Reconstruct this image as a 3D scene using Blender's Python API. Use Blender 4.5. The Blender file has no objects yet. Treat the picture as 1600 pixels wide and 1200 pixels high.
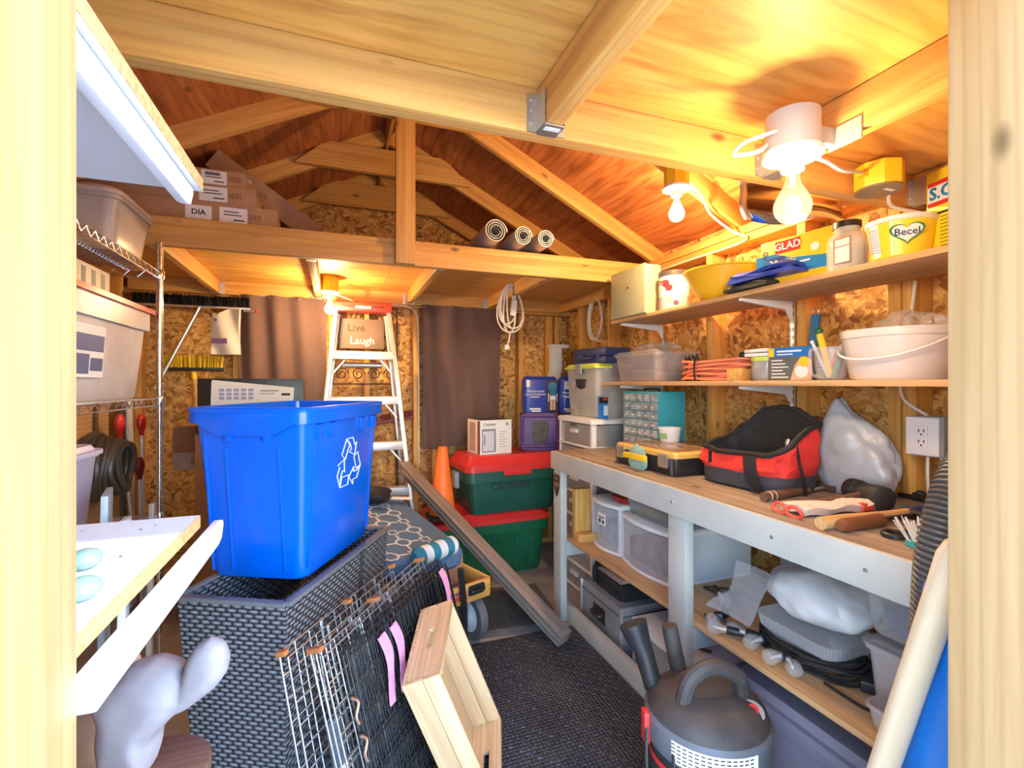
import bpy, bmesh, math, random
from mathutils import Vector, Matrix
R = math.radians
SC = bpy.context.scene
COL = SC.collection
random.seed(11)

# ------------------------------------------------------------------ camera, sky, sun, exposure
EYE = Vector((0.0, 0.0, 1.30)); YAW = R(20.11); FPX = 751.0
_cd = bpy.data.cameras.new('camera'); CAMO = bpy.data.objects.new('camera', _cd); COL.objects.link(CAMO)
_cd.sensor_fit = 'HORIZONTAL'; _cd.sensor_width = 36.0; _cd.lens = FPX / 1600.0 * 36.0
_cd.clip_start = 0.01; _cd.clip_end = 200
CAMO.location = EYE; CAMO.rotation_euler = (R(90), 0, -YAW)
SC.camera = CAMO
_w = bpy.data.worlds.new('sky'); SC.world = _w; _w.use_nodes = True
_nt = _w.node_tree; _bg = _nt.nodes['Background']
_sky = _nt.nodes.new('ShaderNodeTexSky'); _sky.sky_type = 'NISHITA'; _sky.sun_disc = False
_sky.sun_elevation = R(45); _sky.sun_rotation = R(122); _sky.air_density = 1.0; _sky.dust_density = 0.0
_nt.links.new(_sky.outputs[0], _bg.inputs[0]); _bg.inputs[1].default_value = 1.2
_sl = bpy.data.lights.new('sun', 'SUN'); SUN = bpy.data.objects.new('sun', _sl); COL.objects.link(SUN)
_sl.energy = 1.3; _sl.angle = R(0.6); _sl.color = (1.0, 0.93, 0.82)
_sdir = Vector((-math.sin(R(58)) * math.cos(R(45)), math.cos(R(58)) * math.cos(R(45)), -math.sin(R(45))))
SUN.rotation_euler = _sdir.to_track_quat('-Z', 'Y').to_euler(); SUN.location = (6, -8, 8)
SC.view_settings.view_transform = 'Standard'; SC.view_settings.look = 'None'
SC.view_settings.gamma = 1.0; SC.view_settings.use_curve_mapping = False
SC.view_settings.exposure = 1.2
BULB_W = 15.5

def at(px, py, X=None, Y=None, Z=None, d=None):
    """point of the place seen at a pixel of the 1600x1200 frame, on the given plane"""
    s, c = math.sin(YAW), math.cos(YAW); a = (px - 800) / FPX; b = (600 - py) / FPX
    v = Vector((s + a * c, c - a * s, b))
    if d is None:
        d = X / v.x if X is not None else Y / v.y if Y is not None else (Z - EYE.z) / v.z
    return EYE + v * d

# ------------------------------------------------------------------ materials
MATS = {}
def _new(name):
    m = bpy.data.materials.new(name); m.use_nodes = True; nt = m.node_tree
    return m, nt, nt.nodes['Principled BSDF']
def ramp(nt, fac, cols):
    r = nt.nodes.new('ShaderNodeValToRGB'); e = r.color_ramp.elements
    while len(e) < len(cols): e.new(0.5)
    for i, (p, c) in enumerate(cols):
        e[i].position = p; e[i].color = (*c, 1)
    nt.links.new(fac, r.inputs[0]); return r.outputs[0]
def coords(nt, scale=(1, 1, 1), kind='Object', rot=(0, 0, 0), rnd=0.0):
    tc = nt.nodes.new('ShaderNodeTexCoord'); mp = nt.nodes.new('ShaderNodeMapping')
    mp.inputs['Scale'].default_value = scale; mp.inputs['Rotation'].default_value = rot
    nt.links.new(tc.outputs[kind], mp.inputs[0])
    if rnd:
        oi = nt.nodes.new('ShaderNodeObjectInfo'); mu = nt.nodes.new('ShaderNodeMath'); mu.operation = 'MULTIPLY'
        mu.inputs[1].default_value = rnd; nt.links.new(oi.outputs['Random'], mu.inputs[0])
        cb = nt.nodes.new('ShaderNodeCombineXYZ')
        for k in range(3): nt.links.new(mu.outputs[0], cb.inputs[k])
        nt.links.new(cb.outputs[0], mp.inputs['Location'])
    return mp.outputs[0]
def noise(nt, vec, scale, detail=4, rough=0.55, dist=0.0):
    n = nt.nodes.new('ShaderNodeTexNoise'); n.inputs['Scale'].default_value = scale
    n.inputs['Detail'].default_value = detail; n.inputs['Roughness'].default_value = rough
    n.inputs['Distortion'].default_value = dist
    nt.links.new(vec, n.inputs['Vector']); return n.outputs[0]
def bump(nt, b, h, strength, dist=0.002):
    n = nt.nodes.new('ShaderNodeBump'); n.inputs['Strength'].default_value = strength; n.inputs['Distance'].default_value = dist
    nt.links.new(h, n.inputs['Height']); nt.links.new(n.outputs[0], b.inputs['Normal'])
def mix(nt, fac, a, b, mode='MIX'):
    n = nt.nodes.new('ShaderNodeMix'); n.data_type = 'RGBA'; n.blend_type = mode
    for sock, v in ((n.inputs[0], fac), (n.inputs[6], a), (n.inputs[7], b)):
        if isinstance(v, (int, float)): sock.default_value = v
        elif isinstance(v, tuple): sock.default_value = (*v, 1)
        else: nt.links.new(v, sock)
    return n.outputs[2]
def plain(name, col, rough=0.5, metal=0.0, var=0.12, alpha=1.0, scale=8.0, bmp=0.0, emit=0.0, spec=None, sheen=0.0, trans=0.0):
    if name in MATS: return MATS[name]
    m, nt, b = _new(name)
    b.inputs['Roughness'].default_value = rough; b.inputs['Metallic'].default_value = metal
    v = coords(nt, rnd=3.0); n = noise(nt, v, scale)
    lo = tuple(max(0, c * (1 - var)) for c in col); hi = tuple(min(1, c * (1 + var)) for c in col)
    nt.links.new(ramp(nt, n, [(0.3, lo), (0.7, hi)]), b.inputs['Base Color'])
    if alpha < 1: b.inputs['Alpha'].default_value = alpha
    if bmp: bump(nt, b, noise(nt, v, scale * 6), bmp)
    if emit:
        b.inputs['Emission Color'].default_value = (*col, 1); b.inputs['Emission Strength'].default_value = emit
    if spec is not None: b.inputs['Specular IOR Level'].default_value = spec
    if sheen: b.inputs['Sheen Weight'].default_value = sheen
    if trans: b.inputs['Transmission Weight'].default_value = trans
    MATS[name] = m; return m
def wood(name, cols, stretch=14.0, scale=3.0, rough=0.55, knots=True):
    """lumber: the grain runs along the local X axis of the piece"""
    m, nt, b = _new(name); b.inputs['Roughness'].default_value = rough
    v = coords(nt, (0.7, stretch, stretch), rnd=17.0)
    n = noise(nt, v, scale, 5, 0.55, 0.5)
    wv = nt.nodes.new('ShaderNodeTexWave'); wv.inputs['Scale'].default_value = 1.3; wv.inputs['Distortion'].default_value = 7.0
    wv.bands_direction = 'Y'; wv.inputs['Detail'].default_value = 2; wv.inputs['Detail Scale'].default_value = 0.6
    nt.links.new(v, wv.inputs['Vector'])
    base = ramp(nt, n, [(0.25, cols[0]), (0.5, cols[1]), (0.75, cols[2])])
    c = mix(nt, ramp(nt, wv.outputs[0], [(0.0, (0.0,) * 3), (0.75, (0.05,) * 3), (1.0, (0.55,) * 3)]), base, cols[0])
    if knots:
        vo = nt.nodes.new('ShaderNodeTexVoronoi'); vo.inputs['Scale'].default_value = 4.2
        nt.links.new(coords(nt, (1, 2.2, 2.2), rnd=9.0), vo.inputs['Vector'])
        k = ramp(nt, vo.outputs['Distance'], [(0.05, (1,) * 3), (0.13, (0,) * 3)])
        c = mix(nt, k, c, tuple(x * 0.42 for x in cols[0]))
    nt.links.new(c, b.inputs['Base Color']); bump(nt, b, n, 0.15)
    MATS[name] = m; return m
def plywood(name, cols, rot=0.0):
    m, nt, b = _new(name); b.inputs['Roughness'].default_value = 0.5
    v = coords(nt, (1.0, 5.5, 5.5), rot=(0, 0, rot), rnd=5.0)
    n0 = noise(nt, v, 2.2, 3, 0.5, 1.6)
    wv = nt.nodes.new('ShaderNodeTexWave'); wv.inputs['Scale'].default_value = 1.6; wv.inputs['Distortion'].default_value = 9.0
    wv.inputs['Detail'].default_value = 2.0; wv.inputs['Detail Scale'].default_value = 1.2; wv.bands_direction = 'Y'
    nt.links.new(v, wv.inputs['Vector'])
    base = ramp(nt, n0, [(0.3, cols[0]), (0.5, cols[1]), (0.72, cols[2])])
    c = mix(nt, ramp(nt, wv.outputs[0], [(0.6, (0.0,) * 3), (0.95, (0.38,) * 3)]), base, cols[0])
    vo = nt.nodes.new('ShaderNodeTexVoronoi'); vo.inputs['Scale'].default_value = 3.1
    nt.links.new(coords(nt, (1, 1.6, 1.6), rnd=3.0), vo.inputs['Vector'])
    c = mix(nt, ramp(nt, vo.outputs['Distance'], [(0.03, (0.8,) * 3), (0.09, (0,) * 3)]), c, tuple(x * 0.4 for x in cols[0]))
    nt.links.new(c, b.inputs['Base Color']); MATS[name] = m; return m
def osb(name):
    """strand board: flakes laid in three directions, each flake its own shade"""
    m, nt, b = _new(name); b.inputs['Roughness'].default_value = 0.7
    cols = []
    tc = nt.nodes.new('ShaderNodeTexCoord'); sp0 = nt.nodes.new('ShaderNodeSeparateXYZ'); nt.links.new(tc.outputs['Object'], sp0.inputs[0])
    ad0 = nt.nodes.new('ShaderNodeMath'); ad0.operation = 'ADD'; nt.links.new(sp0.outputs[0], ad0.inputs[0]); nt.links.new(sp0.outputs[1], ad0.inputs[1])
    cb = nt.nodes.new('ShaderNodeCombineXYZ'); nt.links.new(ad0.outputs[0], cb.inputs[0]); nt.links.new(sp0.outputs[2], cb.inputs[1])
    for k, (ang, sx, sy) in enumerate(((0.25, 62, 21), (1.25, 58, 24), (2.2, 66, 20))):
        mp = nt.nodes.new('ShaderNodeMapping'); mp.vector_type = 'POINT'; mp.inputs['Rotation'].default_value = (0, 0, ang); mp.inputs['Location'].default_value = (k * 3.1, k, 0)
        nt.links.new(cb.outputs[0], mp.inputs[0])
        m2 = nt.nodes.new('ShaderNodeMapping'); m2.inputs['Scale'].default_value = (sx, sy, 1); nt.links.new(mp.outputs[0], m2.inputs[0])
        vo = nt.nodes.new('ShaderNodeTexVoronoi'); vo.voronoi_dimensions = '2D'; vo.inputs['Scale'].default_value = 1.0; vo.inputs['Randomness'].default_value = 1.0
        nt.links.new(m2.outputs[0], vo.inputs['Vector'])
        sp = nt.nodes.new('ShaderNodeSeparateColor'); nt.links.new(vo.outputs['Color'], sp.inputs[0])
        cols.append((ramp(nt, sp.outputs[0], [(0.0, (0.25, 0.095, 0.02)), (0.25, (0.52, 0.245, 0.062)), (0.6, (0.67, 0.355, 0.10)), (1.0, (0.83, 0.52, 0.18))]), sp.outputs[1], m2.outputs[0]))
    n1 = noise(nt, cb.outputs[0], 13, 3); n2 = noise(nt, cb.outputs[0], 19, 3)
    c = mix(nt, ramp(nt, n1, [(0.47, (0,) * 3), (0.50, (1,) * 3)]), cols[0][0], cols[1][0])
    c = mix(nt, ramp(nt, n2, [(0.54, (0,) * 3), (0.57, (1,) * 3)]), c, cols[2][0])
    fine = noise(nt, cols[0][2], 2.2, 4, 0.7)
    c = mix(nt, 0.45, c, ramp(nt, fine, [(0.3, (0.45,) * 3), (0.62, (1.0,) * 3)]), 'MULTIPLY')
    nt.links.new(c, b.inputs['Base Color']); bump(nt, b, fine, 0.25)
    MATS[name] = m; return m
PINE = wood('pine_lumber', [(0.52, 0.235, 0.055), (0.70, 0.365, 0.090), (0.78, 0.45, 0.135)])
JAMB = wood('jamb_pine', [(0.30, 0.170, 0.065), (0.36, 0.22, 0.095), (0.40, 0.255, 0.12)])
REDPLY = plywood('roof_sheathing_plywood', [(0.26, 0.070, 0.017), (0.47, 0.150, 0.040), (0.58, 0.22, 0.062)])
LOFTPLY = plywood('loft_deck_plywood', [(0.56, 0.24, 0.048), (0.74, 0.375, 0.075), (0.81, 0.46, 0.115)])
OSB = osb('oriented_strand_board')
SHELFPLY = wood('shelf_plywood', [(0.42, 0.22, 0.09), (0.62, 0.38, 0.17), (0.70, 0.46, 0.23)], knots=False)
BENCHTOP = wood('worn_bench_plywood', [(0.17, 0.12, 0.085), (0.33, 0.25, 0.18), (0.46, 0.365, 0.275)], stretch=5)
CRATEW = wood('crate_pine', [(0.50, 0.31, 0.15), (0.68, 0.47, 0.26), (0.76, 0.56, 0.34)])
POLEW = wood('ash_pole', [(0.55, 0.41, 0.25), (0.66, 0.53, 0.35), (0.72, 0.60, 0.43)], knots=False)
HANDLEW = wood('handle_hickory', [(0.48, 0.27, 0.10), (0.64, 0.40, 0.17), (0.70, 0.47, 0.22)], knots=False)
DARKW = wood('dark_handle_wood', [(0.09, 0.045, 0.025), (0.16, 0.08, 0.045), (0.22, 0.12, 0.07)], knots=False)
GREYPAINT = plain('grey_bench_paint', (0.50, 0.52, 0.48), 0.55, var=0.10, scale=5, bmp=0.1)
STEEL = plain('galvanised_steel', (0.62, 0.62, 0.60), 0.35, 0.9, 0.12, scale=30)
CHROME = plain('chrome', (0.78, 0.78, 0.80), 0.16, 1.0, 0.03)
ALU = plain('aluminium', (0.76, 0.77, 0.78), 0.32, 0.75, 0.05, scale=20)
WHITE = plain('white_plastic', (0.80, 0.81, 0.82), 0.35, var=0.03)
OFFWHITE = plain('offwhite_plastic', (0.74, 0.70, 0.62), 0.4, var=0.04)
MELA = plain('white_melamine', (0.70, 0.72, 0.74), 0.3, var=0.02)
CHIP = plain('raw_chipboard', (0.44, 0.27, 0.11), 0.8, var=0.35, scale=160)
BLACK = plain('black_plastic', (0.018, 0.018, 0.02), 0.4, var=0.3)
BLACKFAB = plain('black_nylon', (0.016, 0.016, 0.018), 0.75, var=0.4, scale=40, bmp=0.2)
RUBBER = plain('black_rubber', (0.025, 0.025, 0.026), 0.65, var=0.3)
GREY = plain('grey_plastic', (0.30, 0.31, 0.33), 0.45, var=0.08)
DGREY = plain('dark_grey_plastic', (0.09, 0.095, 0.10), 0.5, var=0.15)
RED = plain('red_plastic', (0.62, 0.035, 0.035), 0.35, var=0.08)
REDFAB = plain('red_canvas', (0.66, 0.035, 0.025), 0.75, var=0.15, scale=30, bmp=0.2)
BLUE = plain('recycling_blue', (0.0, 0.108, 0.68), 0.20, var=0.05)
BLUE2 = plain('blue_plastic', (0.01, 0.17, 0.60), 0.35, var=0.08)
NAVY = plain('navy_plastic', (0.035, 0.055, 0.17), 0.4, var=0.12)
GREENT = plain('dark_green_plastic', (0.010, 0.085, 0.062), 0.4, var=0.10)
GREENT2 = plain('bottle_green_plastic', (0.008, 0.115, 0.055), 0.38, var=0.10)
ORANGE = plain('cone_orange', (0.95, 0.19, 0.03), 0.45, var=0.06)
YELLOW = plain('yellow_plastic', (0.90, 0.55, 0.02), 0.4, var=0.05)
TEAL = plain('teal_metal', (0.045, 0.36, 0.42), 0.45, var=0.08)
PURPLE = plain('purple_plastic', (0.10, 0.045, 0.19), 0.5, var=0.15)
LIME = plain('lime_plastic', (0.58, 0.70, 0.09), 0.4, var=0.05)
PINK = plain('pink_nylon', (0.78, 0.33, 0.55), 0.7, var=0.08)
CARD = plain('cardboard', (0.42, 0.24, 0.125), 0.8, var=0.10, scale=14)
CARD2 = plain('dull_cardboard', (0.34, 0.19, 0.10), 0.8, var=0.12, scale=14)
PAPER = plain('white_paper', (0.80, 0.79, 0.76), 0.7, var=0.03)
INK = plain('black_ink', (0.02, 0.02, 0.022), 0.7, var=0.0)
CLEAR = plain('clear_plastic', (0.78, 0.80, 0.82), 0.2, var=0.05, alpha=0.20)
CLOUDY = plain('cloudy_plastic', (0.72, 0.68, 0.66), 0.3, var=0.05, alpha=0.42)
LAV = plain('lavender_plastic', (0.58, 0.56, 0.74), 0.35, var=0.05, alpha=0.85)
GLASS = plain('clear_glass', (0.80, 0.79, 0.76), 0.06, var=0.0, alpha=0.24, spec=1.0)
CORDW = plain('white_cable', (0.72, 0.68, 0.60), 0.5, var=0.04)
CORDK = plain('black_cable', (0.022, 0.02, 0.02), 0.5, var=0.2)
CORDO = plain('orange_cable', (0.85, 0.26, 0.14), 0.5, var=0.06)
CURT = plain('brown_curtain_cloth', (0.135, 0.076, 0.066), 0.85, var=0.10, scale=60, sheen=0.2)
FELT = plain('bubble_wrap_foil', (0.62, 0.62, 0.62), 0.35, 0.6, 0.25, scale=60, bmp=0.6)
BEIGE = plain('beige_box_plastic', (0.56, 0.52, 0.42), 0.5, var=0.04)
SAGE = plain('pale_green_enamel', (0.42, 0.42, 0.24), 0.4, var=0.06)
FLOORM = plain('worn_floor_plywood', (0.36, 0.33, 0.30), 0.75, var=0.25, scale=5)
PEG = None
def pegboard():
    m, nt, b = _new('pegboard'); b.inputs['Roughness'].default_value = 0.7
    vo = nt.nodes.new('ShaderNodeTexVoronoi'); vo.inputs['Scale'].default_value = 1.0; vo.inputs['Randomness'].default_value = 0.0
    nt.links.new(coords(nt, (0.0, 40, 40)), vo.inputs['Vector'])
    nt.links.new(ramp(nt, vo.outputs['Distance'], [(0.13, (0.09, 0.05, 0.025)), (0.17, (0.50, 0.30, 0.15))]), b.inputs['Base Color'])
    return m
PEG = pegboard()
def diamond():
    m, nt, b = _new('black_tread_plate_rubber'); b.inputs['Roughness'].default_value = 0.42
    ck = nt.nodes.new('ShaderNodeTexWave'); ck.inputs['Scale'].default_value = 14; ck.inputs['Distortion'].default_value = 0
    ck2 = nt.nodes.new('ShaderNodeTexWave'); ck2.inputs['Scale'].default_value = 14
    nt.links.new(coords(nt, rot=(0, 0, R(45))), ck.inputs['Vector']); nt.links.new(coords(nt, rot=(0, 0, R(-45))), ck2.inputs['Vector'])
    h = mix(nt, 1.0, ck.outputs[0], ck2.outputs[0], 'DIFFERENCE')
    n = noise(nt, coords(nt), 5)
    nt.links.new(ramp(nt, n, [(0.3, (0.034, 0.038, 0.050)), (0.7, (0.062, 0.068, 0.085))]), b.inputs['Base Color'])
    bump(nt, b, h, 1.0, 0.006); return m
TREAD = diamond()
def weave(name, lo, hi, cw, rh):
    """flat-strand basket weave: every row a run of bulging strands, shifted by half from row to row"""
    m, nt, b = _new(name); b.inputs['Roughness'].default_value = 0.28
    tc = nt.nodes.new('ShaderNodeTexCoord'); sp = nt.nodes.new('ShaderNodeSeparateXYZ'); nt.links.new(tc.outputs['UV'], sp.inputs[0])
    def mth(op, a, v=None):
        n = nt.nodes.new('ShaderNodeMath'); n.operation = op
        for k, x in enumerate((a, v)):
            if x is None: continue
            if isinstance(x, (int, float)): n.inputs[k].default_value = x
            else: nt.links.new(x, n.inputs[k])
        return n.outputs[0]
    vr = mth('DIVIDE', sp.outputs[1], rh); row = mth('FLOOR', vr)
    uo = mth('ADD', mth('DIVIDE', sp.outputs[0], cw), mth('MULTIPLY', row, 0.5))
    hu = mth('ABSOLUTE', mth('SINE', mth('MULTIPLY', uo, math.pi))); hv = mth('ABSOLUTE', mth('SINE', mth('MULTIPLY', vr, math.pi)))
    h = mth('MULTIPLY', mth('POWER', hu, 0.6), mth('POWER', hv, 0.5))
    nt.links.new(ramp(nt, h, [(0.15, (0.006, 0.006, 0.008)), (0.6, lo), (1.0, hi)]), b.inputs['Base Color'])  # pale highlights on the strand crowns painted into the colour; gaps near black
    bump(nt, b, h, 1.0, 0.006); return m
WICKER = weave('dark_wicker', (0.11, 0.114, 0.13), (0.24, 0.25, 0.275), 0.032, 0.0125)

# ------------------------------------------------------------------ mesh helpers
class MB:
    def __init__(s): s.v = []; s.f = []; s.m = []; s.uv = None
    def add(s, vs, fs, M=None, mi=0):
        o = len(s.v)
        for p in vs:
            p = Vector(p); s.v.append(M @ p if M is not None else p)
        for f in fs: s.f.append([i + o for i in f]); s.m.append(mi)
        return s
    def box(s, x0, x1, y0, y1, z0, z1, M=None, mi=0):
        return s.add([(x0, y0, z0), (x1, y0, z0), (x1, y1, z0), (x0, y1, z0), (x0, y0, z1), (x1, y0, z1), (x1, y1, z1), (x0, y1, z1)],
                     [(3, 2, 1, 0), (4, 5, 6, 7), (0, 1, 5, 4), (1, 2, 6, 5), (2, 3, 7, 6), (3, 0, 4, 7)], M, mi)
    def loft(s, rings, caps=(True, True), M=None, mi=0, closed=True):
        n = len(rings[0]); vs = [p for r in rings for p in r]; fs = []
        for k in range(len(rings) - 1):
            for i in range(n if closed else n - 1):
                j = (i + 1) % n; fs.append((k * n + i, k * n + j, (k + 1) * n + j, (k + 1) * n + i))
        if caps[0]: fs.append(tuple(range(n - 1, -1, -1)))
        if caps[1]: fs.append(tuple((len(rings) - 1) * n + i for i in range(n)))
        return s.add(vs, fs, M, mi)
    def lathe(s, prof, n=24, M=None, mi=0, caps=(True, True)):
        return s.loft([[(r * math.cos(2 * math.pi * i / n), r * math.sin(2 * math.pi * i / n), z) for i in range(n)] for r, z in prof], caps, M, mi)
    def prism(s, poly, z0, z1, M=None, mi=0):
        return s.loft([[(x, y, z0) for x, y in poly], [(x, y, z1) for x, y in poly]], (True, True), M, mi)
    def tube(s, path, r, n=8, closed=False, mi=0, caps=True):
        P = [Vector(p) for p in path]; rs = r if isinstance(r, (list, tuple)) else [r] * len(P)
        rings = []; up = None
        for i, p in enumerate(P):
            if closed: t = P[(i + 1) % len(P)] - P[i - 1]
            else: t = P[min(i + 1, len(P) - 1)] - P[max(i - 1, 0)]
            if t.length < 1e-9: t = Vector((0, 0, 1))
            t.normalize()
            if up is None: up = Vector((0, 0, 1)) if abs(t.z) < 0.9 else Vector((1, 0, 0))
            a = up - t * up.dot(t)
            if a.length < 1e-6: a = t.orthogonal()
            a.normalize(); b = t.cross(a); up = a
            rings.append([p + (a * math.cos(2 * math.pi * k / n) + b * math.sin(2 * math.pi * k / n)) * rs[i] for k in range(n)])
        if closed: rings.append(rings[0]); caps = False
        return s.loft(rings, (caps, caps), None, mi)
    def ball(s, c, r, n=12, m=8, sc=(1, 1, 1), mi=0, M=None):
        c = Vector(c); rings = []
        for j in range(1, m):
            th = math.pi * j / m
            rings.append([(c.x + r * sc[0] * math.sin(th) * math.cos(2 * math.pi * i / n), c.y + r * sc[1] * math.sin(th) * math.sin(2 * math.pi * i / n), c.z - r * sc[2] * math.cos(th)) for i in range(n)])
        return s.loft(rings, (True, True), M, mi)
    def sheet(s, fn, nu, nv, th=0.002, mi=0):
        """a closed sheet of thickness th over fn(u,v)->Vector"""
        P = [[Vector(fn(i / nu, j / nv)) for j in range(nv + 1)] for i in range(nu + 1)]
        top = []; bot = []
        for i in range(nu + 1):
            for j in range(nv + 1):
                du = P[min(i + 1, nu)][j] - P[max(i - 1, 0)][j]; dv = P[i][min(j + 1, nv)] - P[i][max(j - 1, 0)]
                nn = du.cross(dv); nn = nn.normalized() if nn.length > 1e-12 else Vector((0, 0, 1))
                top.append(P[i][j] + nn * th / 2); bot.append(P[i][j] - nn * th / 2)
        K = (nu + 1) * (nv + 1); W = nv + 1; fs = []
        for i in range(nu):
            for j in range(nv):
                a = i * W + j; fs.append((a, a + W, a + W + 1, a + 1)); fs.append((K + a, K + a + 1, K + a + W + 1, K + a + W))
        for i in range(nu):
            a = i * W; fs.append((a, K + a, K + a + W, a + W)); a = i * W + nv; fs.append((a, a + W, K + a + W, K + a))
        for j in range(nv):
            fs.append((j, j + 1, K + j + 1, K + j)); a = nu * W + j; fs.append((a, K + a, K + a + 1, a + 1))
        return s.add(top + bot, fs, None, mi)
    def build(s, name, mats, parent=None, M=None, bevel=0.0, smooth=True, ang=35, label=None):
        me = bpy.data.meshes.new(name); me.from_pydata([tuple(p) for p in s.v], [], s.f)
        mats = mats if isinstance(mats, (list, tuple)) else [mats]
        for m in mats: me.materials.append(m)
        me.polygons.foreach_set('material_index', s.m); me.update()
        bm = bmesh.new(); bm.from_mesh(me)
        bmesh.ops.recalc_face_normals(bm, faces=bm.faces)
        if bevel:
            ed = [e for e in bm.edges if len(e.link_faces) == 2 and e.calc_face_angle(0) > R(40)]
            bmesh.ops.bevel(bm, geom=ed, offset=bevel, segments=2, affect='EDGES', profile=0.6, clamp_overlap=True)
        bm.to_mesh(me); bm.free()
        if smooth: me.shade_smooth(); me.set_sharp_from_angle(angle=R(ang))
        o = bpy.data.objects.new(name, me); COL.objects.link(o)
        if M is not None: o.matrix_basis = M
        if parent is not None: o.parent = parent
        if label: o['label'] = label
        return o
def tag(o, label, cat, group=None, kind=None):
    o['label'] = label; o['category'] = cat
    if group: o['group'] = group
    if kind: o['kind'] = kind
    return o
def thing(name, label, cat, loc=(0, 0, 0), rz=0.0, group=None, M=None):
    o = bpy.data.objects.new(name, None); o.empty_display_size = 0.05; COL.objects.link(o)
    o.matrix_basis = M if M is not None else Matrix.Translation(Vector(loc)) @ Matrix.Rotation(rz, 4, 'Z')
    return tag(o, label, cat, group)
def struct(name, loc=(0, 0, 0)):
    o = bpy.data.objects.new(name, None); COL.objects.link(o); o.location = loc; o['kind'] = 'structure'; return o
def basis(o, x, y, z):
    M = Matrix((Vector(x), Vector(y), Vector(z))).transposed().to_4x4(); M.translation = Vector(o); return M
FX = lambda p: basis(p, (0, -1, 0), (0, 0, 1), (-1, 0, 0))      # a face looking towards -X
FY = lambda p: basis(p, (1, 0, 0), (0, 0, 1), (0, -1, 0))       # a face looking towards -Y
FZ = lambda p, a=0.0: Matrix.Translation(Vector(p)) @ Matrix.Rotation(a, 4, 'Z')
def T(x, y, z): return Matrix.Translation((x, y, z))
def lumber(name, p0, p1, w, h, mat, parent=None, up=(0, 0, 1), bevel=0.003):
    """a stick from p0 to p1 (its centre line); w across, h along up"""
    p0, p1 = Vector(p0), Vector(p1); x = (p1 - p0); L = x.length; x.normalize()
    z = Vector(up) - x * Vector(up).dot(x); z.normalize(); y = z.cross(x)
    return MB().box(0, L, -w / 2, w / 2, -h / 2, h / 2).build(name, mat, parent, basis(p0, x, y, z), bevel=bevel)
def text(name, s, size, mat, parent, M, bold=0.0, align='CENTER', ex=0.0004, shear=0.0, sx=1.0):
    c = bpy.data.curves.new(name, 'FONT'); c.body = s; c.size = size; c.extrude = ex; c.align_x = align; c.align_y = 'CENTER'
    c.offset = bold; c.shear = shear; c.resolution_u = 2; c.materials.append(mat)
    o = bpy.data.objects.new(name, c); COL.objects.link(o); o.parent = parent
    o.matrix_basis = M @ Matrix.Diagonal((sx, 1, 1, 1)); TEXTS.append(o); return o
TEXTS = []
def texts_to_mesh():
    dg = bpy.context.evaluated_depsgraph_get(); new = []
    for o in TEXTS:
        me = bpy.data.meshes.new_from_object(o.evaluated_get(dg)); me.name = o.name; new.append((o, me, o.name.split('.')[0], o.parent, o.matrix_basis.copy()))
    for o, me, nm, par, M in new:
        bpy.data.objects.remove(o)
        n = bpy.data.objects.new(nm, me); COL.objects.link(n); n.parent = par; n.matrix_basis = M; n['kind'] = 'stuff'
def plate(name, w, h, mat, parent, M, th=0.0006):
    return MB().box(-w / 2, w / 2, -h / 2, h / 2, 0, th).build(name, mat, parent, M, smooth=False)
def plates(name, rects, mat, parent, M, th=0.0006):
    b = MB()
    for x0, x1, y0, y1 in rects: b.box(x0, x1, y0, y1, 0, th)
    o = b.build(name, mat, parent, M, smooth=False); o['kind'] = 'stuff'; return o
def rr(w, d, r, z, n=4, cx=0.0, cy=0.0):
    r = min(r, w / 2 - 1e-4, d / 2 - 1e-4); out = []
    for k, (sx, sy) in enumerate(((1, 1), (-1, 1), (-1, -1), (1, -1))):
        for i in range(n + 1):
            a = math.pi / 2 * (k + i / n)
            out.append((cx + sx * (w / 2 - r) + r * math.cos(a), cy + sy * (d / 2 - r) + r * math.sin(a), z))
    return out
def tub(w, d, h, tp=0.88, r=0.03, wall=0.004, lip=0.012, liph=0.018, z0=0.0):
    """an open rounded container, w x d at the rim, narrower at the foot"""
    b = MB(); q = lambda k: 1 - (1 - tp) * (1 - k)
    R0 = [rr(w * q(0) - 0.012, d * q(0) - 0.012, r, z0), rr(w * q(0), d * q(0), r, z0 + 0.008)]
    R0 += [rr(w * q(k), d * q(k), r, z0 + h * k) for k in (0.33, 0.66)]
    kl = 1 - liph / h
    if lip: R0 += [rr(w * q(kl), d * q(kl), r, z0 + h - liph), rr(w + 2 * lip, d + 2 * lip, r + lip, z0 + h - liph), rr(w + 2 * lip, d + 2 * lip, r + lip, z0 + h)]
    else: R0 += [rr(w, d, r, z0 + h)]
    I = [rr(w - 2 * wall, d - 2 * wall, r, z0 + h), rr(w * q(0) - 2 * wall, d * q(0) - 2 * wall, r, z0 + wall)]
    return b.loft(R0 + I, (True, True))
def lid(w, d, h, r=0.03, crown=0.6, z0=0.0):
    return MB().loft([rr(w, d, r, z0), rr(w, d, r, z0 + h * 0.45), rr(w * 0.94, d * 0.92, r, z0 + h * 0.5), rr(w * 0.90, d * 0.86, r, z0 + h)])
def arc(c, r, a0, a1, n, plane='XZ'):
    out = []
    for i in range(n + 1):
        a = a0 + (a1 - a0) * i / n; u, v = r * math.cos(a), r * math.sin(a)
        c_ = Vector(c); out.append(c_ + {'XZ': Vector((u, 0, v)), 'XY': Vector((u, v, 0)), 'YZ': Vector((0, u, v))}[plane])
    return out
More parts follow.
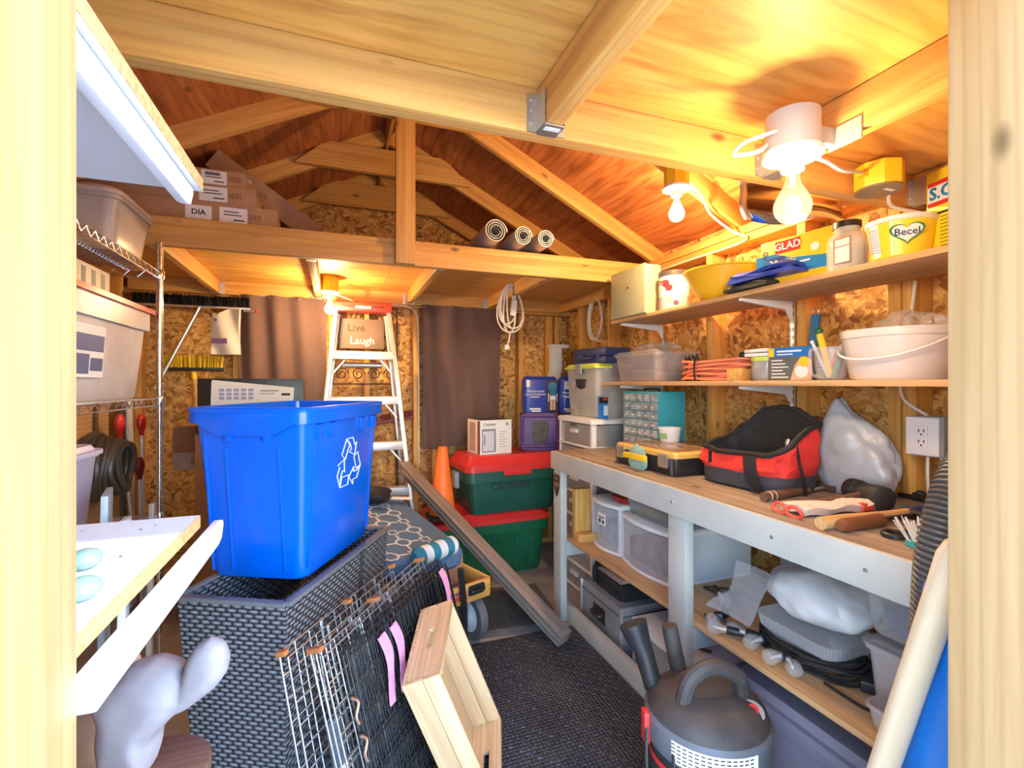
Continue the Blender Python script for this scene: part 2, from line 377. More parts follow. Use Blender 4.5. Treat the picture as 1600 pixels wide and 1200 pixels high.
def smoothpath(pts, n=6):
    P = [Vector(p) for p in pts]; out = []
    for i in range(len(P) - 1):
        a, b, c, d = P[max(i - 1, 0)], P[i], P[i + 1], P[min(i + 2, len(P) - 1)]
        for k in range(n):
            t = k / n
            out.append(0.5 * ((2 * b) + (c - a) * t + (2 * a - 5 * b + 4 * c - d) * t * t + (3 * b - a - 3 * c + d) * t ** 3))
    out.append(P[-1]); return out
def cable(name, pts, r, mat, label, cat='cable', parent=None, n=6):
    o = MB().tube(smoothpath(pts), r, 6).build(name, mat, parent)
    if parent is None: tag(o, label, cat)
    return o
def wob(*a): return math.sin(a[0] * 12.9 + (a[1] if len(a) > 1 else 0) * 7.3 + (a[2] if len(a) > 2 else 0) * 3.7)
# ================================================================== the shed itself
XL, XR, YB, YF = -1.29, 1.85, 3.70, 0.40          # sheathing planes; front wall inner face
SL, SR, SB = -1.20, 1.76, 3.61                    # inner faces of the studs
RX = 0.295
def zraft(x): return 2.59 - 0.5 * (abs(x - RX) - 0.355)
g = MB().box(-30, 30, -30, 0.28, -0.16, -0.08).build('ground', plain('pale_gravel', (0.60, 0.57, 0.53), 0.9, var=0.2, scale=20, bmp=0.4)); g['kind'] = 'structure'
fl = MB().box(XL, XR, 0.28, YB, -0.04, 0.0).build('floor', FLOORM); fl['kind'] = 'structure'

# back wall: strand board gable with studs
wb = struct('wall_back', (0, YB, 0))
MB().prism([(XL, 0), (XR, 0), (XR, 2.09), (RX, 2.86), (XL, 2.09)], 0, 0.012, basis((0, 0.012, 0), (1, 0, 0), (0, 0, 1), (0, -1, 0))).build('strand_board', OSB, wb)
for x in (-1.16, -0.62, -0.03, 0.21, 0.56, 0.70, 1.05, 1.40, 1.66, 1.72):
    lumber('stud', (x, -0.045, 0.04), (x, -0.045, 1.86), 0.038, 0.089, PINE, wb, (0, 1, 0))
lumber('top_plate', (XL, -0.045, 1.885), (XR, -0.045, 1.885), 0.089, 0.038, PINE, wb)
lumber('bottom_plate', (XL, -0.045, 0.02), (XR, -0.045, 0.02), 0.089, 0.038, PINE, wb)
for x in (-0.25, 0.85): lumber('gable_stud', (x, -0.045, 2.03), (x, -0.045, 2.36), 0.038, 0.089, PINE, wb, (0, 1, 0))
text('stamp', 'P', 0.06, INK, wb, FY((1.275, -0.001, 1.12)))
for x0, z0, n in ((1.245, 1.18, 3), (1.245, 1.01, 1), (0.58, 2.34, 3)):
    for k in range(n): plates('stamp_marks', [(0, 0.05, 0.05, 0.053), (0, 0.003, 0, 0.05), (0.012, 0.02, 0.012, 0.04), (0.03, 0.036, 0.012, 0.04), (0.016, 0.034, 0.022, 0.028)], INK, wb, FY((x0, -0.0003, z0 + 0.065 * k)))

# right wall
wr = struct('wall_right', (XR, 0, 0))
MB().box(0, 0.012, 0.28, YB, 0, 2.088).build('strand_board', OSB, wr)
for y in (0.52, 1.03, 1.42, 1.93, 2.41, 2.87, 3.30):
    lumber('stud', (-0.045, y, 0.04), (-0.045, y, 1.95), 0.038, 0.089, PINE, wr, (1, 0, 0))
lumber('stud', (-0.045, 1.075, 0.04), (-0.045, 1.075, 1.95), 0.038, 0.089, PINE, wr, (1, 0, 0))
lumber('top_plate', (-0.045, 0.40, 1.97), (-0.045, YB, 1.97), 0.089, 0.038, PINE, wr)
lumber('top_plate', (-0.045, 0.40, 2.012), (-0.045, YB, 2.012), 0.089, 0.038, PINE, wr)
lumber('bottom_plate', (-0.045, 0.40, 0.02), (-0.045, YB, 0.02), 0.089, 0.038, PINE, wr)

# left wall
wl = struct('wall_left', (XL, 0, 0))
MB().box(-0.012, 0, 0.28, YB, 0, 2.088).build('strand_board', OSB, wl)
for y in (0.45, 1.06, 1.67, 2.28, 2.89, 3.50):
    lumber('stud', (0.045, y, 0.04), (0.045, y, 1.95), 0.038, 0.089, PINE, wl, (1, 0, 0))
lumber('top_plate', (0.045, 0.40, 1.99), (0.045, YB, 1.99), 0.089, 0.076, PINE, wl)
lumber('bottom_plate', (0.045, 0.40, 0.02), (0.045, YB, 0.02), 0.089, 0.038, PINE, wl)
MB().box(0.09, 0.096, 1.3, 3.30, 0.5, 1.86).build('pegboard_panel', PEG, wl)

# front wall with the doorway
wf = struct('wall_front', (0, 0.28, 0))
for nm, x0, x1, z0, z1 in (('siding', XL, -0.20, 0, 2.09), ('siding', 0.80, XR, 0, 2.09), ('siding', -0.20, 0.80, 1.93, 2.09)):
    MB().box(x0, x1, 0, 0.014, z0, z1).build(nm, OSB, wf)
MB().prism([(XL, 2.09), (XR, 2.09), (RX, 2.86)], 0, 0.014, basis((0, 0.014, 0), (1, 0, 0), (0, 0, 1), (0, -1, 0))).build('gable_siding', OSB, wf)
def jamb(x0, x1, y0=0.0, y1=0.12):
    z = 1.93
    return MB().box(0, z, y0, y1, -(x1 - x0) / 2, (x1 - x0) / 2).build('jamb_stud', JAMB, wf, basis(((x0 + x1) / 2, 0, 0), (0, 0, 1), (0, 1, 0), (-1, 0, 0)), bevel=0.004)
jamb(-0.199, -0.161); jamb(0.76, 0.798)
lumber('lintel', (-0.20, 0.06, 1.88), (0.80, 0.06, 1.88), 0.10, 0.09, PINE, wf)
for x in (-0.8, 1.3): lumber('stud', (x, 0.06, 0), (x, 0.06, 1.9), 0.038, 0.089, PINE, wf, (0, 1, 0))

# roof: sheathing, rafters, collar ties
ce = struct('ceiling', (0, 0, 0))
for sgn in (-1, 1):
    L = 1.86; th = math.atan(0.5)
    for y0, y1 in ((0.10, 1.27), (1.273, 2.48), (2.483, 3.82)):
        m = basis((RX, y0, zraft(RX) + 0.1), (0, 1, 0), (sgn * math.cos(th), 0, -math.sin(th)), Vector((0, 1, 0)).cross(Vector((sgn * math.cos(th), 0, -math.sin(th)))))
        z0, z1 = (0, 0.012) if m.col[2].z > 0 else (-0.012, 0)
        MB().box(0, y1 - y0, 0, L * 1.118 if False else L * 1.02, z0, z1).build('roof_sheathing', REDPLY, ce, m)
    for i, y in enumerate((1.12, 1.75, 2.42, 3.03, 3.64)):
        xa, xb = RX + sgn * 0.02, (XR - 0.01 if sgn > 0 else XL + 0.01)
        lumber('rafter', (xa, y, zraft(xa) + 0.05), (xb, y, zraft(xb) + 0.05), 0.038, 0.089, PINE, ce)
for i, (y, h) in enumerate(((1.12 - 0.038, 0.089), (1.75 - 0.038, 0.089), (2.42 - 0.038, 0.10), (3.03 - 0.038, 0.15), (3.64 - 0.038, 0.17))):
    zc = 2.59 + (h - 0.0) / 2 - (0.0 if i < 3 else 0.03)
    half = 0.355 + (0.10 if i < 3 else 0.16)
    poly = [(RX - half, zc - h / 2), (RX + half, zc - h / 2), (RX + half - (h + 0.02) * 1.0, zc + h / 2), (RX - half + (h + 0.02) * 1.0, zc + h / 2)]
    MB().prism([(p[0] - RX, p[1] - zc) for p in poly], -0.019, 0.019).build('collar_tie', PINE, ce, basis((RX, y, zc), (1, 0, 0), (0, 0, 1), (0, -1, 0)), bevel=0.003)
lumber('ridge_board', (RX, 0.2, zraft(RX) + 0.04), (RX, 3.68, zraft(RX) + 0.04), 0.02, 0.12, PINE, ce)

def hanger(parent, p, side=1, s=1.0):
    """joist hanger below a joist end at p (bottom centre of the joist), seat towards -Y*side"""
    b = MB(); w = 0.021
    b.box(-w, w, -0.045, 0, -0.0035, 0, None)
    for sx in (-1, 1):
        x = sx * w
        b.box(min(x, x + sx * 0.0025), max(x, x + sx * 0.0025), -0.045, 0, 0, 0.072)
        b.box(min(x, x + sx * 0.022), max(x, x + sx * 0.022), -0.0025, 0, 0.0, 0.078)
        for z in (0.02, 0.045, 0.066): b.lathe([(0.0035, 0), (0.003, 0.0022)], 8, basis((x + sx * 0.013, -0.0025, z), (1, 0, 0), (0, 0, 1), (0, -1, 0)))
    M = T(*p) if side > 0 else T(*p) @ Matrix.Rotation(math.pi, 4, 'Z')
    return b.build('joist_hanger', STEEL, parent, M)

# front loft over the door: header, joists, deck
lf = struct('trim_1', (0, 0, 0)); lf['label'] = 'wooden loft frame over the doorway with joists on steel hangers'
Y0, ZB = 0.915, 1.818
lumber('header_beam', (XL + 0.09, Y0 + 0.019, ZB + 0.046), (SR, Y0 + 0.019, ZB + 0.046), 0.038, 0.092, PINE, lf)
for x in (-0.80, -0.46, 0.41, 1.02, 1.60):
    lumber('joist', (x, 0.40, ZB + 0.046), (x, Y0, ZB + 0.046), 0.038, 0.089, PINE, lf); hanger(lf, (x, Y0, ZB))
for x0, x1 in ((XL + 0.09, 0.408), (0.412, SR)):
    MB().box(0, x1 - x0, 0, Y0 + 0.038 - 0.295, 0, 0.012).build('loft_deck', LOFTPLY, lf, T(x0, 0.295, ZB + 0.093))
tg = hanger
plate('hanger_label', 0.034, 0.012, PAPER, lf, basis((0.41, Y0 - 0.030, ZB - 0.0036), (1, 0, 0), (0, -1, 0), (0, 0, -1)))

# back loft: front beam, joists, ledger, deck, centre post
lb = struct('trim_2', (0, 0, 0)); lb['label'] = 'wooden storage loft along the back wall with joists and deck'
lumber('front_beam', (SL, 2.40, 1.923), (SR, 2.40, 1.923), 0.038, 0.086, PINE, lb)
lumber('tie_beam', (SL, 2.425, 1.988), (SR, 2.425, 1.988), 0.06, 0.038, PINE, lb)
lumber('ledger', (SL, SB - 0.02, 1.925), (SR, SB - 0.02, 1.925), 0.038, 0.086, PINE, lb)
for x in (-0.72, -0.11, 0.50, 1.11, 1.735):
    lumber('joist', (x, 2.42, 1.924), (x, SB - 0.04, 1.924), 0.038, 0.084, PINE, lb)
    if x < 1.7: hanger(lb, (x, SB - 0.04, 1.882))
    if x < 1.7: hanger(lb, (x, 2.42, 1.882), -1)
for x0, x1 in ((SL, 0.30), (0.302, SR)):
    MB().box(0, x1 - x0, 0, 1.14, 0, 0.012).build('loft_deck', LOFTPLY, lb, T(x0, 2.46, 1.967))
lumber('post', (0.315, 2.362, 1.88), (0.315, 2.362, 2.60), 0.092, 0.038, PINE, lb, (0, 1, 0))
# ================================================================== right wall: shelves and what stands on them
ZU, ZS, XS = 1.655, 1.312, 1.46          # upper shelf top, lower shelf top, front edge
def bracket(parent, y, z, L=0.27):
    b = MB()
    b.prism([(0, 0), (L, -0.002), (L, -0.012), (0.03, -0.035), (0.0, -0.075)], -0.006, 0.006, basis((0, 0, 0), (-1, 0, 0), (0, 0, 1), (0, 1, 0)))
    b.build('bracket', WHITE, parent, T(SR - 0.014, y, z))
def board(name, label, x0, x1, y0, y1, z, ys):
    t = thing(name, label, 'shelf', (0, 0, 0))
    MB().box(0, y1 - y0, 0, x1 - x0, -0.019, 0).build('plank', SHELFPLY, t, basis((x1, y0, z), (0, 1, 0), (-1, 0, 0), (0, 0, 1)), bevel=0.002)
    for y in ys: bracket(t, y, z - 0.0195)
    return t
board('wall_shelf', 'upper plywood shelf on white brackets along the right wall', XS, SR - 0.012, 0.45, 2.36, ZU, (0.6, 1.45, 2.28))
board('wall_shelf', 'lower plywood shelf on white brackets above the workbench', XS, SR - 0.012, 0.45, 2.46, ZS, (0.6, 1.45, 2.28))
for y, l in ((1.45, 'slotted steel shelf standard between the two shelves beside the sander box'), (2.28, 'slotted steel shelf standard behind the clear lidded box')):
    s = thing('shelf_standard', l, 'shelf track', (SR, y, 1.02), 0)
    b = MB().box(-0.012, 0, -0.010, -0.008, 0, 0.66).box(-0.012, 0, 0.008, 0.010, 0, 0.66).box(-0.002, 0, -0.01, 0.01, 0, 0.66)
    b.build('channel', STEEL, s)
    b = MB()
    for k in range(20): b.box(-0.0035, -0.002, -0.004, 0.004, 0.015 + k * 0.032, 0.03 + k * 0.032)
    b.build('slots', BLACK, s)['kind'] = 'stuff'

# --- upper shelf
def onX(px0, px1, X):   # y range seen between two pixels on plane X
    return at(px1, 600, X=X).y, at(px0, 600, X=X).y
# pale green electrical box standing on end
y0, y1 = 1.95, 2.33
t = thing('breaker_box', 'pale green metal electrical box standing at the far end of the upper shelf', 'electrical box', (1.50, 2.17, ZU))
MB().loft([rr(0.09, 0.30, 0.012, 0), rr(0.09, 0.30, 0.012, 0.245)]).build('housing', SAGE, t)
MB().box(-0.062, -0.046, -0.155, 0.155, -0.0, 0.25).build('cover', SAGE, t, bevel=0.006)
MB().box(-0.045, 0.03, 0.1505, 0.154, 0.01, 0.23).build('side_gasket', BLACK, t)
MB().lathe([(0.006, 0), (0.006, 0.003)], 10).build('screw', BLACK, t, basis((-0.062, -0.01, 0.15), (0, -1, 0), (0, 0, 1), (-1, 0, 0)))
# cocoa canister
t = thing('canister', 'printed plastic canister with dark lid beside the green electrical box', 'canister', (1.545, 1.925, ZU))
MB().lathe([(0.066, 0), (0.070, 0.01), (0.071, 0.17)], 32).build('body', plain('canister_clear', (0.62, 0.58, 0.56), 0.25), t)
MB().lathe([(0.075, 0.165), (0.075, 0.185), (0.068, 0.188)], 32).build('lid', plain('brown_lid', (0.06, 0.045, 0.04), 0.4), t)
MB().lathe([(0.0715, 0.065), (0.0715, 0.13)], 32, caps=(False, False)).build('label_band', PAPER, t)
b = MB()
for a, z, r, m in ((200, 0.125, 0.018, 0), (212, 0.105, 0.017, 0), (225, 0.12, 0.012, 1), (150, 0.035, 0.013, 0), (215, 0.05, 0.014, 1), (170, 0.10, 0.016, 1), (238, 0.03, 0.012, 0)):
    a = R(a); b.lathe([(r, 0), (r, 0.0015)], 14, basis((0.0712 * math.cos(a), 0.0712 * math.sin(a), z), (-math.sin(a), math.cos(a), 0), (0, 0, 1), (math.cos(a), math.sin(a), 0)), mi=m)
b.build('print', [plain('strawberry_red', (0.65, 0.03, 0.04), 0.4), plain('custard_print', (0.80, 0.62, 0.30), 0.4)], t)['kind'] = 'stuff'
plates('print_strokes', [(-0.03, 0.02, 0, 0.006), (-0.02, 0.03, -0.012, -0.008)], RED, t, FX((-0.0722, 0.0, 0.135)))
# yellow bowl
t = thing('mixing_bowl', 'large yellow plastic bowl on the upper shelf beside the canister', 'bowl', (1.575, 1.63, ZU))
MB().lathe([(0.085, 0), (0.09, 0.006), (0.135, 0.055), (0.155, 0.10), (0.166, 0.122), (0.173, 0.125), (0.173, 0.130), (0.160, 0.128), (0.148, 0.10), (0.128, 0.055), (0.08, 0.009)], 40).build('bowl', YELLOW, t)
# bin-bag box
t = thing('bag_box', 'yellow box of kitchen bags standing behind the folded blue tarpaulin', 'box', (1.555, 1.235, ZU), R(8))
MB().box(-0.05, 0.05, -0.135, 0.135, 0, 0.165).build('carton', plain('glad_yellow', (0.90, 0.58, 0.02), 0.45, var=0.03), t, bevel=0.002)
plate('red_panel', 0.09, 0.042, RED, t, FX((-0.0502, 0.035, 0.135)))
text('lettering', 'GLAD', 0.036, PAPER, t, FX((-0.051, 0.035, 0.135)), bold=0.0008)
MB().prism([(-0.135, -0.05), (0.13, -0.05), (0.13, -0.01), (0.0, 0.005), (-0.06, 0.03), (-0.135, 0.03)], 0, 0.0006).build('blue_panel', plain('print_blue', (0.01, 0.20, 0.50), 0.4), t, FX((-0.0502, 0.02, 0.085)), smooth=False)
plate('navy_panel', 0.06, 0.06, plain('print_navy', (0.02, 0.06, 0.22), 0.4), t, FX((-0.0506, 0.075, 0.072)))
text('lettering', '30', 0.035, PAPER, t, FX((-0.0515, 0.085, 0.078)), bold=0.0006)
text('lettering', 'TALL', 0.016, PAPER, t, FX((-0.0515, 0.02, 0.085)))
plates('print_strokes', [(-0.045, 0.03, 0, 0.006), (-0.045, 0.01, -0.010, -0.006)], PAPER, t, FX((-0.0512, -0.015, 0.066)))
MB().lathe([(0.014, 0), (0.014, 0.0008)], 20).build('white_seal', PAPER, t, FX((-0.0503, -0.06, 0.11)))
plates('side_print', [(-0.035, -0.005, 0.02 + 0.02 * k, 0.032 + 0.02 * k) for k in range(5)], plain('print_navy', (0, 0, 0)), t, FY((0.0, -0.1352, 0.02)))
text('lettering', 'GLAD', 0.026, plain('print_navy', (0, 0, 0)), t, basis((-0.0508, 0.118, 0.10), (0, 0, 1), (0, 1, 0), (-1, 0, 0)))
# folded tarpaulin
def folded(name, label, loc, w, d, h, n, mat, seed, ov=0.0, cat='tarp'):
    t = thing(name, label, cat, loc)
    for k in range(n):
        s = random.Random(seed + k)
        def fn(u, v, k=k):
            x = (u - 0.5) * d * (1 - 0.03 * k); y = (v - 0.5) * w * (1 - 0.04 * k)
            e = max(abs(u - 0.5), abs(v - 0.5)) * 2
            z = h * (k + 0.5) / n + 0.006 * wob(u * 0.7, v * 0.9, seed + k) * e - (0.01 if e > 0.9 else 0)
            return (x, y, max(z, h / n * 0.5))
        MB().sheet(fn, 10, 12, h / n * 0.9).build('fold', mat, t)
    return t
folded('tarpaulin', 'folded royal blue tarpaulin on the front edge of the upper shelf', (1.515, 1.33, ZU + 0.028), 0.28, 0.17, 0.042, 3, plain('tarp_blue', (0.02, 0.06, 0.42), 0.35), 3)
folded('garden_gloves', 'flat dark gloves squashed under the folded blue tarpaulin', (1.515, 1.39, ZU), 0.20, 0.17, 0.026, 2, plain('dark_glove', (0.03, 0.035, 0.025), 0.8), 9, cat='gloves')
# glass jar
t = thing('glass_jar', 'glass jar with black lid between the yellow bag box and the tub', 'jar', (1.535, 1.075, ZU))
MB().lathe([(0.048, 0), (0.055, 0.006), (0.057, 0.09), (0.05, 0.115), (0.036, 0.128), (0.036, 0.15), (0.033, 0.15), (0.033, 0.13), (0.05, 0.09), (0.05, 0.01)], 28).build('glass', plain('jar_glass', (0.75, 0.78, 0.74), 0.05, alpha=0.45), t)
MB().lathe([(0.049, 0.004), (0.050, 0.075), (0.02, 0.09)], 24).build('contents', plain('jar_nails', (0.55, 0.48, 0.40), 0.4, 0.3, var=0.5, scale=120), t)
MB().lathe([(0.039, 0.142), (0.039, 0.160), (0.036, 0.162)], 28).build('lid', BLACK, t)
plate('label_sheet', 0.05, 0.075, PAPER, t, FX((-0.058, -0.025, 0.06)))
plates('label_print', [(-0.026, 0.026, 0.037, 0.039), (-0.026, 0.026, -0.039, -0.037), (-0.026, -0.024, -0.039, 0.039), (0.024, 0.026, -0.039, 0.039), (-0.026, 0.026, 0.012, 0.014)], RED, t, FX((-0.0588, -0.025, 0.06)))
# margarine tub
t = thing('margarine_tub', 'white and yellow margarine tub near the doorway end of the upper shelf', 'tub', (1.525, 0.915, ZU))
MB().lathe([(0.062, 0), (0.066, 0.004), (0.079, 0.10)], 40).build('tub', plain('tub_yellow', (0.93, 0.66, 0.04), 0.35, var=0.03), t)
MB().lathe([(0.079, 0.098), (0.083, 0.10), (0.083, 0.112), (0.078, 0.113)], 40).build('rim', WHITE, t)
b = MB()
for a0, a1 in ((150, 172), (194, 198)):
    rings = []
    for z, r in ((0.006, 0.0672), (0.098, 0.0793)): rings.append([(r * math.cos(R(a0 + (a1 - a0) * k / 8)), r * math.sin(R(a0 + (a1 - a0) * k / 8)), z) for k in range(9)])
    b.loft(rings, (False, False), closed=False)
b.build('white_panel', PAPER, t, T(0, 0, 0.0006))['kind'] = 'stuff'
a = R(222); nx = Vector((math.cos(a), math.sin(a), 0))
MT = lambda h, off: basis(nx * (0.0665 + 0.0127 * h / 0.1 + off) + Vector((0, 0, h)), (-math.sin(a), math.cos(a), 0), (0.12 * nx.x, 0.12 * nx.y, 0.99), nx)
def heart(s):
    return [(s * 16 * math.sin(q) ** 3 / 17 * 1.25, s * (13 * math.cos(q) - 5 * math.cos(2 * q) - 2 * math.cos(3 * q) - math.cos(4 * q)) / 17) for q in [2 * math.pi * i / 32 for i in range(32)]]
MB().prism(heart(0.034), 0, 0.001).build('logo_heart', plain('heart_green', (0.03, 0.22, 0.06), 0.4), t, MT(0.062, 0.002), smooth=False)
MB().prism(heart(0.029), 0, 0.001).build('logo_heart', PAPER, t, MT(0.062, 0.003), smooth=False)
text('lettering', 'Becel', 0.027, plain('print_navy', (0, 0, 0)), t, MT(0.062, 0.0045), bold=0.0004)
plates('fine_print', [(-0.017, 0.017, -0.036 + 0.007 * k, -0.033 + 0.007 * k) for k in range(10)], plain('print_lilac', (0.35, 0.35, 0.6), 0.5), t, basis((-0.0735, 0.02, 0.055), (0.25, -0.97, 0), (-0.12, 0, 0.99), (-0.97, -0.25, -0.1)))
# soap pad box
t = thing('soap_pad_box', 'tall yellow carton with red and blue lettering beside the doorway post', 'box', (1.575, 0.775, ZU), R(-14))
MB().box(-0.035, 0.035, -0.09, 0.09, 0, 0.235).build('carton', plain('sos_yellow', (0.93, 0.67, 0.02), 0.45, var=0.03), t, bevel=0.002)
for dz, mt in ((0.028, RED), (-0.028, RED)): plates('red_band', [(-0.085, 0.085, -0.006, 0.006)], mt, t, FX((-0.0354, 0, 0.17 + dz)))
plate('white_band', 0.17, 0.045, PAPER, t, FX((-0.0353, 0, 0.17)))
text('lettering', 'S.O.S', 0.046, plain('print_blue', (0, 0, 0)), t, FX((-0.0362, 0.03, 0.17)), bold=0.0015)
plates('fine_print', [(-0.07, 0.06, -0.004, 0.002)] + [(-0.05, 0.055 - 0.02 * (k % 3), -0.010 * k - 0.0135, -0.010 * k - 0.0115) for k in range(9)], INK, t, FX((-0.0354, 0, 0.115)))

# --- lower shelf
def clearbox(name, label, loc, w, d, h, rz=0, mat=CLEAR, tp=0.9, lidmat=None, cat='box', lh=0.02, bare=False):
    t = thing(name, label, cat, loc, rz)
    tub(d, w, h, tp, 0.02, 0.003, 0.008, 0.012).build('body', mat, t)
    if lidmat: lid(d + 0.02, w + 0.02, lh, 0.02, z0=h - 0.004).build('lid', lidmat, t)
    return t
t = clearbox('storage_box', 'clear lidded plastic box at the far end of the lower shelf', (1.605, 2.16, ZS), 0.37, 0.26, 0.145, mat=plain('smoky_plastic', (0.50, 0.46, 0.45), 0.25, alpha=0.42), lidmat=CLEAR)
MB().loft([rr(0.16, 0.27, 0.03, 0.008), rr(0.19, 0.29, 0.03, 0.05), rr(0.1, 0.2, 0.03, 0.065)]).build('contents', plain('tangled_grey', (0.22, 0.20, 0.19), 0.7, var=0.6, scale=40), t)
from mathutils import noise as mnoise
def crumple(name, label, loc, rx, ry, rz_, mat, seed, amp=0.22, cat='bag', n=28, m=18, extra=None, crease=0.0, freq=14.0):
    t = thing(name, label, cat, loc); rnd = random.Random(seed); ph = [rnd.uniform(0, 6.28) for _ in range(8)]
    rings = []
    for j in range(1, m):
        th = math.pi * j / m; ring = []
        for i in range(n):
            a = 2 * math.pi * i / n
            k = 1 + amp * (0.5 * math.sin(3 * a + ph[0] + 2 * th) + 0.35 * math.sin(5 * a + ph[1] - 3 * th) + 0.3 * math.sin(9 * a + ph[2] + 5 * th) * math.sin(th * 3 + ph[3]))
            x, y, z = rx * math.sin(th) * math.cos(a) * k, ry * math.sin(th) * math.sin(a) * k, -rz_ * math.cos(th) * (1 + 0.4 * amp * math.sin(2 * a + ph[4]))
            if crease:
                v = Vector((x, y * 0.8 + seed, z * 0.55)) * freq
                r_ = abs(mnoise.noise(v)) + 0.5 * abs(mnoise.noise(v * 2.3)); s_ = 1 - crease * (0.9 - r_ * 1.6)
                x, y, z = x * s_, y * s_, z * (1 + (s_ - 1) * 0.6)
            p = Vector((x, y, max(z, -rz_ * 0.8) + rz_ * 0.8))
            if extra: p = extra(p)
            ring.append(p)
        rings.append(ring)
    MB().loft(rings).build('body', mat, t, ang=28 if crease else 50); return t
BAGC = plain('clear_bag_film', (0.72, 0.66, 0.60), 0.15, alpha=0.35, var=0.1)
crumple('plastic_bag', 'crumpled clear plastic bag lying on the clear lidded box', (1.61, 2.14, ZS + 0.162), 0.09, 0.15, 0.028, BAGC, 5, 0.2, 'bag', 40, 20, None, 0.3, 18)
# orange extension cord coil
t = thing('extension_cord', 'coiled orange extension cord on the lower shelf with black ties', 'cord', (1.565, 1.665, ZS))
b = MB()
for k in range(13):
    ph = k * 1.7; ry, rx = 0.20 - 0.012 * (k % 4), 0.085 - 0.010 * (k % 3); z = 0.010 + 0.0075 * k * 0.85
    b.tube([(rx * math.cos(q), ry * math.sin(q), z + 0.004 * math.sin(3 * q + ph)) for q in [2 * math.pi * i / 30 for i in range(30)]], 0.0055, 6, True)
b.build('coil', CORDO, t)['kind'] = 'stuff'
for yy, xx in ((0.03, -0.085), (0.13, -0.04), (-0.13, 0.02)):
    b = MB().tube([(xx + 0.014 * math.cos(q), yy, 0.05 + 0.06 * math.sin(q)) for q in [2 * math.pi * i / 14 for i in range(14)]], 0.004, 6, True).build('tie', BLACK, t)
    MB().ball((xx - 0.01, yy, 0.108), 0.014).build('ball', BLACK, t)
tag(MB().box(-0.04, 0.04, -0.032, 0.032, 0, 0.048).build('wood_block', PINE, None, T(1.50, 1.475, ZS) @ Matrix.Rotation(R(15), 4, 'Z'), bevel=0.002), 'small pine block in front of the orange cord coil', 'wood block')
# jar on its side + tub lids
t = thing('glass_jar', 'wide glass jar with lime band and white lids stacked on it', 'jar', (1.565, 1.405, ZS))
MB().lathe([(0.05, 0), (0.057, 0.01), (0.057, 0.075), (0.05, 0.09), (0.045, 0.09), (0.05, 0.07), (0.05, 0.012)], 26).build('glass', plain('grey_glass', (0.5, 0.52, 0.52), 0.08, alpha=0.55), t)
MB().lathe([(0.047, 0.01), (0.047, 0.06)], 20).build('contents', plain('dark_nails', (0.2, 0.19, 0.18), 0.4, 0.6, var=0.6, scale=100), t)
MB().lathe([(0.058, 0.076), (0.058, 0.092)], 26).build('band', LIME, t)
for k in range(2): MB().box(-0.06, 0.06, -0.06, 0.055, 0.093 + k * 0.016, 0.106 + k * 0.016).build('white_lid', WHITE, t, Matrix.Rotation(R(5 - 8 * k), 4, 'Z'), bevel=0.003)
# sander box
t = thing('sander_box', 'grey blue and yellow carton printed with a sander beside the jug', 'box', (1.555, 1.265, ZS), R(12))
MB().box(-0.055, 0.055, -0.075, 0.075, 0, 0.118).build('carton', plain('carton_grey', (0.13, 0.13, 0.12), 0.5), t, bevel=0.002)
bl = plain('print_blue2', (0.02, 0.16, 0.47), 0.45)
plate('blue_band', 0.15, 0.034, bl, t, FX((-0.0552, 0, 0.101))); plate('blue_band', 0.11, 0.034, bl, t, FY((0, -0.0752, 0.101)))
plate('blue_top', 0.108, 0.148, bl, t, FZ((0, 0, 0.118)))
for y in (0.065, ): plate('yellow_mark', 0.02, 0.03, YELLOW, t, FX((-0.056, y, 0.101)))
plate('yellow_mark', 0.022, 0.03, YELLOW, t, FY((-0.03, -0.076, 0.101)))
plates('white_print', [(-0.055, 0.03, -0.002, 0.004), (-0.055, 0.0, -0.012, -0.008)], PAPER, t, FX((-0.056, -0.01, 0.103)))
plates('white_print', [(-0.03, 0.03 - 0.01 * (k % 3), 0.012 * k, 0.012 * k + 0.004) for k in range(6)], PAPER, t, FX((-0.0555, 0.035, 0.01)))
MB().prism([(-0.035, 0), (0.035, 0), (0.035, 0.07), (0.0, 0.08), (-0.02, 0.05)], 0, 0.0006).build('hand_print', plain('hand_skin', (0.70, 0.42, 0.28), 0.5), t, FX((-0.0553, -0.037, 0.002)), smooth=False)
MB().lathe([(0.022, 0), (0.022, 0.0006)], 20).build('sander_print', PAPER, t, FX((-0.0562, -0.04, 0.032)))
MB().lathe([(0.018, 0), (0.018, 0.0006)], 16).build('sander_print', YELLOW, t, FX((-0.0562, -0.048, 0.065)))
plates('side_print', [(-0.04, 0.0, 0.01 + 0.013 * k, 0.015 + 0.013 * k) for k in range(5)], PAPER, t, FY((0.02, -0.0755, 0)))
# measuring jug with tools
t = thing('plastic_jug', 'clear plastic jug of pens and brushes on the lower shelf', 'jug', (1.545, 1.135, ZS))
MB().lathe([(0.040, 0), (0.043, 0.005), (0.055, 0.11), (0.0525, 0.11), (0.041, 0.006)], 28).build('body', CLEAR, t)
MB().tube(smoothpath([(-0.054, 0.01, 0.10), (-0.075, 0.015, 0.098), (-0.077, 0.015, 0.06), (-0.07, 0.014, 0.02), (-0.047, 0.01, 0.015)]), 0.0055, 8).build('handle', CLEAR, t)
def stick(name, label, base, top, r, mats, cat):
    o = thing(name, label, cat, base); v = Vector(top) - Vector(base)
    MB().tube([Vector((0, 0, 0)), v * 0.5, v * 0.85, v], [r * 0.8, r, r, r * 0.9], 10).build('shaft', mats[0], o)
    MB().ball(v, r * 1.25).build('end', mats[1], o); return o
B0 = Vector((1.545, 1.135, ZS))
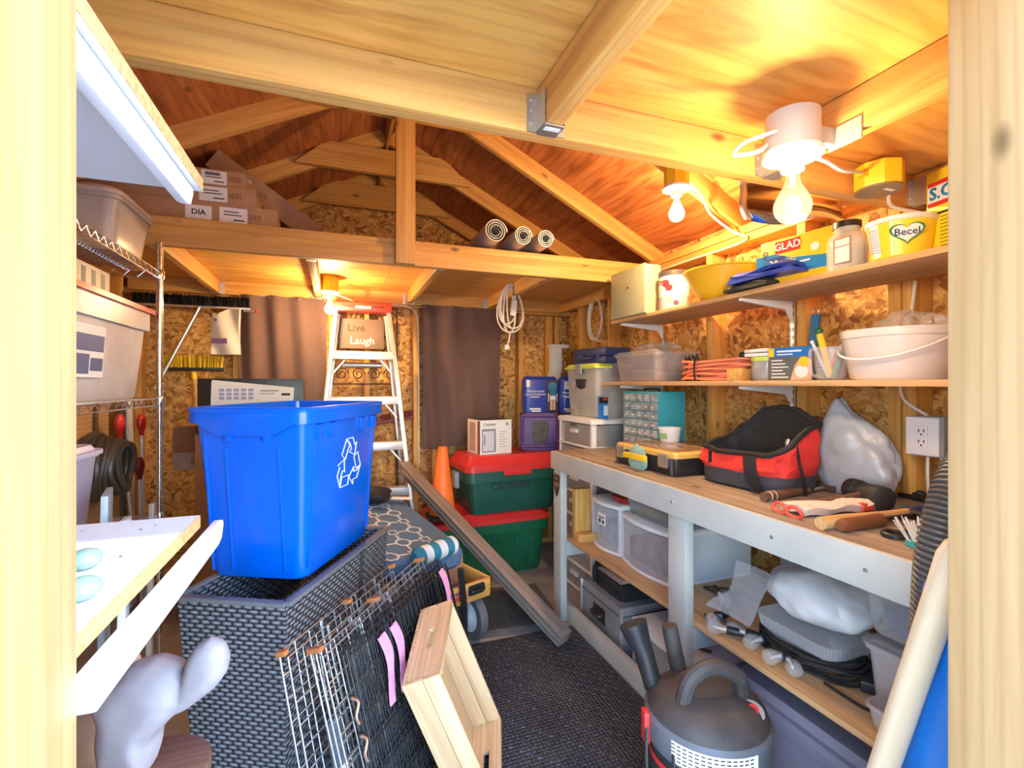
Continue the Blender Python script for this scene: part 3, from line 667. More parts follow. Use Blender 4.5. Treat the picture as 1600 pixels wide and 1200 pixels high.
stick('paintbrush', 'yellow handled tool with green knob in the plastic jug', B0 + Vector((0.0, 0.0, 0.01)), B0 + Vector((-0.02, 0.028, 0.165)), 0.011, (YELLOW, plain('knob_green', (0.02, 0.12, 0.05), 0.4)), 'tool')
stick('pen', 'white pen leaning in the plastic jug', B0 + Vector((-0.005, 0.006, 0.01)), B0 + Vector((-0.03, 0.045, 0.13)), 0.005, (WHITE, WHITE), 'pen')
stick('marker', 'black marker leaning to the doorway side in the plastic jug', B0 + Vector((0.015, -0.01, 0.01)), B0 + Vector((0.0, -0.055, 0.155)), 0.006, (BLACK, WHITE), 'marker')
stick('pencil', 'red pencil lying low in the plastic jug', B0 + Vector((0.01, 0.02, 0.01)), B0 + Vector((-0.015, -0.035, 0.10)), 0.005, (RED, GREY), 'pencil')
stick('screwdriver', 'green handled screwdriver low in the plastic jug', B0 + Vector((-0.01, -0.012, 0.01)), B0 + Vector((0.012, -0.03, 0.10)), 0.007, (plain('driver_green', (0.05, 0.25, 0.08), 0.4), YELLOW), 'tool')
# bucket with film
t = thing('plastic_bucket', 'wide translucent white bucket with a wire handle on the lower shelf', 'bucket', (1.60, 0.965, ZS))
MB().lathe([(0.115, 0), (0.122, 0.008), (0.142, 0.125), (0.146, 0.128), (0.148, 0.150), (0.143, 0.150), (0.138, 0.125), (0.118, 0.01)], 44).build('body', plain('bucket_white', (0.74, 0.70, 0.66), 0.3, var=0.03, alpha=0.93), t)
MB().tube([(-0.152 * math.cos(q) * 1.0, 0.152 * math.sin(q), 0.135 - 0.075 * math.cos(q) ** 1 if math.cos(q) > 0 else 0.135) for q in [R(-90 + 180 * i / 20) for i in range(21)]], 0.0035, 8).build('handle', WHITE, t)
for s in (-1, 1): MB().ball((0, s * 0.15, 0.135), 0.009).build('lug', WHITE, t)
crumple('plastic_film', 'clump of clear plastic film spilling out of the white bucket', (1.615, 0.945, ZS + 0.10), 0.085, 0.10, 0.06, BAGC, 8, 0.25, 'film', 40, 24, None, 0.35, 18)
# putty knife / strap hanging
t = thing('hook_strap', 'blue strap hanging from a hook on the stud above the sander box', 'strap', (SR - 0.02, 1.36, 1.37))
MB().box(-0.006, 0.006, -0.018, 0.018, 0.0, 0.20).build('strap', plain('strap_blue', (0.03, 0.20, 0.45), 0.5), t, Matrix.Rotation(R(6), 4, 'X'), bevel=0.004)
MB().tube(arc((0, -0.02, 0.21), 0.012, 0, 6.28, 12, 'YZ'), 0.003, 6).build('loop', STEEL, t)
# outlet
t = thing('wall_outlet', 'white double socket outlet on a grey box above the workbench', 'outlet', (SR, 0.975, 1.075))
MB().box(-0.045, 0, -0.065, 0.025, 0.0, 0.125).build('back_box', GREY, t, bevel=0.002)
MB().box(-0.052, -0.045, -0.056, 0.034, 0.004, 0.121).build('face_plate', WHITE, t, bevel=0.003)
MB().box(-0.055, -0.051, -0.028, 0.006, 0.03, 0.096).build('socket_block', WHITE, t, bevel=0.001)
b = MB()
for z in (0.047, 0.080):
    for y, w, h in ((-0.018, 0.0015, 0.0045), (-0.004, 0.0015, 0.0045)): b.box(-0.0556, -0.0548, y - w, y + w, z - h, z + h)
    b.lathe([(0.0028, 0), (0.0028, 0.001)], 8, basis((-0.0552, -0.011, z - 0.012), (0, -1, 0), (0, 0, 1), (-1, 0, 0)))
b.build('slots', BLACK, t)['kind'] = 'stuff'
cable('outlet_cable', [(SR - 0.02, 0.965, 1.08), (SR - 0.025, 0.963, 1.0), (SR - 0.02, 0.96, 0.93)], 0.005, CORDW, 'white cable running down the wall below the outlet')
cable('outlet_cable', [(SR - 0.02, 0.965, 1.20), (SR - 0.03, 1.035, 1.27), (SR - 0.02, 1.02, 1.45), (SR - 0.02, 1.0, 1.63)], 0.005, CORDW, 'white cable running up the stud above the outlet')
cable('outlet_cable', [(SR - 0.03, 0.925, 1.08), (SR - 0.04, 0.90, 1.03), (SR - 0.04, 0.86, 0.99), (SR - 0.03, 0.82, 1.0), (SR - 0.03, 0.86, 0.965), (SR - 0.03, 0.945, 0.955), (SR - 0.02, 0.96, 0.935)], 0.004, CORDW, 'looping white cable beside the outlet near the doorway post')
# coil on the wall beyond the shelf, white plastic channel
t = thing('cable_coil', 'coil of grey white cable hung on the right wall studs', 'cable coil', (SR - 0.03, 3.0, 1.77))
b = MB()
for k in range(3):
    b.tube([(0.006 * k - 0.008 + 0.004 * math.sin(q * 2), (0.095 - 0.006 * k) * math.cos(q), (0.155 - 0.008 * k) * math.sin(q) + 0.01 * math.sin(2 * q + k)) for q in [2 * math.pi * i / 36 for i in range(36)]], 0.006, 6, True)
b.tube(smoothpath([(0, 0.02, -0.15), (-0.005, -0.05, -0.17), (0, -0.10, -0.17)]), 0.006, 6); b.build('coil', CORDW, t)['kind'] = 'stuff'
t = thing('plastic_channel', 'white stepped plastic channel fixed in the back right corner', 'channel', (1.67, 3.55, 1.20))
MB().box(-0.05, 0.04, -0.03, 0.03, 0, 0.20).build('lower_channel', WHITE, t, bevel=0.006)
MB().box(-0.04, 0.05, -0.035, 0.03, 0.19, 0.40).build('upper_channel', WHITE, t, bevel=0.006)
MB().box(-0.05, 0.11, -0.04, 0.03, 0.39, 0.42).build('top_lip', WHITE, t, bevel=0.006)
# ================================================================== workbench
XB, ZT, ZL = 1.15, 0.927, 0.458
t = thing('workbench', 'long grey painted workbench with worn plywood top along the right wall', 'workbench', (XB, 0, 0))
Yb0, Yb1 = 0.44, 2.46
MB().box(0, Yb1 - Yb0, 0, 0.605, -0.02, 0).build('top', BENCHTOP, t, basis((0.605, Yb0, ZT), (0, 1, 0), (-1, 0, 0), (0, 0, 1)), bevel=0.004)
MB().box(-0.019, 0, Yb0, Yb1, ZT - 0.098, ZT - 0.001).build('apron', GREYPAINT, t, bevel=0.004)
MB().box(0, 0.60, Yb1 - 0.038, Yb1 - 0.002, ZT - 0.098, ZT - 0.021).build('end_apron', GREYPAINT, t, bevel=0.003)
for y in (0.50, 1.375, 2.368):
    MB().box(-0.0, 0.038, y, y + 0.092, 0, ZT - 0.099 if False else ZT - 0.021).build('leg', GREYPAINT, t, bevel=0.004)
    MB().box(0.55, 0.60, y, y + 0.089, 0, ZT - 0.021).build('leg', GREYPAINT, t, bevel=0.004)
    MB().box(0.038, 0.55, y, y + 0.038, ZL - 0.10, ZL - 0.02).build('crosspiece', GREYPAINT, t, bevel=0.003)
MB().box(0, Yb1 - 0.03 - Yb0, 0, 0.555, -0.018, 0).build('shelf', SHELFPLY, t, basis((0.595, Yb0, ZL), (0, 1, 0), (-1, 0, 0), (0, 0, 1)), bevel=0.002)
MB().box(0.039, 0.075, Yb0, Yb1 - 0.03, 0, 0.088).build('base_rail', GREYPAINT, t, bevel=0.004)
for y in (2.1, 1.42, 1.0, 0.75): MB().lathe([(0.006, 0), (0.005, 0.003)], 10).build('screw', STEEL, t, basis((-0.019, y, ZT - 0.05), (0, -1, 0), (0, 0, 1), (-1, 0, 0)))
# emblem on the far leg
e = thing('metal_badge', 'small shield shaped metal badge on the far leg of the workbench', 'badge', (XB - 0.001, 2.414, 0.742))
sh = [(-0.038, 0.05), (-0.02, 0.062), (0, 0.055), (0.02, 0.062), (0.038, 0.05), (0.034, 0.0), (0.02, -0.04), (0, -0.065), (-0.02, -0.04), (-0.034, 0.0)]
MB().prism(sh, 0, 0.004).build('plate', plain('bronze', (0.10, 0.07, 0.055), 0.4, 0.6), e, FX((0, 0, 0)), bevel=0.001)
plates('bands', [(-0.032, 0.032, -0.008, 0.014), (-0.02, 0.02, 0.03, 0.042)], plain('badge_orange', (0.42, 0.2, 0.12), 0.4, 0.4), e, FX((-0.0045, 0, 0)))

# --- on the bench
t = thing('organiser_case', 'black tool organiser case with yellow rim and metal latches on the bench', 'tool case', (1.435, 1.79, ZT), R(2))
MB().loft([rr(0.33, 0.40, 0.02, 0), rr(0.345, 0.415, 0.025, 0.02), rr(0.345, 0.415, 0.025, 0.072)]).build('tray', BLACK, t)
MB().loft([rr(0.35, 0.42, 0.028, 0.072), rr(0.35, 0.42, 0.028, 0.088), rr(0.335, 0.405, 0.024, 0.096)]).build('lid_frame', plain('case_yellow', (0.72, 0.42, 0.10), 0.4), t)
for k in range(2): MB().box(-0.15 + 0.155 * k, -0.005 + 0.155 * k, -0.185, 0.185, 0.0955, 0.099).build('lid_window', plain('amber_window', (0.30, 0.17, 0.09), 0.12, var=0.5, scale=25), t, bevel=0.001)
for y in (-0.145, 0.15):
    MB().box(-0.187, -0.17, y - 0.028, y + 0.028, 0.03, 0.088).build('latch', STEEL, t, bevel=0.006)
MB().box(-0.222, -0.205, -0.078, 0.078, 0.045, 0.070).build('handle', YELLOW, t, bevel=0.005)
MB().box(-0.02, 0.07, -0.228, -0.207, 0.03, 0.068).build('side_latch', YELLOW, t, bevel=0.004)
for y in (-0.19, 0.19): MB().box(-0.178, -0.172, y - 0.006, y + 0.006, 0.005, 0.07).build('corner_rib', DGREY, t, bevel=0.002)
crumple('rag', 'crumpled pale teal rag stuffed behind the case handle', (1.247, 1.80, ZT), 0.011, 0.075, 0.060, plain('teal_rag', (0.30, 0.52, 0.46), 0.8), 21, 0.2, 'rag', 40, 20, None, 0.25, 22)
t = thing('parts_cabinet', 'teal metal cabinet of small clear drawers at the back of the bench', 'drawer cabinet', (1.50, 1.97, ZT))
MB().box(0, 0.15, 0, 0.33, 0, 0.335).build('shell', TEAL, t, bevel=0.003)
for r in range(7):
    for c in range(5):
        y0, z0 = 0.022 + c * 0.058, 0.012 + r * 0.045
        d = MB().box(-0.008, 0, y0, y0 + 0.052, z0, z0 + 0.039).build('drawer', plain('smoky_drawer', (0.34, 0.38, 0.38), 0.15, var=0.5, scale=18), t, bevel=0.001)
        MB().box(-0.016, -0.008, y0 + 0.018, y0 + 0.034, z0 + 0.014, z0 + 0.022).build('pull', plain('pull_clear', (0.55, 0.58, 0.58), 0.2), d)
MB().tube(smoothpath([(0.07, 0.10, 0.335), (0.07, 0.11, 0.347), (0.07, 0.22, 0.347), (0.07, 0.23, 0.335)], 4), 0.004, 6).build('carry_handle', BLACK, t)
t = thing('small_tub', 'small white tub with green label standing on the organiser case', 'tub', (1.50, 1.90, ZT + 0.0995))
MB().lathe([(0.042, 0), (0.044, 0.003), (0.052, 0.058), (0.055, 0.06), (0.055, 0.066), (0.05, 0.066), (0.042, 0.004)], 28).build('body', WHITE, t)
plate('green_label', 0.045, 0.026, plain('label_green', (0.30, 0.55, 0.22), 0.5), t, basis((-0.0475, -0.012, 0.027), (0.24, -0.97, 0), (-0.16, 0, 0.98), (-0.96, -0.23, -0.15)))
# red tool bag
t = thing('tool_bag', 'open red and black canvas tool bag on the workbench', 'tool bag', (1.465, 1.36, ZT), R(4))
def bagring(z, w, d, sag, n=40, q=0.0):
    out = []
    for i in range(n):
        a = 2 * math.pi * i / n; ca, sa = math.cos(a), math.sin(a); e = 0.55
        x = d / 2 * math.copysign(abs(ca) ** e, ca); y = w / 2 * math.copysign(abs(sa) ** e, sa)
        k = 1 + sag * (math.sin(3 * a + q) * 0.4 + math.sin(7 * a + 2 * q) * 0.3 + math.sin(11 * a + q * 3) * 0.18)
        out.append((x * k, y * k, z))
    return out
MB().loft([bagring(0.0, 0.32, 0.22, 0.02), bagring(0.01, 0.36, 0.25, 0.03), bagring(0.045, 0.365, 0.25, 0.05, q=1), bagring(0.062, 0.363, 0.247, 0.05, q=1.3)], (True, False)).build('base', plain('charcoal_canvas', (0.045, 0.045, 0.055), 0.75, var=0.25, scale=40, bmp=0.2), t)
def lift(ring, f):
    return [(p[0], p[1], p[2] + f(p)) for p in ring]
HS = [(0, 0.285), (35, 0.205), (75, 0.150), (120, 0.128), (165, 0.120), (200, 0.126), (240, 0.165), (285, 0.238), (325, 0.236), (360, 0.285)]
def rimz(i, n=40):
    a = 360.0 * i / n
    for (a0, h0), (a1, h1) in zip(HS, HS[1:]):
        if a0 <= a <= a1: k = (a - a0) / (a1 - a0); k = k * k * (3 - 2 * k); return h0 + (h1 - h0) * k
base_ = bagring(0.060, 0.363, 0.247, 0.05, q=1.3); top_ = bagring(0.0, 0.40, 0.235, 0.05, q=2.6)
rim = [(p[0] * (1.05 if p[0] > 0 else 0.80) + 0.006 * math.sin(i * 1.3), p[1] * (1.0 if p[0] > 0 else 0.96), rimz(i)) for i, p in enumerate(top_)]
def between(k, bulge, sag):
    out = []
    for i, (p, r_) in enumerate(zip(base_, rim)):
        w = 1 + bulge + sag * (math.sin(i * 1.9) + 0.6 * math.sin(i * 0.83 + 1.7))
        out.append(((p[0] + (r_[0] - p[0]) * k) * w, (p[1] + (r_[1] - p[1]) * k) * w, p[2] + (r_[2] - p[2]) * k))
    return out
MB().loft([base_, between(0.25, 0.06, 0.030), between(0.5, 0.0, 0.045), between(0.75, 0.03, 0.035), between(0.9, -0.02, 0.02), rim], (False, False)).build('side_panel', REDFAB, t)
rin = [(p[0] * 0.96, p[1] * 0.96, p[2] - 0.002) for p in rim]
MB().loft([rin, [(p[0] * 0.9, p[1] * 0.9, 0.06 + p[2] * 0.35) for p in rim], [(p[0] * 0.75, p[1] * 0.8, 0.05) for p in rim]], (False, True)).build('lining', BLACKFAB, t)
MB().tube([Vector(p) for p in rim], 0.010, 8, True).build('zip_edge', BLACKFAB, t)
MB().sheet(lambda u, v: (-0.131 - 0.014 * math.sin(u * 3.1), -0.075 - 0.035 * u + (v - 0.5) * 0.05, 0.125 - 0.118 * u), 8, 3, 0.004).build('strap', BLACKFAB, t)
MB().sheet(lambda u, v: (-0.05 + 0.05 * u - 0.03 * math.sin(u * 3), -0.192 - 0.02 * math.sin(u * 3.1), 0.15 - 0.145 * u + (v - .5) * 0.04), 8, 3, 0.004).build('strap', BLACKFAB, t)
MB().lathe([(0.008, 0), (0.008, 0.02), (0.006, 0.022), (0.006, 0.05), (0.009, 0.055), (0.009, 0.07)], 12, Matrix.Rotation(R(25), 4, 'Y') @ T(0, 0, 0)).build('socket_tool', STEEL, t, T(0.02, -0.09, 0.11))
MB().box(-0.006, 0.006, -0.004, 0.004, -0.045, 0).build('zip_pull', BLACK, t, T(-0.128, 0.10, 0.122), bevel=0.002)
# grey carrier bag
def bagshape(p):
    k = p.z / 0.27
    return Vector((p.x * (1.0 if k < 0.5 else 1 - 0.45 * (k - 0.5)), p.y * (1.12 - 0.32 * k) + 0.03 * k, p.z * (1.0 + 0.25 * math.exp(-((p.y - 0.04) / 0.05) ** 2) * k)))
crumple('carrier_bag', 'pale grey plastic carrier bag bulging beside the red tool bag', (1.66, 1.135, ZT), 0.075, 0.155, 0.150, plain('carrier_grey', (0.46, 0.50, 0.55), 0.28, var=0.12, scale=12, alpha=0.96), 14, 0.08, 'bag', 90, 60, bagshape, 0.14, 11)
t = thing('plastic_clamshell', 'ribbed clear plastic clamshell sticking out of the carrier bag', 'container', (1.66, 1.27, ZT + 0.20))
for k in range(7): MB().box(-0.035, 0.035, -0.05 + k * 0.014, -0.042 + k * 0.014, 0.0, 0.055 - 0.002 * k).build('rib', plain('brown_film', (0.25, 0.14, 0.09), 0.12, alpha=0.75), t, Matrix.Rotation(R(15), 4, 'X'))
# hand tools lying about
def tool_dir(p0, p1): return Vector(p0), Vector(p1)
def tq(px, py, z=ZT + 0.012): return at(px, py, Z=z)
def grip(b, p0, p1, rs, n=12, mi=0):
    v = p1 - p0; b.tube([p0 + v * (i / (len(rs) - 1)) for i in range(len(rs))], rs, n, False, mi)
t = thing('old_hammer', 'hammer with dark brown grip lying beside the red tool bag', 'hammer', tq(1193, 778))
p0, p1 = Vector((0, 0, 0.003)), tq(1262, 766) - tq(1193, 778)
b = MB(); grip(b, p0, p1, [0.015, 0.016, 0.0145, 0.015, 0.013]); b.build('grip', DARKW, t)
b = MB(); grip(b, p1, p1 + (p1 - p0) * 0.8, [0.006, 0.006]); b.build('shank', STEEL, t)
b = MB(); e1 = p1 + (p1 - p0) * 0.8; b.tube([e1 + Vector((-0.03, 0.045, 0.0)), e1 + Vector((0, 0, 0.006)), e1 + Vector((0.03, -0.05, 0))], [0.006, 0.012, 0.012], 10); b.build('head', STEEL, t)
for k in (0.1, 0.2): MB().tube([p0 + (p1 - p0) * (k - 0.008), p0 + (p1 - p0) * (k + 0.008)], 0.0166, 12).build('grip_ring', OFFWHITE, t)
t = thing('rubber_mallet', 'black rubber mallet with wooden handle lying on the bench', 'mallet', tq(1355, 772, ZT + 0.036))
b = MB(); hd = (tq(1392, 785) - tq(1318, 762)); hd.z = 0; hd.normalize(); b.tube([-hd * 0.07, -hd * 0.066, -hd * 0.03, -hd * 0.028, hd * 0.028, hd * 0.03, hd * 0.066, hd * 0.07], [0.030, 0.036, 0.036, 0.033, 0.033, 0.036, 0.036, 0.030], 20); b.build('head', RUBBER, t)
hv = (tq(1245, 776) - tq(1335, 768)); hv.z = -0.02
b = MB(); grip(b, Vector((0, 0, 0)), hv, [0.011, 0.012, 0.013, 0.014]); b.build('handle', DARKW, t)
t = thing('work_glove', 'white work glove with red cuffs and fingertips folded on the bench edge', 'glove', tq(1290, 800, ZT))
gx = (tq(1365, 793, ZT) - tq(1225, 805, ZT)); gl = gx.length; gx.normalize(); gy = Vector((0, 0, 1)).cross(gx)
MB().sheet(lambda u, v: gx * ((u - 0.5) * gl * 0.78 + 0.01) + gy * ((v - 0.5) * 0.085 * (1 - 0.25 * u)) + Vector((0, 0, 0.014 + 0.008 * math.sin(v * 3.14) + 0.004 * wob(u, v))), 12, 8, 0.02).build('palm', plain('glove_white', (0.72, 0.66, 0.60), 0.8), t)
for k in range(3):
    o_ = gy * (-0.028 + 0.028 * k); b = MB(); b.tube([gx * (gl * 0.28) + o_ + Vector((0, 0, 0.014)), gx * (gl * 0.42) + o_ * 0.8 + Vector((0, 0, 0.013)), gx * (gl * 0.5) + o_ * 0.7 + Vector((0, 0, 0.011))], [0.014, 0.013, 0.009], 10); b.build('finger', plain('glove_red', (0.75, 0.10, 0.06), 0.7), t)
for k in range(2):
    c0 = -gx * gl * 0.42 + gy * (-0.026 + 0.05 * k) + Vector((0, 0, 0.016)); b = MB()
    b.tube([c0 + gy * (0.026 * math.cos(q)) + Vector((0, 0, 0.013 * math.sin(q))) + gx * 0.004 * math.sin(q * 2) for q in [2 * math.pi * i / 16 for i in range(16)]], 0.005, 6, True); b.build('cuff', plain('glove_red', (0, 0, 0)), t)
t = thing('wooden_hammer', 'hammer with pale wooden handle and blue dipped neck near the bench edge', 'hammer', tq(1282, 818, ZT + 0.016))
e1 = tq(1425, 800, ZT + 0.016) - tq(1282, 818, ZT + 0.016)
b = MB(); grip(b, Vector((0, 0, 0)), e1, [0.017, 0.017, 0.014, 0.012, 0.012]); b.build('handle', HANDLEW, t)
b = MB(); grip(b, e1 * 0.98, e1 * 1.16, [0.015, 0.017, 0.016]); b.build('neck', NAVY, t)
pn = Vector((e1.y, -e1.x, 0)).normalized(); b = MB(); b.tube([e1 * 1.1 - pn * 0.05, e1 * 1.1, e1 * 1.1 + pn * 0.04], [0.008, 0.015, 0.013], 10); b.build('head', DGREY, t)
t = thing('leather_hammer', 'hammer with ribbed brown leather grip at the bench edge', 'hammer', tq(1312, 822, ZT + 0.016))
e1 = tq(1378, 812, ZT + 0.016) - tq(1312, 822, ZT + 0.016)
b = MB(); grip(b, Vector((0, 0, 0)), e1, [0.013] + [0.0165 + 0.0012 * (k % 2) for k in range(18)] + [0.014], 14); b.build('grip', plain('brown_leather', (0.20, 0.075, 0.03), 0.45), t)
b = MB(); grip(b, e1, e1 * 1.9, [0.006, 0.006]); b.build('shank', BLACK, t)
b = MB(); b.tube([e1 * 1.9 - pn * 0.04, e1 * 1.9, e1 * 1.9 + pn * 0.05], [0.012, 0.013, 0.005], 10); b.build('head', BLACK, t)
t = thing('hand_tool', 'black strap wrench with round loop beside the leather hammer', 'wrench', tq(1400, 835, ZT + 0.008))
MB().tube(arc((0, 0, 0), 0.026, 0, 6.28, 20, 'XY'), 0.006, 6).build('loop', BLACK, t)
b = MB(); grip(b, Vector((0.02, -0.01, 0.004)), tq(1460, 800, ZT + 0.008) - tq(1400, 835, ZT + 0.008), [0.008, 0.01, 0.009]); b.build('handle', BLACK, t)
t = thing('caulking_gun', 'black metal bar tool lying behind the mallet', 'tool', tq(1405, 772, ZT + 0.01))
b = MB(); grip(b, Vector((0, 0, 0)), tq(1480, 788, ZT + 0.01) - tq(1405, 772, ZT + 0.01), [0.007, 0.009, 0.011]); b.build('bar', BLACK, t)
MB().ball((0.03, -0.04, 0.008), 0.016, sc=(1, 1.5, 0.7)).build('grip', BLACK, t)
t = thing('hand_brush', 'white bristled brush with teal base at the near end of the bench', 'brush', tq(1447, 862, ZT))
MB().box(-0.022, 0.022, -0.07, 0.04, 0.0, 0.016).build('base', plain('brush_teal', (0.02, 0.42, 0.44), 0.4), t, Matrix.Rotation(R(-30), 4, 'Z'), bevel=0.006)
b = MB(); rnd = random.Random(4)
for k in range(90):
    x, y = rnd.uniform(-0.02, 0.02), rnd.uniform(-0.065, 0.035); b.tube([(x, y, 0.014), (x * 1.8 - 0.005, y * 1.25 + 0.012, 0.062 + rnd.uniform(-0.006, 0.006))], 0.0012, 4)
b.build('bristles', OFFWHITE, t, Matrix.Rotation(R(-30), 4, 'Z'))['kind'] = 'stuff'
b = MB(); b.tube([(0, -0.1, 0.012), (0.02, -0.2, 0.012)], [0.010, 0.012], 8)
# little debris behind the bag
tag(MB().tube([tq(1270, 755), tq(1300, 765), tq(1320, 762)], [0.008, 0.012, 0.008], 8).build('pliers', DARKW), 'small brown tool poking out from under the carrier bag', 'tool')

# --- on the bench's shelf
def drawerbin(name, label, loc, w, d, h, fmat, nd=1, cat='drawer box', lidc=WHITE):
    """white framed drawer box; the drawer front looks to -X and bows out"""
    t = thing(name, label, cat, loc)
    bow = lambda z, k=1.0: [(0.0 - 0.03 * math.sin(math.pi * i / 10) * k, w * i / 10, z) for i in range(11)] + [(d, w, z), (d, 0, z)]
    MB().loft([bow(h - 0.022), bow(h - 0.006), [(p[0] * 0.96 + 0.008, p[1] * 0.96 + 0.008, h) for p in bow(h)]]).build('top', lidc, t)
    MB().loft([bow(0), bow(0.012)]).build('bottom', WHITE, t)
    for y in (0, w - 0.016): MB().box(0, d, y, y + 0.016, 0.012, h - 0.022).build('side', plain('milky_plastic', (0.72, 0.76, 0.82), 0.35, var=0.03, alpha=0.93), t)
    for k in range(nd):
        z0, z1 = 0.014 + (h - 0.038) * k / nd, 0.014 + (h - 0.038) * (k + 1) / nd - 0.004
        fr = [[(-0.028 * math.sin(math.pi * i / 10) + dx, 0.018 + (w - 0.036) * i / 10, z) for i in range(11)] + [(0.004 + dx, w - 0.018, z), (0.004 + dx, 0.018, z)] for z, dx in ((z0, 0.0), (z1, 0.0))]
        MB().loft(fr).build('drawer_front', fmat, t)
        MB().box(0.03, d - 0.05, 0.03, w - 0.03, z0, z0 + (z1 - z0) * 0.55).build('contents', plain('mixed_bits', (0.14, 0.13, 0.13), 0.6, var=0.8, scale=18), t)
    return t
t = drawerbin('drawer_box', 'white drawer box with price sticker at the far end of the bench shelf', (1.30, 2.02, ZL), 0.27, 0.40, 0.245, plain('drawer_clear', (0.60, 0.65, 0.72), 0.15, alpha=0.32))
plate('sticker', 0.075, 0.06, PAPER, t, FX((-0.03, 0.12, 0.155)))
plates('sticker_print', [(-0.028, -0.008, -0.02, 0.0), (0.004, 0.024, -0.02, -0.004), (-0.028, 0.024, 0.006, 0.012)], INK, t, FX((-0.0308, 0.12, 0.155)))
t = drawerbin('drawer_box', 'white drawer box with smoky front half behind the middle bench leg', (1.30, 1.63, ZL), 0.375, 0.42, 0.225, plain('drawer_smoke', (0.60, 0.58, 0.60), 0.15, alpha=0.32))
clearbox('storage_box', 'clear box of hardware on the drawer box behind the middle bench leg', (1.475, 1.825, ZL + 0.2255), 0.36, 0.33, 0.12, mat=plain('grey_clear', (0.55, 0.55, 0.52), 0.2, alpha=0.25))
tag(MB().loft([rr(0.25, 0.20, 0.03, 0), rr(0.27, 0.22, 0.03, 0.035), rr(0.2, 0.15, 0.03, 0.05)]).build('hardware_bag', plain('brown_film2', (0.30, 0.20, 0.10), 0.25, var=0.5), None, T(1.47, 1.825, ZL + 0.24)), 'brown film wrapped hardware inside the clear box', 'bag')
tag(MB().loft([rr(0.16, 0.12, 0.03, 0), rr(0.18, 0.14, 0.03, 0.03), rr(0.08, 0.06, 0.02, 0.05)]).build('snack_bag', plain('crimson_foil', (0.36, 0.02, 0.02), 0.3, var=0.6, scale=30), None, T(1.41, 2.09, ZL + 0.2455)), 'crimson and gold foil bag on the stickered drawer box', 'bag')
tag(MB().box(0, 0.27, -0.019, 0.019, -0.045, 0.045).build('timber_offcut', PINE, None, basis((1.262, 2.345, ZL + 0.0), (0, 0, 1), (0, 1, 0), (-1, 0, 0)), bevel=0.002), 'upright timber offcut beside the far drawer box', 'timber')
tag(MB().box(0, 0.15, -0.035, 0.035, 0, 0.04).build('timber_offcut', PINE, None, basis((1.21, 2.30, ZL + 0.0), (0.9, -0.1, 0), (0.1, 0.9, 0), (0, 0, 1)), bevel=0.002), 'short timber offcut lying at the far end of the bench shelf', 'timber')
# vacuum-sealed white bundle in clear film
def bundle(p):
    return Vector((p.x, p.y, p.z * (1 - 0.15 * max(0, -p.y) / 0.2)))
crumple('cloth_bundle', 'white cloth bundled in a clear plastic bag on the bench shelf', (1.47, 1.115, ZL + 0.095), 0.145, 0.175, 0.085, plain('white_cloth', (0.76, 0.76, 0.75), 0.55, var=0.05), 31, 0.08, 'bundle', 80, 44, bundle, 0.10, 10)
t = thing('bag_film', 'loose clear film tail of the bag around the white cloth', 'film', (1.33, 1.245, ZL + 0.06))
MB().sheet(lambda u, v: (0.06 - 0.15 * u - 0.03 * v, 0.02 + (v - 0.5) * 0.17 * (1 - 0.2 * u) + 0.02 * wob(u * 0.3, v * 0.4), 0.13 - 0.13 * u + 0.015 * wob(u * 0.5, v * 0.3)), 10, 10, 0.0015).build('film', plain('film_clear', (0.72, 0.73, 0.76), 0.12, alpha=0.22), t)
t = thing('clamshell_tray', 'ribbed clear clamshell tray under the white cloth bundle', 'tray', (1.40, 1.085, ZL + 0.022))
ribs = []
b = MB(); n = 120
for z, s in ((0.0, 0.88), (0.035, 0.95), (0.036, 1.0), (0.075, 1.06)):
    base = []
    for i in range(n):
        a = 2 * math.pi * i / n; e = 0.35; ca, sa = math.cos(a), math.sin(a)
        k = s + 0.012 * (i % 2)
        base.append((0.10 * k * math.copysign(abs(ca) ** e, ca), 0.13 * k * math.copysign(abs(sa) ** e, sa), z))
    ribs.append(base)
b.loft(ribs).build('tray', plain('clamshell_clear', (0.65, 0.66, 0.68), 0.1, alpha=0.45), t)
# string lights
t = thing('string_lights', 'tangled black string lights with clear bulbs along the bench shelf', 'string lights', (1.33, 1.09, ZL))
b = MB()
for k in range(9):
    rx, ry = 0.115 - 0.007 * (k % 4), 0.165 - 0.010 * (k % 5); z = 0.008 + 0.0055 * k
    b.tube([(0.055 + rx * math.cos(q), ry * math.sin(q) - 0.01, z + 0.004 * math.sin(4 * q + k)) for q in [2 * math.pi * i / 34 for i in range(34)]], 0.0048, 6, True)
b.tube(smoothpath([(-0.05, -0.13, 0.008), (-0.05, -0.24, 0.006), (-0.02, -0.29, 0.006), (0.03, -0.25, 0.006), (0.05, -0.18, 0.012)]), 0.0048, 6)
b.tube(smoothpath([(-0.05, 0.2, 0.01), (-0.09, 0.24, 0.04), (0.0, 0.30, 0.01), (0.1, 0.40, 0.006), (0.05, 0.45, 0.03), (0.1, 0.36, 0.05), (0.15, 0.42, 0.01)]), 0.0048, 6)
b.tube(smoothpath([(-0.05, 0.08, 0.01), (-0.10, 0.17, 0.02), (-0.11, 0.24, 0.006), (-0.08, 0.30, 0.01)]), 0.0048, 6)
b.build('cable', CORDK, t)['kind'] = 'stuff'
MB().box(-0.03, 0.03, -0.022, 0.022, 0, 0.03).build('plug', BLACK, t, T(0.045, -0.19, 0.006) @ Matrix.Rotation(R(35), 4, 'Z'), bevel=0.004)
def bulb_spot(px, py, z): return at(px, py, Z=z) - Vector((1.33, 1.09, ZL))
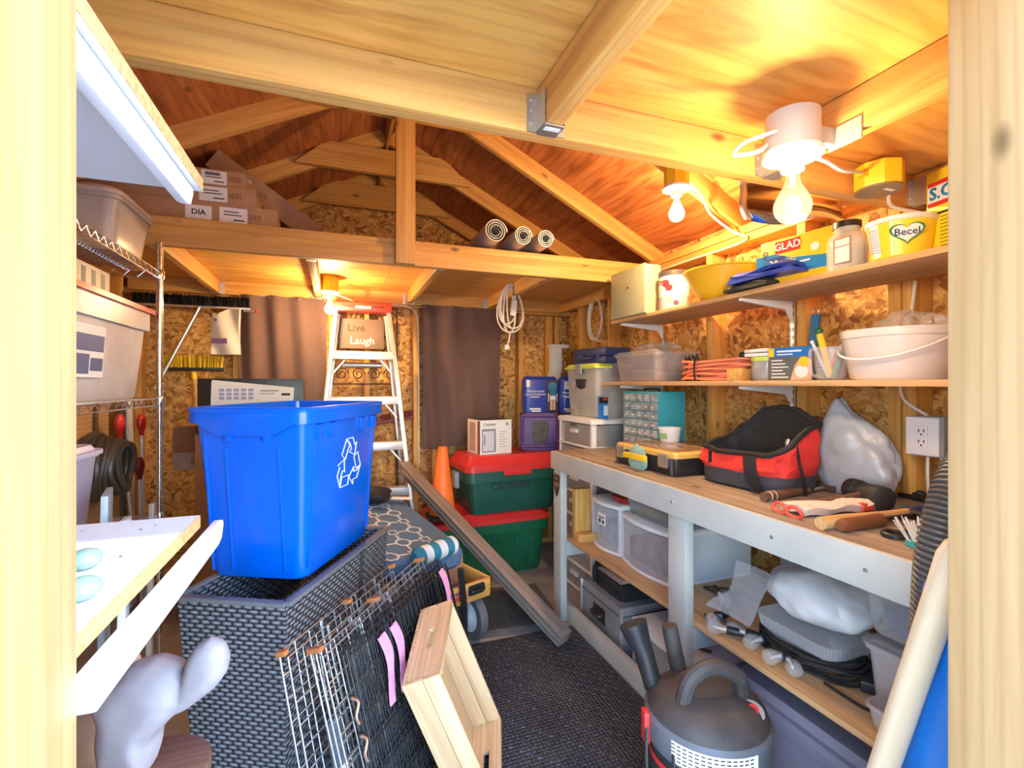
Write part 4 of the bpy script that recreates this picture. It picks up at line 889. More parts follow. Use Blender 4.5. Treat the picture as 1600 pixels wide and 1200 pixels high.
for k, (s, e) in enumerate((((1230, 1028), (1250, 1058)), ((1296, 996), (1318, 1022)), ((1128, 962), (1102, 972)), ((1122, 925), (1138, 944)), ((1228, 1024), (1208, 1026)), ((1170, 990), (1148, 984)), ((1192, 998), (1170, 1004)), ((1140, 985), (1118, 980)))):
    p, q = bulb_spot(*s, ZL + 0.025 + (0.04 if k in (1, 3) else 0)), bulb_spot(*e, ZL + 0.024 + (0.03 if k in (1, 3) else 0))
    dv = (q - p).normalized(); M_ = basis(p, dv.orthogonal().normalized(), dv.cross(dv.orthogonal()).normalized(), dv)
    so = MB().lathe([(0.012, -0.03), (0.014, -0.01), (0.0135, 0.008)], 14).build('socket', BLACK, t, M_)
    gl_ = MB().lathe([(0.010, 0.006), (0.013, 0.02), (0.022, 0.042), (0.0235, 0.052), (0.019, 0.066), (0.006, 0.073)], 16).build('bulb', GLASS, t, M_)
    MB().tube([(0, 0, 0.004), (0.0, 0.001, 0.022), (0.0, 0.0, 0.036), (0.003, 0, 0.05)], [0.007, 0.005, 0.003, 0.002], 8).build('filament', OFFWHITE, gl_)
# clear totes at the near end
clearbox('storage_box', 'clear box holding white goods below the near end of the bench', (1.46, 0.71, ZL), 0.32, 0.30, 0.165, mat=CLOUDY, lidmat=CLEAR, tp=0.92)
tag(MB().loft([rr(0.24, 0.12, 0.01, 0.006), rr(0.25, 0.13, 0.01, 0.12)]).build('folded_towel', plain('cream_cloth', (0.62, 0.58, 0.52), 0.8), None, T(1.45, 0.73, ZL)), 'cream folded cloth inside the lower clear box', 'cloth')
tag(MB().loft([rr(0.24, 0.07, 0.01, 0.006), rr(0.25, 0.08, 0.01, 0.12)]).build('folded_towel', plain('salmon_cloth', (0.50, 0.20, 0.12), 0.8), None, T(1.45, 0.61, ZL)), 'salmon folded cloth inside the lower clear box', 'cloth')
clearbox('storage_box', 'clear box with dark blue contents stacked on the other clear box', (1.47, 0.72, ZL + 0.186), 0.34, 0.30, 0.125, mat=CLEAR, lidmat=None, tp=0.9)
tag(MB().loft([rr(0.22, 0.24, 0.03, 0.006), rr(0.25, 0.28, 0.03, 0.06), rr(0.2, 0.2, 0.03, 0.085)]).build('blue_cloth', plain('slate_cloth', (0.05, 0.08, 0.15), 0.8, var=0.3), None, T(1.47, 0.72, ZL + 0.188)), 'dark blue cloth inside the upper clear box', 'cloth')
t = thing('food_container', 'small clear open container at the near front of the bench shelf', 'container', (1.275, 0.735, ZL))
tub(0.12, 0.15, 0.065, 0.85, 0.02, 0.0025, 0.005, 0.006).build('body', CLOUDY, t)
# --- on the floor under the bench
t = thing('metal_case', 'silver aluminium case with black handle under the workbench', 'case', (1.41, 2.13, 0))
MB().box(-0.155, 0.27, -0.19, 0.20, 0, 0.245).build('case_body', plain('brushed_alu', (0.42, 0.44, 0.46), 0.35, 0.6, 0.1, scale=20), t, bevel=0.008)
MB().box(-0.157, 0.272, -0.192, 0.202, 0.20, 0.206).build('seam', DGREY, t)
for y in (-0.19, 0.20):
    MB().box(-0.160, -0.15, y - 0.008, y + 0.008, 0, 0.246).build('corner_trim', ALU, t, bevel=0.003)
h = MB().box(-0.162, -0.156, -0.05, 0.06, 0.10, 0.175).build('handle_plate', BLACK, t, bevel=0.004)
MB().tube(smoothpath([(-0.163, -0.035, 0.15), (-0.185, -0.03, 0.14), (-0.188, 0.005, 0.137), (-0.185, 0.04, 0.14), (-0.163, 0.045, 0.15)], 4), 0.008, 8).build('grip', BLACK, h)
t = thing('tool_pouch', 'black bag holding a stack of pink sandpaper on the silver case', 'bag', (1.44, 2.12, 0.247))
MB().loft([rr(0.30, 0.26, 0.03, 0), rr(0.32, 0.28, 0.03, 0.06), rr(0.30, 0.26, 0.03, 0.075)]).build('pouch', BLACKFAB, t)
for k in range(3): MB().box(-0.14 + 0.006 * k, 0.12, -0.11, 0.12 - 0.012 * k, 0.076 + k * 0.006, 0.081 + k * 0.006).build('sandpaper', plain('pink_paper', (0.55, 0.38, 0.33), 0.7), t, bevel=0.002)
MB().tube(smoothpath([(-0.16, 0.10, 0.02), (-0.17, 0.09, 0.09), (-0.10, 0.13, 0.125), (-0.02, 0.14, 0.09)], 5), 0.012, 8).build('strap', BLACKFAB, t)
drawerbin('drawer_box', 'low white drawer box on the floor beside the silver case', (1.29, 1.44, 0.002), 0.46, 0.40, 0.225, plain('drawer_grey', (0.36, 0.38, 0.40), 0.3, alpha=0.85))
cable('black_cable', [(1.42, 1.66, 0.235), (1.37, 1.62, 0.26), (1.36, 1.56, 0.245), (1.40, 1.52, 0.235)], 0.007, plain('bronze_hose', (0.12, 0.09, 0.06), 0.4), 'short dark hose lying on the low white drawer box')
t = thing('storage_tote', 'large violet grey tote with latched lid on the floor under the bench', 'tote', (1.50, 0.96, 0))
VG = plain('violet_grey_plastic', (0.22, 0.22, 0.30), 0.35, var=0.06)
tub(0.46, 0.72, 0.285, 0.88, 0.04, 0.004, 0.012, 0.03).build('body', VG, t)
lid(0.49, 0.75, 0.05, 0.05, z0=0.28).build('lid', plain('violet_lid', (0.26, 0.26, 0.34), 0.3, var=0.05), t)
for y in (-0.22, 0.24): MB().box(-0.262, -0.24, y - 0.045, y + 0.045, 0.245, 0.31).build('latch', plain('latch_grey', (0.34, 0.36, 0.42), 0.35), t, bevel=0.006)
# ================================================================== floor mats, back wall, middle of the shed
t = thing('rubber_mat', 'black rubber mat with diamond tread in the middle of the floor', 'mat', (0.30, 0.95, 0))
MB().box(0, 0.885, 0, 1.36, 0.0, 0.008).build('base', TREAD, t, bevel=0.003)
b = MB(); ps = 0.0265
for i in range(int(0.875 / ps)):
    for j in range(int(1.35 / ps)):
        a = R(45) if (i + j) % 2 else R(-45); c, s = math.cos(a), math.sin(a); X0, Y0_ = (i + 0.7) * ps, (j + 0.7) * ps; l, w = 0.0135, 0.0036
        V = [(l, 0, 0.008), (0, w, 0.008), (-l, 0, 0.008), (0, -w, 0.008), (l * 0.6, 0, 0.0105), (0, w * 0.3, 0.0112), (-l * 0.6, 0, 0.0105), (0, -w * 0.3, 0.0112)]
        b.add([(X0 + x * c - y * s, Y0_ + x * s + y * c, z) for x, y, z in V], [(0, 1, 5, 4), (1, 2, 6, 5), (2, 3, 7, 6), (3, 0, 4, 7), (4, 5, 6, 7)])
b.build('tread', TREAD, t, smooth=False)['kind'] = 'stuff'
t = thing('entrance_mat', 'grey perforated mat on the floor beyond the tread mat', 'mat', (0.92, 2.62, 0), R(-6))
MB().box(-0.27, 0.27, -0.29, 0.29, 0, 0.006).build('border', plain('mat_grey', (0.12, 0.125, 0.13), 0.8), t, bevel=0.002)
b = MB()
for i in range(25): b.box(-0.22 + i * 0.0183 - 0.003, -0.22 + i * 0.0183 + 0.003, -0.23, 0.23, 0.006, 0.011)
for j in range(25): b.box(-0.225, 0.225, -0.22 + j * 0.0183 - 0.003, -0.22 + j * 0.0183 + 0.003, 0.006, 0.0095)
b.build('grid', plain('mat_grid', (0.045, 0.047, 0.05), 0.7), t)['kind'] = 'stuff'

def tote(name, label, loc, w, d, h, bm_, lm, rz=0, lh=0.06, ribs=6, cat='tote'):
    t = thing(name, label, cat, loc, rz)
    tub(w, d, h, 0.90, 0.04, 0.005, 0.014, 0.085).build('body', bm_, t)
    MB().loft([rr(w + 0.045, d + 0.045, 0.06, h - 0.016), rr(w + 0.045, d + 0.045, 0.06, h + lh * 0.3), rr(w + 0.01, d + 0.01, 0.05, h + lh * 0.4), rr(w - 0.04, d - 0.06, 0.05, h + lh)]).build('lid', lm, t)
    for k in range(ribs):
        x = -w * 0.36 + w * 0.72 * k / max(1, ribs - 1); MB().loft([rr(0.05, 0.016, 0.007, 0.03, cx=x, cy=-d * 0.45), rr(0.05, 0.016, 0.007, h - 0.12, cx=x, cy=-d * 0.483)]).build('rib', bm_, t)
    return t
tote('storage_tote', 'bottle green tote with red lid on the floor, bottom of the pair', (0.99, 3.30, 0), 0.80, 0.44, 0.375, GREENT2, RED, R(3), 0.05)
t = tote('storage_tote', 'dark green tote with red lid and handwriting, top of the pair', (1.145, 3.28, 0.4265), 0.68, 0.42, 0.305, GREENT, RED, R(3), 0.085, ribs=0)
text('handwriting', 'Christmas', 0.082, INK, t, FY((-0.04, -0.204, 0.185)) @ Matrix.Rotation(R(2), 4, 'Z'), shear=0.25, sx=0.9, bold=0.0012)
MB().box(-0.1, 0.1, -0.24, -0.228, 0.26, 0.30).build('lid_tab', RED, t, bevel=0.004)
MB().box(-0.385, -0.355, -0.05, 0.05, 0.16, 0.27).build('side_latch', GREY, t, bevel=0.006)
t = thing('traffic_cone', 'orange traffic cone standing on the lower green tote', 'cone', (0.66, 3.13, 0.427))
MB().lathe([(0.088, 0.022), (0.084, 0.03), (0.03, 0.455), (0.027, 0.46), (0.022, 0.46), (0.07, 0.03)], 36).build('cone', ORANGE, t)
MB().loft([rr(0.20, 0.20, 0.03, 0), rr(0.20, 0.20, 0.03, 0.014), rr(0.17, 0.17, 0.04, 0.024)]).build('foot', RUBBER, t)
t = thing('appliance_box', 'white appliance carton printed with a paper shredder on the red lid', 'box', (1.02, 3.24, 0.818), R(8))
MB().box(-0.12, 0.12, -0.10, 0.12, 0, 0.235).build('carton', PAPER, t, bevel=0.002)
plate('dark_top', 0.236, 0.216, plain('dark_print', (0.06, 0.05, 0.045), 0.5), t, FZ((0, 0.01, 0.2352)))
plate('print_frame', 0.105, 0.16, plain('print_grey', (0.25, 0.26, 0.30), 0.5), t, FY((-0.055, -0.1003, 0.095)))
plate('print_face', 0.085, 0.135, plain('print_light', (0.62, 0.64, 0.70), 0.5), t, FY((-0.058, -0.1010, 0.092)))
plate('print_arrow', 0.006, 0.07, INK, t, FY((-0.088, -0.1016, 0.10)))
text('lettering', 'Cuisinart', 0.026, INK, t, FY((-0.05, -0.1012, 0.205)), bold=0.0003)
plates('fine_print', [(0, 0.06 - 0.01 * (k % 3), -0.017 * k, -0.017 * k + 0.003) for k in range(7)], plain('print_grey', (0, 0, 0)), t, FY((0.02, -0.1006, 0.15)))
plates('mark', [(0, 0.008, 0, 0.022), (0.012, 0.02, 0, 0.022)], plain('print_grey', (0, 0, 0)), t, FY((0.075, -0.1006, 0.195)))
plate('brown_print', 0.10, 0.20, plain('print_tan', (0.50, 0.33, 0.24), 0.6), t, FX((-0.1203, 0.03, 0.115)))
plate('brown_print', 0.04, 0.225, plain('print_brown', (0.26, 0.10, 0.05), 0.6), t, FX((-0.1206, -0.078, 0.117)))
t = thing('carrier_crate', 'purple plastic carry crate with oval opening on the red tote lid', 'crate', (1.43, 3.33, 0.818), R(-18))
b = MB(); W, H = 0.30, 0.27
outer = rr(W, H, 0.05, 0, 4); n = len(outer)
hole = [(0.07 * math.cos(math.atan2(p[1] / H, p[0] / W)), 0.10 * math.sin(math.atan2(p[1] / H, p[0] / W))) for p in outer]
b.loft([[(p[0], p[1], 0) for p in outer], [(p[0], p[1], 0.02) for p in outer], [(h_[0], h_[1], 0.026) for h_ in hole], [(h_[0], h_[1], -0.01) for h_ in hole]], (False, False)).build('face', PURPLE, t, FY((0, -0.11, H / 2)))
MB().box(-W / 2 + 0.012, W / 2 - 0.012, -0.10, 0.12, 0.0, H - 0.01).build('case_body', plain('dark_purple', (0.05, 0.03, 0.08), 0.6), t, bevel=0.01)
for x in (-0.13, 0.13): MB().tube([(x, -0.135, 0.02), (x, -0.14, H - 0.02)], 0.014, 8).build('post', PURPLE, t)
for z in (0.03, H - 0.02): MB().tube([(-0.12, -0.135, z), (0.12, -0.135, z)], 0.012, 8).build('rail', PURPLE, t)
plate('oval_dark', 0.14, 0.19, plain('dark_mesh', (0.05, 0.035, 0.03), 0.5, var=0.7, scale=30), t, FY((0, -0.118, H / 2)))
DBL = plain('pack_blue', (0.02, 0.05, 0.36), 0.25, var=0.04)
for k, (lx, ly, w, lab) in enumerate(((1.425, 3.30, 0.25, 'blue packet of underwear printed with a standing figure on the purple crate'), (1.62, 3.18, 0.16, 'narrower blue packet of underwear between the other packet and the drawer tower'))):
    z0 = 1.09 if k == 0 else 1.09
    t = thing('underwear_pack', lab, 'packet', (lx, ly, z0), R(-10))
    MB().loft([rr(w, 0.12, 0.03, 0), rr(w + 0.01, 0.14, 0.03, 0.12), rr(w + 0.005, 0.13, 0.03, 0.24), rr(w - 0.02, 0.08, 0.03, 0.265)]).build('pack', DBL, t)
    fy = -0.0715
    if k == 0:
        plate('black_panel', 0.085, 0.23, BLACK, t, FY((0.08, fy, 0.125)))
        MB().prism([(-0.022, 0.0), (0.022, 0.0), (0.026, 0.045), (0.034, 0.05), (0.03, 0.085), (0.012, 0.098), (-0.012, 0.098), (-0.03, 0.085), (-0.034, 0.05), (-0.026, 0.045)], 0, 0.0006).build('shirt_print', plain('print_teal', (0.02, 0.17, 0.30), 0.5), t, FY((0.085, fy - 0.001, 0.125)), smooth=False)
        plate('white_print', 0.042, 0.032, PAPER, t, FY((0.085, fy - 0.001, 0.108)))
        plates('leg_print', [(-0.02, -0.002, -0.07, 0), (0.002, 0.02, -0.07, 0), (-0.036, -0.028, -0.01, 0.05), (0.028, 0.036, -0.01, 0.05)], plain('hand_skin', (0, 0, 0)), t, FY((0.085, fy - 0.001, 0.09)))
    else:
        plate('white_print', 0.085, 0.055, PAPER, t, FY((-0.02, fy, 0.20)))
        text('lettering', '3+', 0.03, plain('print_blue', (0, 0, 0)), t, FY((-0.035, fy - 0.001, 0.205)))
    cx = -0.045 if k == 0 else -0.02
    text('lettering', 'UNDERWEAR', 0.022 if k == 0 else 0.02, PAPER, t, FY((cx, fy - 0.0008, 0.155 if k == 0 else 0.145)))
    text('lettering', 'SOUS-VÊTEMENTS', 0.019 if k == 0 else 0.016, PAPER, t, FY((cx, fy - 0.0008, 0.132 if k == 0 else 0.122)))
    plates('fine_print', [(-0.04, 0.03, 0, 0.006), (-0.045, 0.04, -0.09, -0.078), (-0.03, 0.04, -0.105, -0.095)], PAPER, t, FY((cx, fy - 0.0008, 0.112)))
    if k == 0: plate('badge_print', 0.028, 0.05, PAPER, t, FY((-0.10, fy, 0.215)))
tag(MB().box(-0.06, 0.06, -0.06, 0.08, 0, 0.27).build('cardboard_box', CARD2, None, T(1.665, 3.22, 0.818), bevel=0.002), 'plain cardboard box hidden under the narrower blue packet', 'box')

# drawer tower with lime tote and blue case
t = thing('drawer_tower', 'tall white tower of translucent drawers between bench and back corner', 'drawer tower', (1.42, 2.50, 0))
TW, TD, TH = 0.45, 0.34, 1.09
for x in (0, TD - 0.03):
    for y in (0, TW - 0.03): MB().box(x, x + 0.03, y, y + 0.03, 0, TH - 0.025).build('post', WHITE, t, bevel=0.006)
MB().loft([rr(TD + 0.02, TW + 0.02, 0.02, TH - 0.03, cx=TD / 2, cy=TW / 2), rr(TD + 0.02, TW + 0.02, 0.02, TH - 0.006, cx=TD / 2, cy=TW / 2), rr(TD, TW, 0.02, TH, cx=TD / 2, cy=TW / 2)]).build('top', WHITE, t)
nd = 7; dh = (TH - 0.04) / nd
for k in range(nd):
    z = 0.01 + k * dh
    MB().box(-0.004, TD, 0.0, TW, z, z + 0.014).build('rail', WHITE, t, bevel=0.004)
    d = MB().box(0.002, TD - 0.01, 0.012, TW - 0.012, z + 0.016, z + dh - 0.008).build('drawer', plain('drawer_milky', (0.62, 0.60, 0.60), 0.2, var=0.1, alpha=0.45), t, bevel=0.008)
    MB().box(-0.012, 0.004, TW / 2 - 0.05, TW / 2 + 0.05, z + dh * 0.55, z + dh * 0.72).build('pull', plain('pull_milky', (0.62, 0.62, 0.62), 0.3), d, bevel=0.004)
    MB().box(0.03, TD - 0.04, 0.05, TW - 0.05, z + 0.02, z + dh * 0.6).build('contents', plain('dark_contents', (0.09, 0.085, 0.09), 0.6, var=0.9, scale=14), d)
MB().box(-0.016, -0.008, TW / 2 - 0.04, TW / 2 + 0.04, TH - 0.05, TH - 0.03).build('label_holder', DGREY, t)
t = thing('storage_tote', 'clear tote with lime lid and grey clips on top of the drawer tower', 'tote', (1.60, 2.735, TH + 0.001))
tub(0.27, 0.40, 0.31, 0.9, 0.025, 0.004, 0.006, 0.012).build('body', plain('cloudy_clear', (0.66, 0.65, 0.62), 0.2, alpha=0.40), t)
lid(0.30, 0.43, 0.03, 0.03, z0=0.305).build('lid', LIME, t)
for s in (-1, 1): MB().box(-0.03, 0.03, -0.01, 0.01, 0.265, 0.335).build('clip', GREY, t, T(0, s * 0.215, 0), bevel=0.004)
MB().box(-0.158, -0.148, -0.05, 0.03, 0.27, 0.335).build('clip', GREY, t, bevel=0.003)
MB().prism([(-0.06, 0.03), (0.07, 0.03), (0.055, -0.025), (0.0, -0.035), (-0.05, -0.02)], 0, 0.008).build('hand_grip', plain('grip_dark', (0.03, 0.026, 0.022), 0.5), t, FX((-0.134, -0.01, 0.21)), bevel=0.003)
t = thing('plastic_case', 'navy blue plastic tool case tilted on top of the lime lidded tote', 'case', (1.60, 2.70, TH + 0.336), R(6))
MB().box(-0.10, 0.10, -0.17, 0.17, 0, 0.045).build('lower_shell', NAVY, t, bevel=0.012)
MB().box(-0.10, 0.10, -0.17, 0.17, 0.047, 0.10).build('upper_shell', NAVY, t, bevel=0.012)
for y in (-0.1, 0.1): MB().box(-0.108, -0.098, y - 0.02, y + 0.02, 0.03, 0.065).build('latch', NAVY, t, bevel=0.003)
MB().tube(smoothpath([(-0.10, -0.055, 0.045), (-0.135, -0.05, 0.035), (-0.135, 0.05, 0.035), (-0.10, 0.055, 0.045)], 4), 0.007, 8).build('handle', NAVY, t)
for y in (-0.06, 0.06): MB().box(-0.08, 0.08, y - 0.045, y + 0.045, 0.099, 0.103).build('lid_panel', NAVY, t, bevel=0.003)
t = thing('blister_pack', 'small blue and red blister card hanging beside the teal cabinet', 'packet', (1.50, 2.508, 1.0915))
MB().box(-0.03, 0.03, -0.003, 0.003, 0, 0.13).build('card', plain('pack_blue2', (0.02, 0.18, 0.50), 0.4), t)
plate('dark_band', 0.06, 0.035, BLACK, t, FY((0, -0.0032, 0.112))); plate('red_mark', 0.03, 0.012, RED, t, FY((0.01, -0.004, 0.118)))
MB().box(-0.002, 0.026, -0.012, -0.003, 0.02, 0.08).build('bubble', WHITE, t, bevel=0.003)

# white cord hanging from the loft joist
t = thing('extension_cord', 'looped white extension cord hanging from the loft joist', 'cord', (1.07, 2.97, 1.795))
b = MB()
for k in range(5):
    w, h = 0.088 - 0.016 * k, 0.158 - 0.014 * (k % 3)
    b.tube([(w * math.cos(q) * (1 - 0.3 * math.sin(q)) + 0.012 * math.sin(k * 2.1) * (1 - math.sin(q)), 0.006 * k - 0.016, h * math.sin(q) + (0.158 - h)) for q in [2 * math.pi * i / 34 for i in range(34)]], 0.0052, 6, True)
b.tube(smoothpath([(0.0, -0.01, -0.15), (-0.005, -0.01, -0.2), (-0.02, -0.01, -0.245)]), 0.0045, 6); b.build('coil', plain('cord_white', (0.75, 0.73, 0.68), 0.45), t)['kind'] = 'stuff'
MB().box(-0.014, 0.014, -0.01, 0.01, -0.03, 0).build('plug', WHITE, t, T(-0.022, -0.01, -0.24), bevel=0.004)
MB().box(-0.018, 0.018, -0.012, 0.012, -0.05, 0.05).build('socket_end', WHITE, t, T(0.02, -0.022, 0.0) @ Matrix.Rotation(R(8), 4, 'Y'), bevel=0.005)
MB().tube([(0.02, -0.0, 0.15), (0.02, 0.0, 0.13), (0.02, -0.03, 0.145)], 0.004, 6).build('hook', STEEL, t)

# curtains
def curtain(name, label, x0, x1, z0, z1, seed, folds=3.3):
    t = thing(name, label, 'curtain', ((x0 + x1) / 2, SB - 0.052, z0)); W = x1 - x0; H = z1 - z0
    MB().sheet(lambda u, v: ((u - 0.5) * W * (1 - 0.03 * (1 - v) * math.sin(seed)), 0.030 * math.sin(u * folds * 6.28 + seed + 2.2 * v * math.sin(seed + u)) * (1.15 - v * 0.6) * (0.45 + 0.55 * math.sin(u * 3.1 + seed)) + 0.011 * math.sin(u * 7 - v * 6 + seed) * (1.2 - v) + 0.003 * math.sin(u * 23 + v * 9), H * v - 0.012 * math.sin(u * 5 + seed) * (1 - v)), 60, 14, 0.002).build('cloth', CURT, t)
    for u in (0.02, 0.35, 0.68, 0.98): MB().lathe([(0.005, 0), (0.004, 0.003)], 8).build('tack', STEEL, t, FY(((u - 0.5) * W, -0.03, H - 0.015)))
curtain('window_curtain', 'brown cloth curtain over the window left of the stepladder', -0.60, -0.06, 0.80, 1.885, 0.6)
curtain('window_curtain', 'brown cloth curtain over the window right of the stepladder', 0.595, 1.205, 0.825, 1.885, 2.1)
cable('romex_cable', [(-0.03, 3.24, 1.878), (0.10, 3.40, 1.862), (0.16, SB - 0.047, 1.858), (0.40, SB - 0.047, 1.872), (0.50, SB - 0.05, 1.86), (0.555, SB - 0.02, 1.82), (0.575, SB - 0.012, 1.70), (0.578, SB - 0.010, 1.3), (0.58, SB - 0.010, 0.7)], 0.005, CORDW, 'white cable running from the back lamp down beside the right curtain')

# stepladder
t = thing('stepladder', 'aluminium stepladder with red cap standing against the back wall', 'stepladder', (0.172, 3.385, 0))
hw = lambda z: 0.172 + (1.80 - z) * 0.105
yy = lambda z: 0.06 - (1.80 - z) * 0.10
for s in (-1, 1):
    a, c = Vector((s * hw(0), yy(0), 0.0)), Vector((s * hw(1.80), yy(1.80), 1.80))
    lumber('rail', a, c, 0.028, 0.07, ALU, t, (0, 1, 0), 0.004)
    a2, c2 = Vector((s * hw(0) * 0.94, 0.155, 0.0)), Vector((s * hw(1.80) * 0.9, 0.115, 1.78))
    lumber('rear_leg', a2, c2, 0.02, 0.035, plain('aluminium_dull', (0.5, 0.53, 0.56), 0.4, 0.7), t, (0, 1, 0), 0.003)
for z in (0.30, 0.605, 0.91, 1.215, 1.52):
    MB().box(-hw(z) + 0.006, hw(z) - 0.006, yy(z) - 0.042, yy(z) + 0.04, z - 0.055, z).build('step', plain('step_alu', (0.70, 0.68, 0.66), 0.4, 0.6), t, bevel=0.004)
    for s in (-1, 1):
        MB().tube([(s * (hw(z) - 0.012), yy(z), z - 0.055 - 0.09), (s * (hw(z) - 0.085), yy(z), z - 0.058)], 0.007, 6).build('brace', ALU, t)
        MB().lathe([(0.006, 0), (0.005, 0.003)], 8).build('rivet', STEEL, t, FY((s * (hw(z) - 0.008), yy(z) - 0.0425, z - 0.03)))
MB().box(-0.188, 0.188, 0.0, 0.125, 1.79, 1.85).build('top_cap', plain('ladder_red', (0.75, 0.05, 0.03), 0.4), t, bevel=0.008)
plates('cap_slots', [(-0.135, -0.055, -0.004, 0.004), (0.055, 0.135, -0.004, 0.004)], BLACK, t, FY((0, -0.0002, 1.822)))
plate('cap_label', 0.10, 0.018, PAPER, t, FY((0, -0.0002, 1.817)))
plates('label_print', [(-0.042 + 0.0085 * k, -0.036 + 0.0085 * k, -0.004, 0.004) for k in range(10)], RED, t, FY((0, -0.001, 1.817)))
MB().tube([(-0.13, 0.10, 1.43), (0.13, 0.10, 1.43)], 0.022, 12).build('spreader_tube', plain('tube_grey', (0.42, 0.40, 0.40), 0.3, 0.7), t)
# sign behind the ladder
t = thing('wall_sign', 'brown canvas sign with the words Live and Laugh behind the stepladder', 'sign', (0.175, SB - 0.016, 1.55))
MB().box(-0.15, 0.15, -0.026, 0.008, 0, 0.21).build('canvas', plain('canvas_brown', (0.24, 0.15, 0.11), 0.7), t, bevel=0.002)
MB().box(-0.151, -0.115, -0.0265, 0.0, 0, 0.21).build('canvas_side', plain('canvas_grey', (0.17, 0.15, 0.14), 0.7), t)
text('lettering', 'Live', 0.075, plain('sign_dark', (0.09, 0.05, 0.035), 0.7), t, FY((-0.04, -0.0266, 0.145)), bold=0.0006)
text('lettering', 'Laugh', 0.072, PAPER, t, FY((0.0, -0.0266, 0.055)), bold=0.0008)
# scroll ironwork
t = thing('iron_trellis', 'dark scrolled iron trellis hung on the wall behind the stepladder', 'trellis', (0.20, SB - 0.006, 1.28))
IR = plain('rusty_iron', (0.07, 0.045, 0.03), 0.5, 0.5, 0.3)
b = MB()
def scroll(cx, cz, r, s, turns=1.6):
    return [(cx + s * r * (1 - 0.75 * i / 26) * math.cos(turns * 6.28 * i / 26), -0.004, cz + r * (1 - 0.75 * i / 26) * math.sin(turns * 6.28 * i / 26)) for i in range(27)]
for cx in (-0.16, -0.05, 0.06, 0.17):
    for cz, s in ((0.09, 1), (0.50, -1)): b.tube(scroll(cx, cz, 0.045, s if cx < 0 else -s), 0.004, 6)
for z in (0.02, 0.57): b.tube([(-0.22, -0.004, z), (0.22, -0.004, z)], 0.005, 6)
for x in (-0.22, 0.22): b.tube([(x, -0.004, 0.02), (x, -0.004, 0.57)], 0.005, 6)
for x in (-0.17, 0.17): b.tube(smoothpath([(x, -0.004, 0.15), (x * 0.7, -0.004, 0.25), (x * 1.1, -0.004, 0.35), (x * 0.8, -0.004, 0.45)], 6), 0.004, 6)
b.build('scrollwork', IR, t)['kind'] = 'stuff'
# red-black brush behind ladder
t = thing('push_broom', 'push broom with dark red bristles leaning behind the stepladder', 'broom', (0.37, 3.582, 0.0))
MB().box(-0.17, 0.17, -0.02, 0.02, 1.02, 1.045).build('block', plain('broom_maroon', (0.16, 0.03, 0.03), 0.6), t, T(0, 0, 1.03) @ Matrix.Rotation(R(-8), 4, 'Y') @ T(0, 0, -1.03), bevel=0.006)
b = MB(); rnd = random.Random(2)
for k in range(120):
    x = rnd.uniform(-0.17, 0.17); y = rnd.uniform(-0.018, 0.018); b.tube([(x, y, 1.044), (x * 1.05, y * 1.3, 1.085)], 0.0022, 4)
b.build('bristles', plain('bristle_red', (0.20, 0.035, 0.035), 0.7), t, T(0, 0, 1.03) @ Matrix.Rotation(R(-8), 4, 'Y') @ T(0, 0, -1.03))['kind'] = 'stuff'
MB().tube([(0.04, 0, 1.03), (0.06, 0.0, 0.0)], 0.011, 8).build('handle', DGREY, t)

# long planks leaning from floor to ladder
p0, p1 = Vector((1.056, 2.148, 0.015)), Vector((0.42, 3.30, 0.72)); ax = (p1 - p0).normalized()
wd = Vector((0.86, 0.42, 0.0)); wd = (wd - ax * wd.dot(ax)).normalized(); nn = ax.cross(wd)
if nn.z < 0: nn = -nn
t = thing('floor_planks', 'stack of long grey brown planks leaning from the floor to the stepladder', 'planks', p0)
PLK = wood('plank_laminate', [(0.15, 0.11, 0.09), (0.26, 0.205, 0.17), (0.34, 0.275, 0.23)], stretch=18, knots=False)
for k in range(6):
    o_ = nn * (0.016 * k) + wd * (0.012 * ((k * 2) % 3) - 0.02 * k * 0.4); q0 = o_ + ax * (0.03 * (k % 2)); q1 = o_ + ax * ((p1 - p0).length - 0.05 * ((k * 3) % 4))
    lumber('plank', q0, q1, 0.080, 0.0105, PLK, t, nn, 0.0015)
tag(MB().tube([p1 + Vector((0.02, -0.05, -0.02)), p1 + Vector((0.10, -0.16, -0.10))], 0.006, 6).build('cane', ORANGE), 'thin orange rod lying on top of the leaning planks', 'rod')

# wagon
ang = R(20.6); WM = Matrix.Translation((0.723, 2.312, 0)) @ Matrix.Rotation(ang, 4, 'Z')
t = thing('wagon', 'orange wooden wagon with purple bed and grey tyred wheels', 'wagon', M=WM)
WORG = wood('wagon_wood', [(0.50, 0.23, 0.04), (0.66, 0.34, 0.07), (0.74, 0.42, 0.12)], knots=False)
Lw, Ww = 0.78, 0.42
MB().box(0, Ww, -0.009, 0.009, -0.045, 0.045).build('end_board', WORG, t, basis((-Ww, 0, 0.285), (1, 0, 0), (0, 1, 0), (0, 0, 1)), bevel=0.003)
MB().box(0, Ww, -0.009, 0.009, -0.045, 0.045).build('end_board', WORG, t, basis((-Ww, Lw, 0.285), (1, 0, 0), (0, 1, 0), (0, 0, 1)), bevel=0.003)
for x in (-Ww, 0): MB().box(0, Lw, -0.009, 0.009, -0.045, 0.045).build('side_board', WORG, t, basis((x, 0, 0.285), (0, 1, 0), (-1, 0, 0), (0, 0, 1)), bevel=0.003)
MB().box(-Ww, 0, 0, Lw, 0.235, 0.25).build('bed', plain('wagon_purple', (0.09, 0.075, 0.22), 0.5), t)
h = MB().loft([rr(0.10, 0.05, 0.012, 0), rr(0.095, 0.045, 0.012, 0.006)]).build('pull_handle', BLACK, t, FY((-0.085, -0.0095, 0.295)))
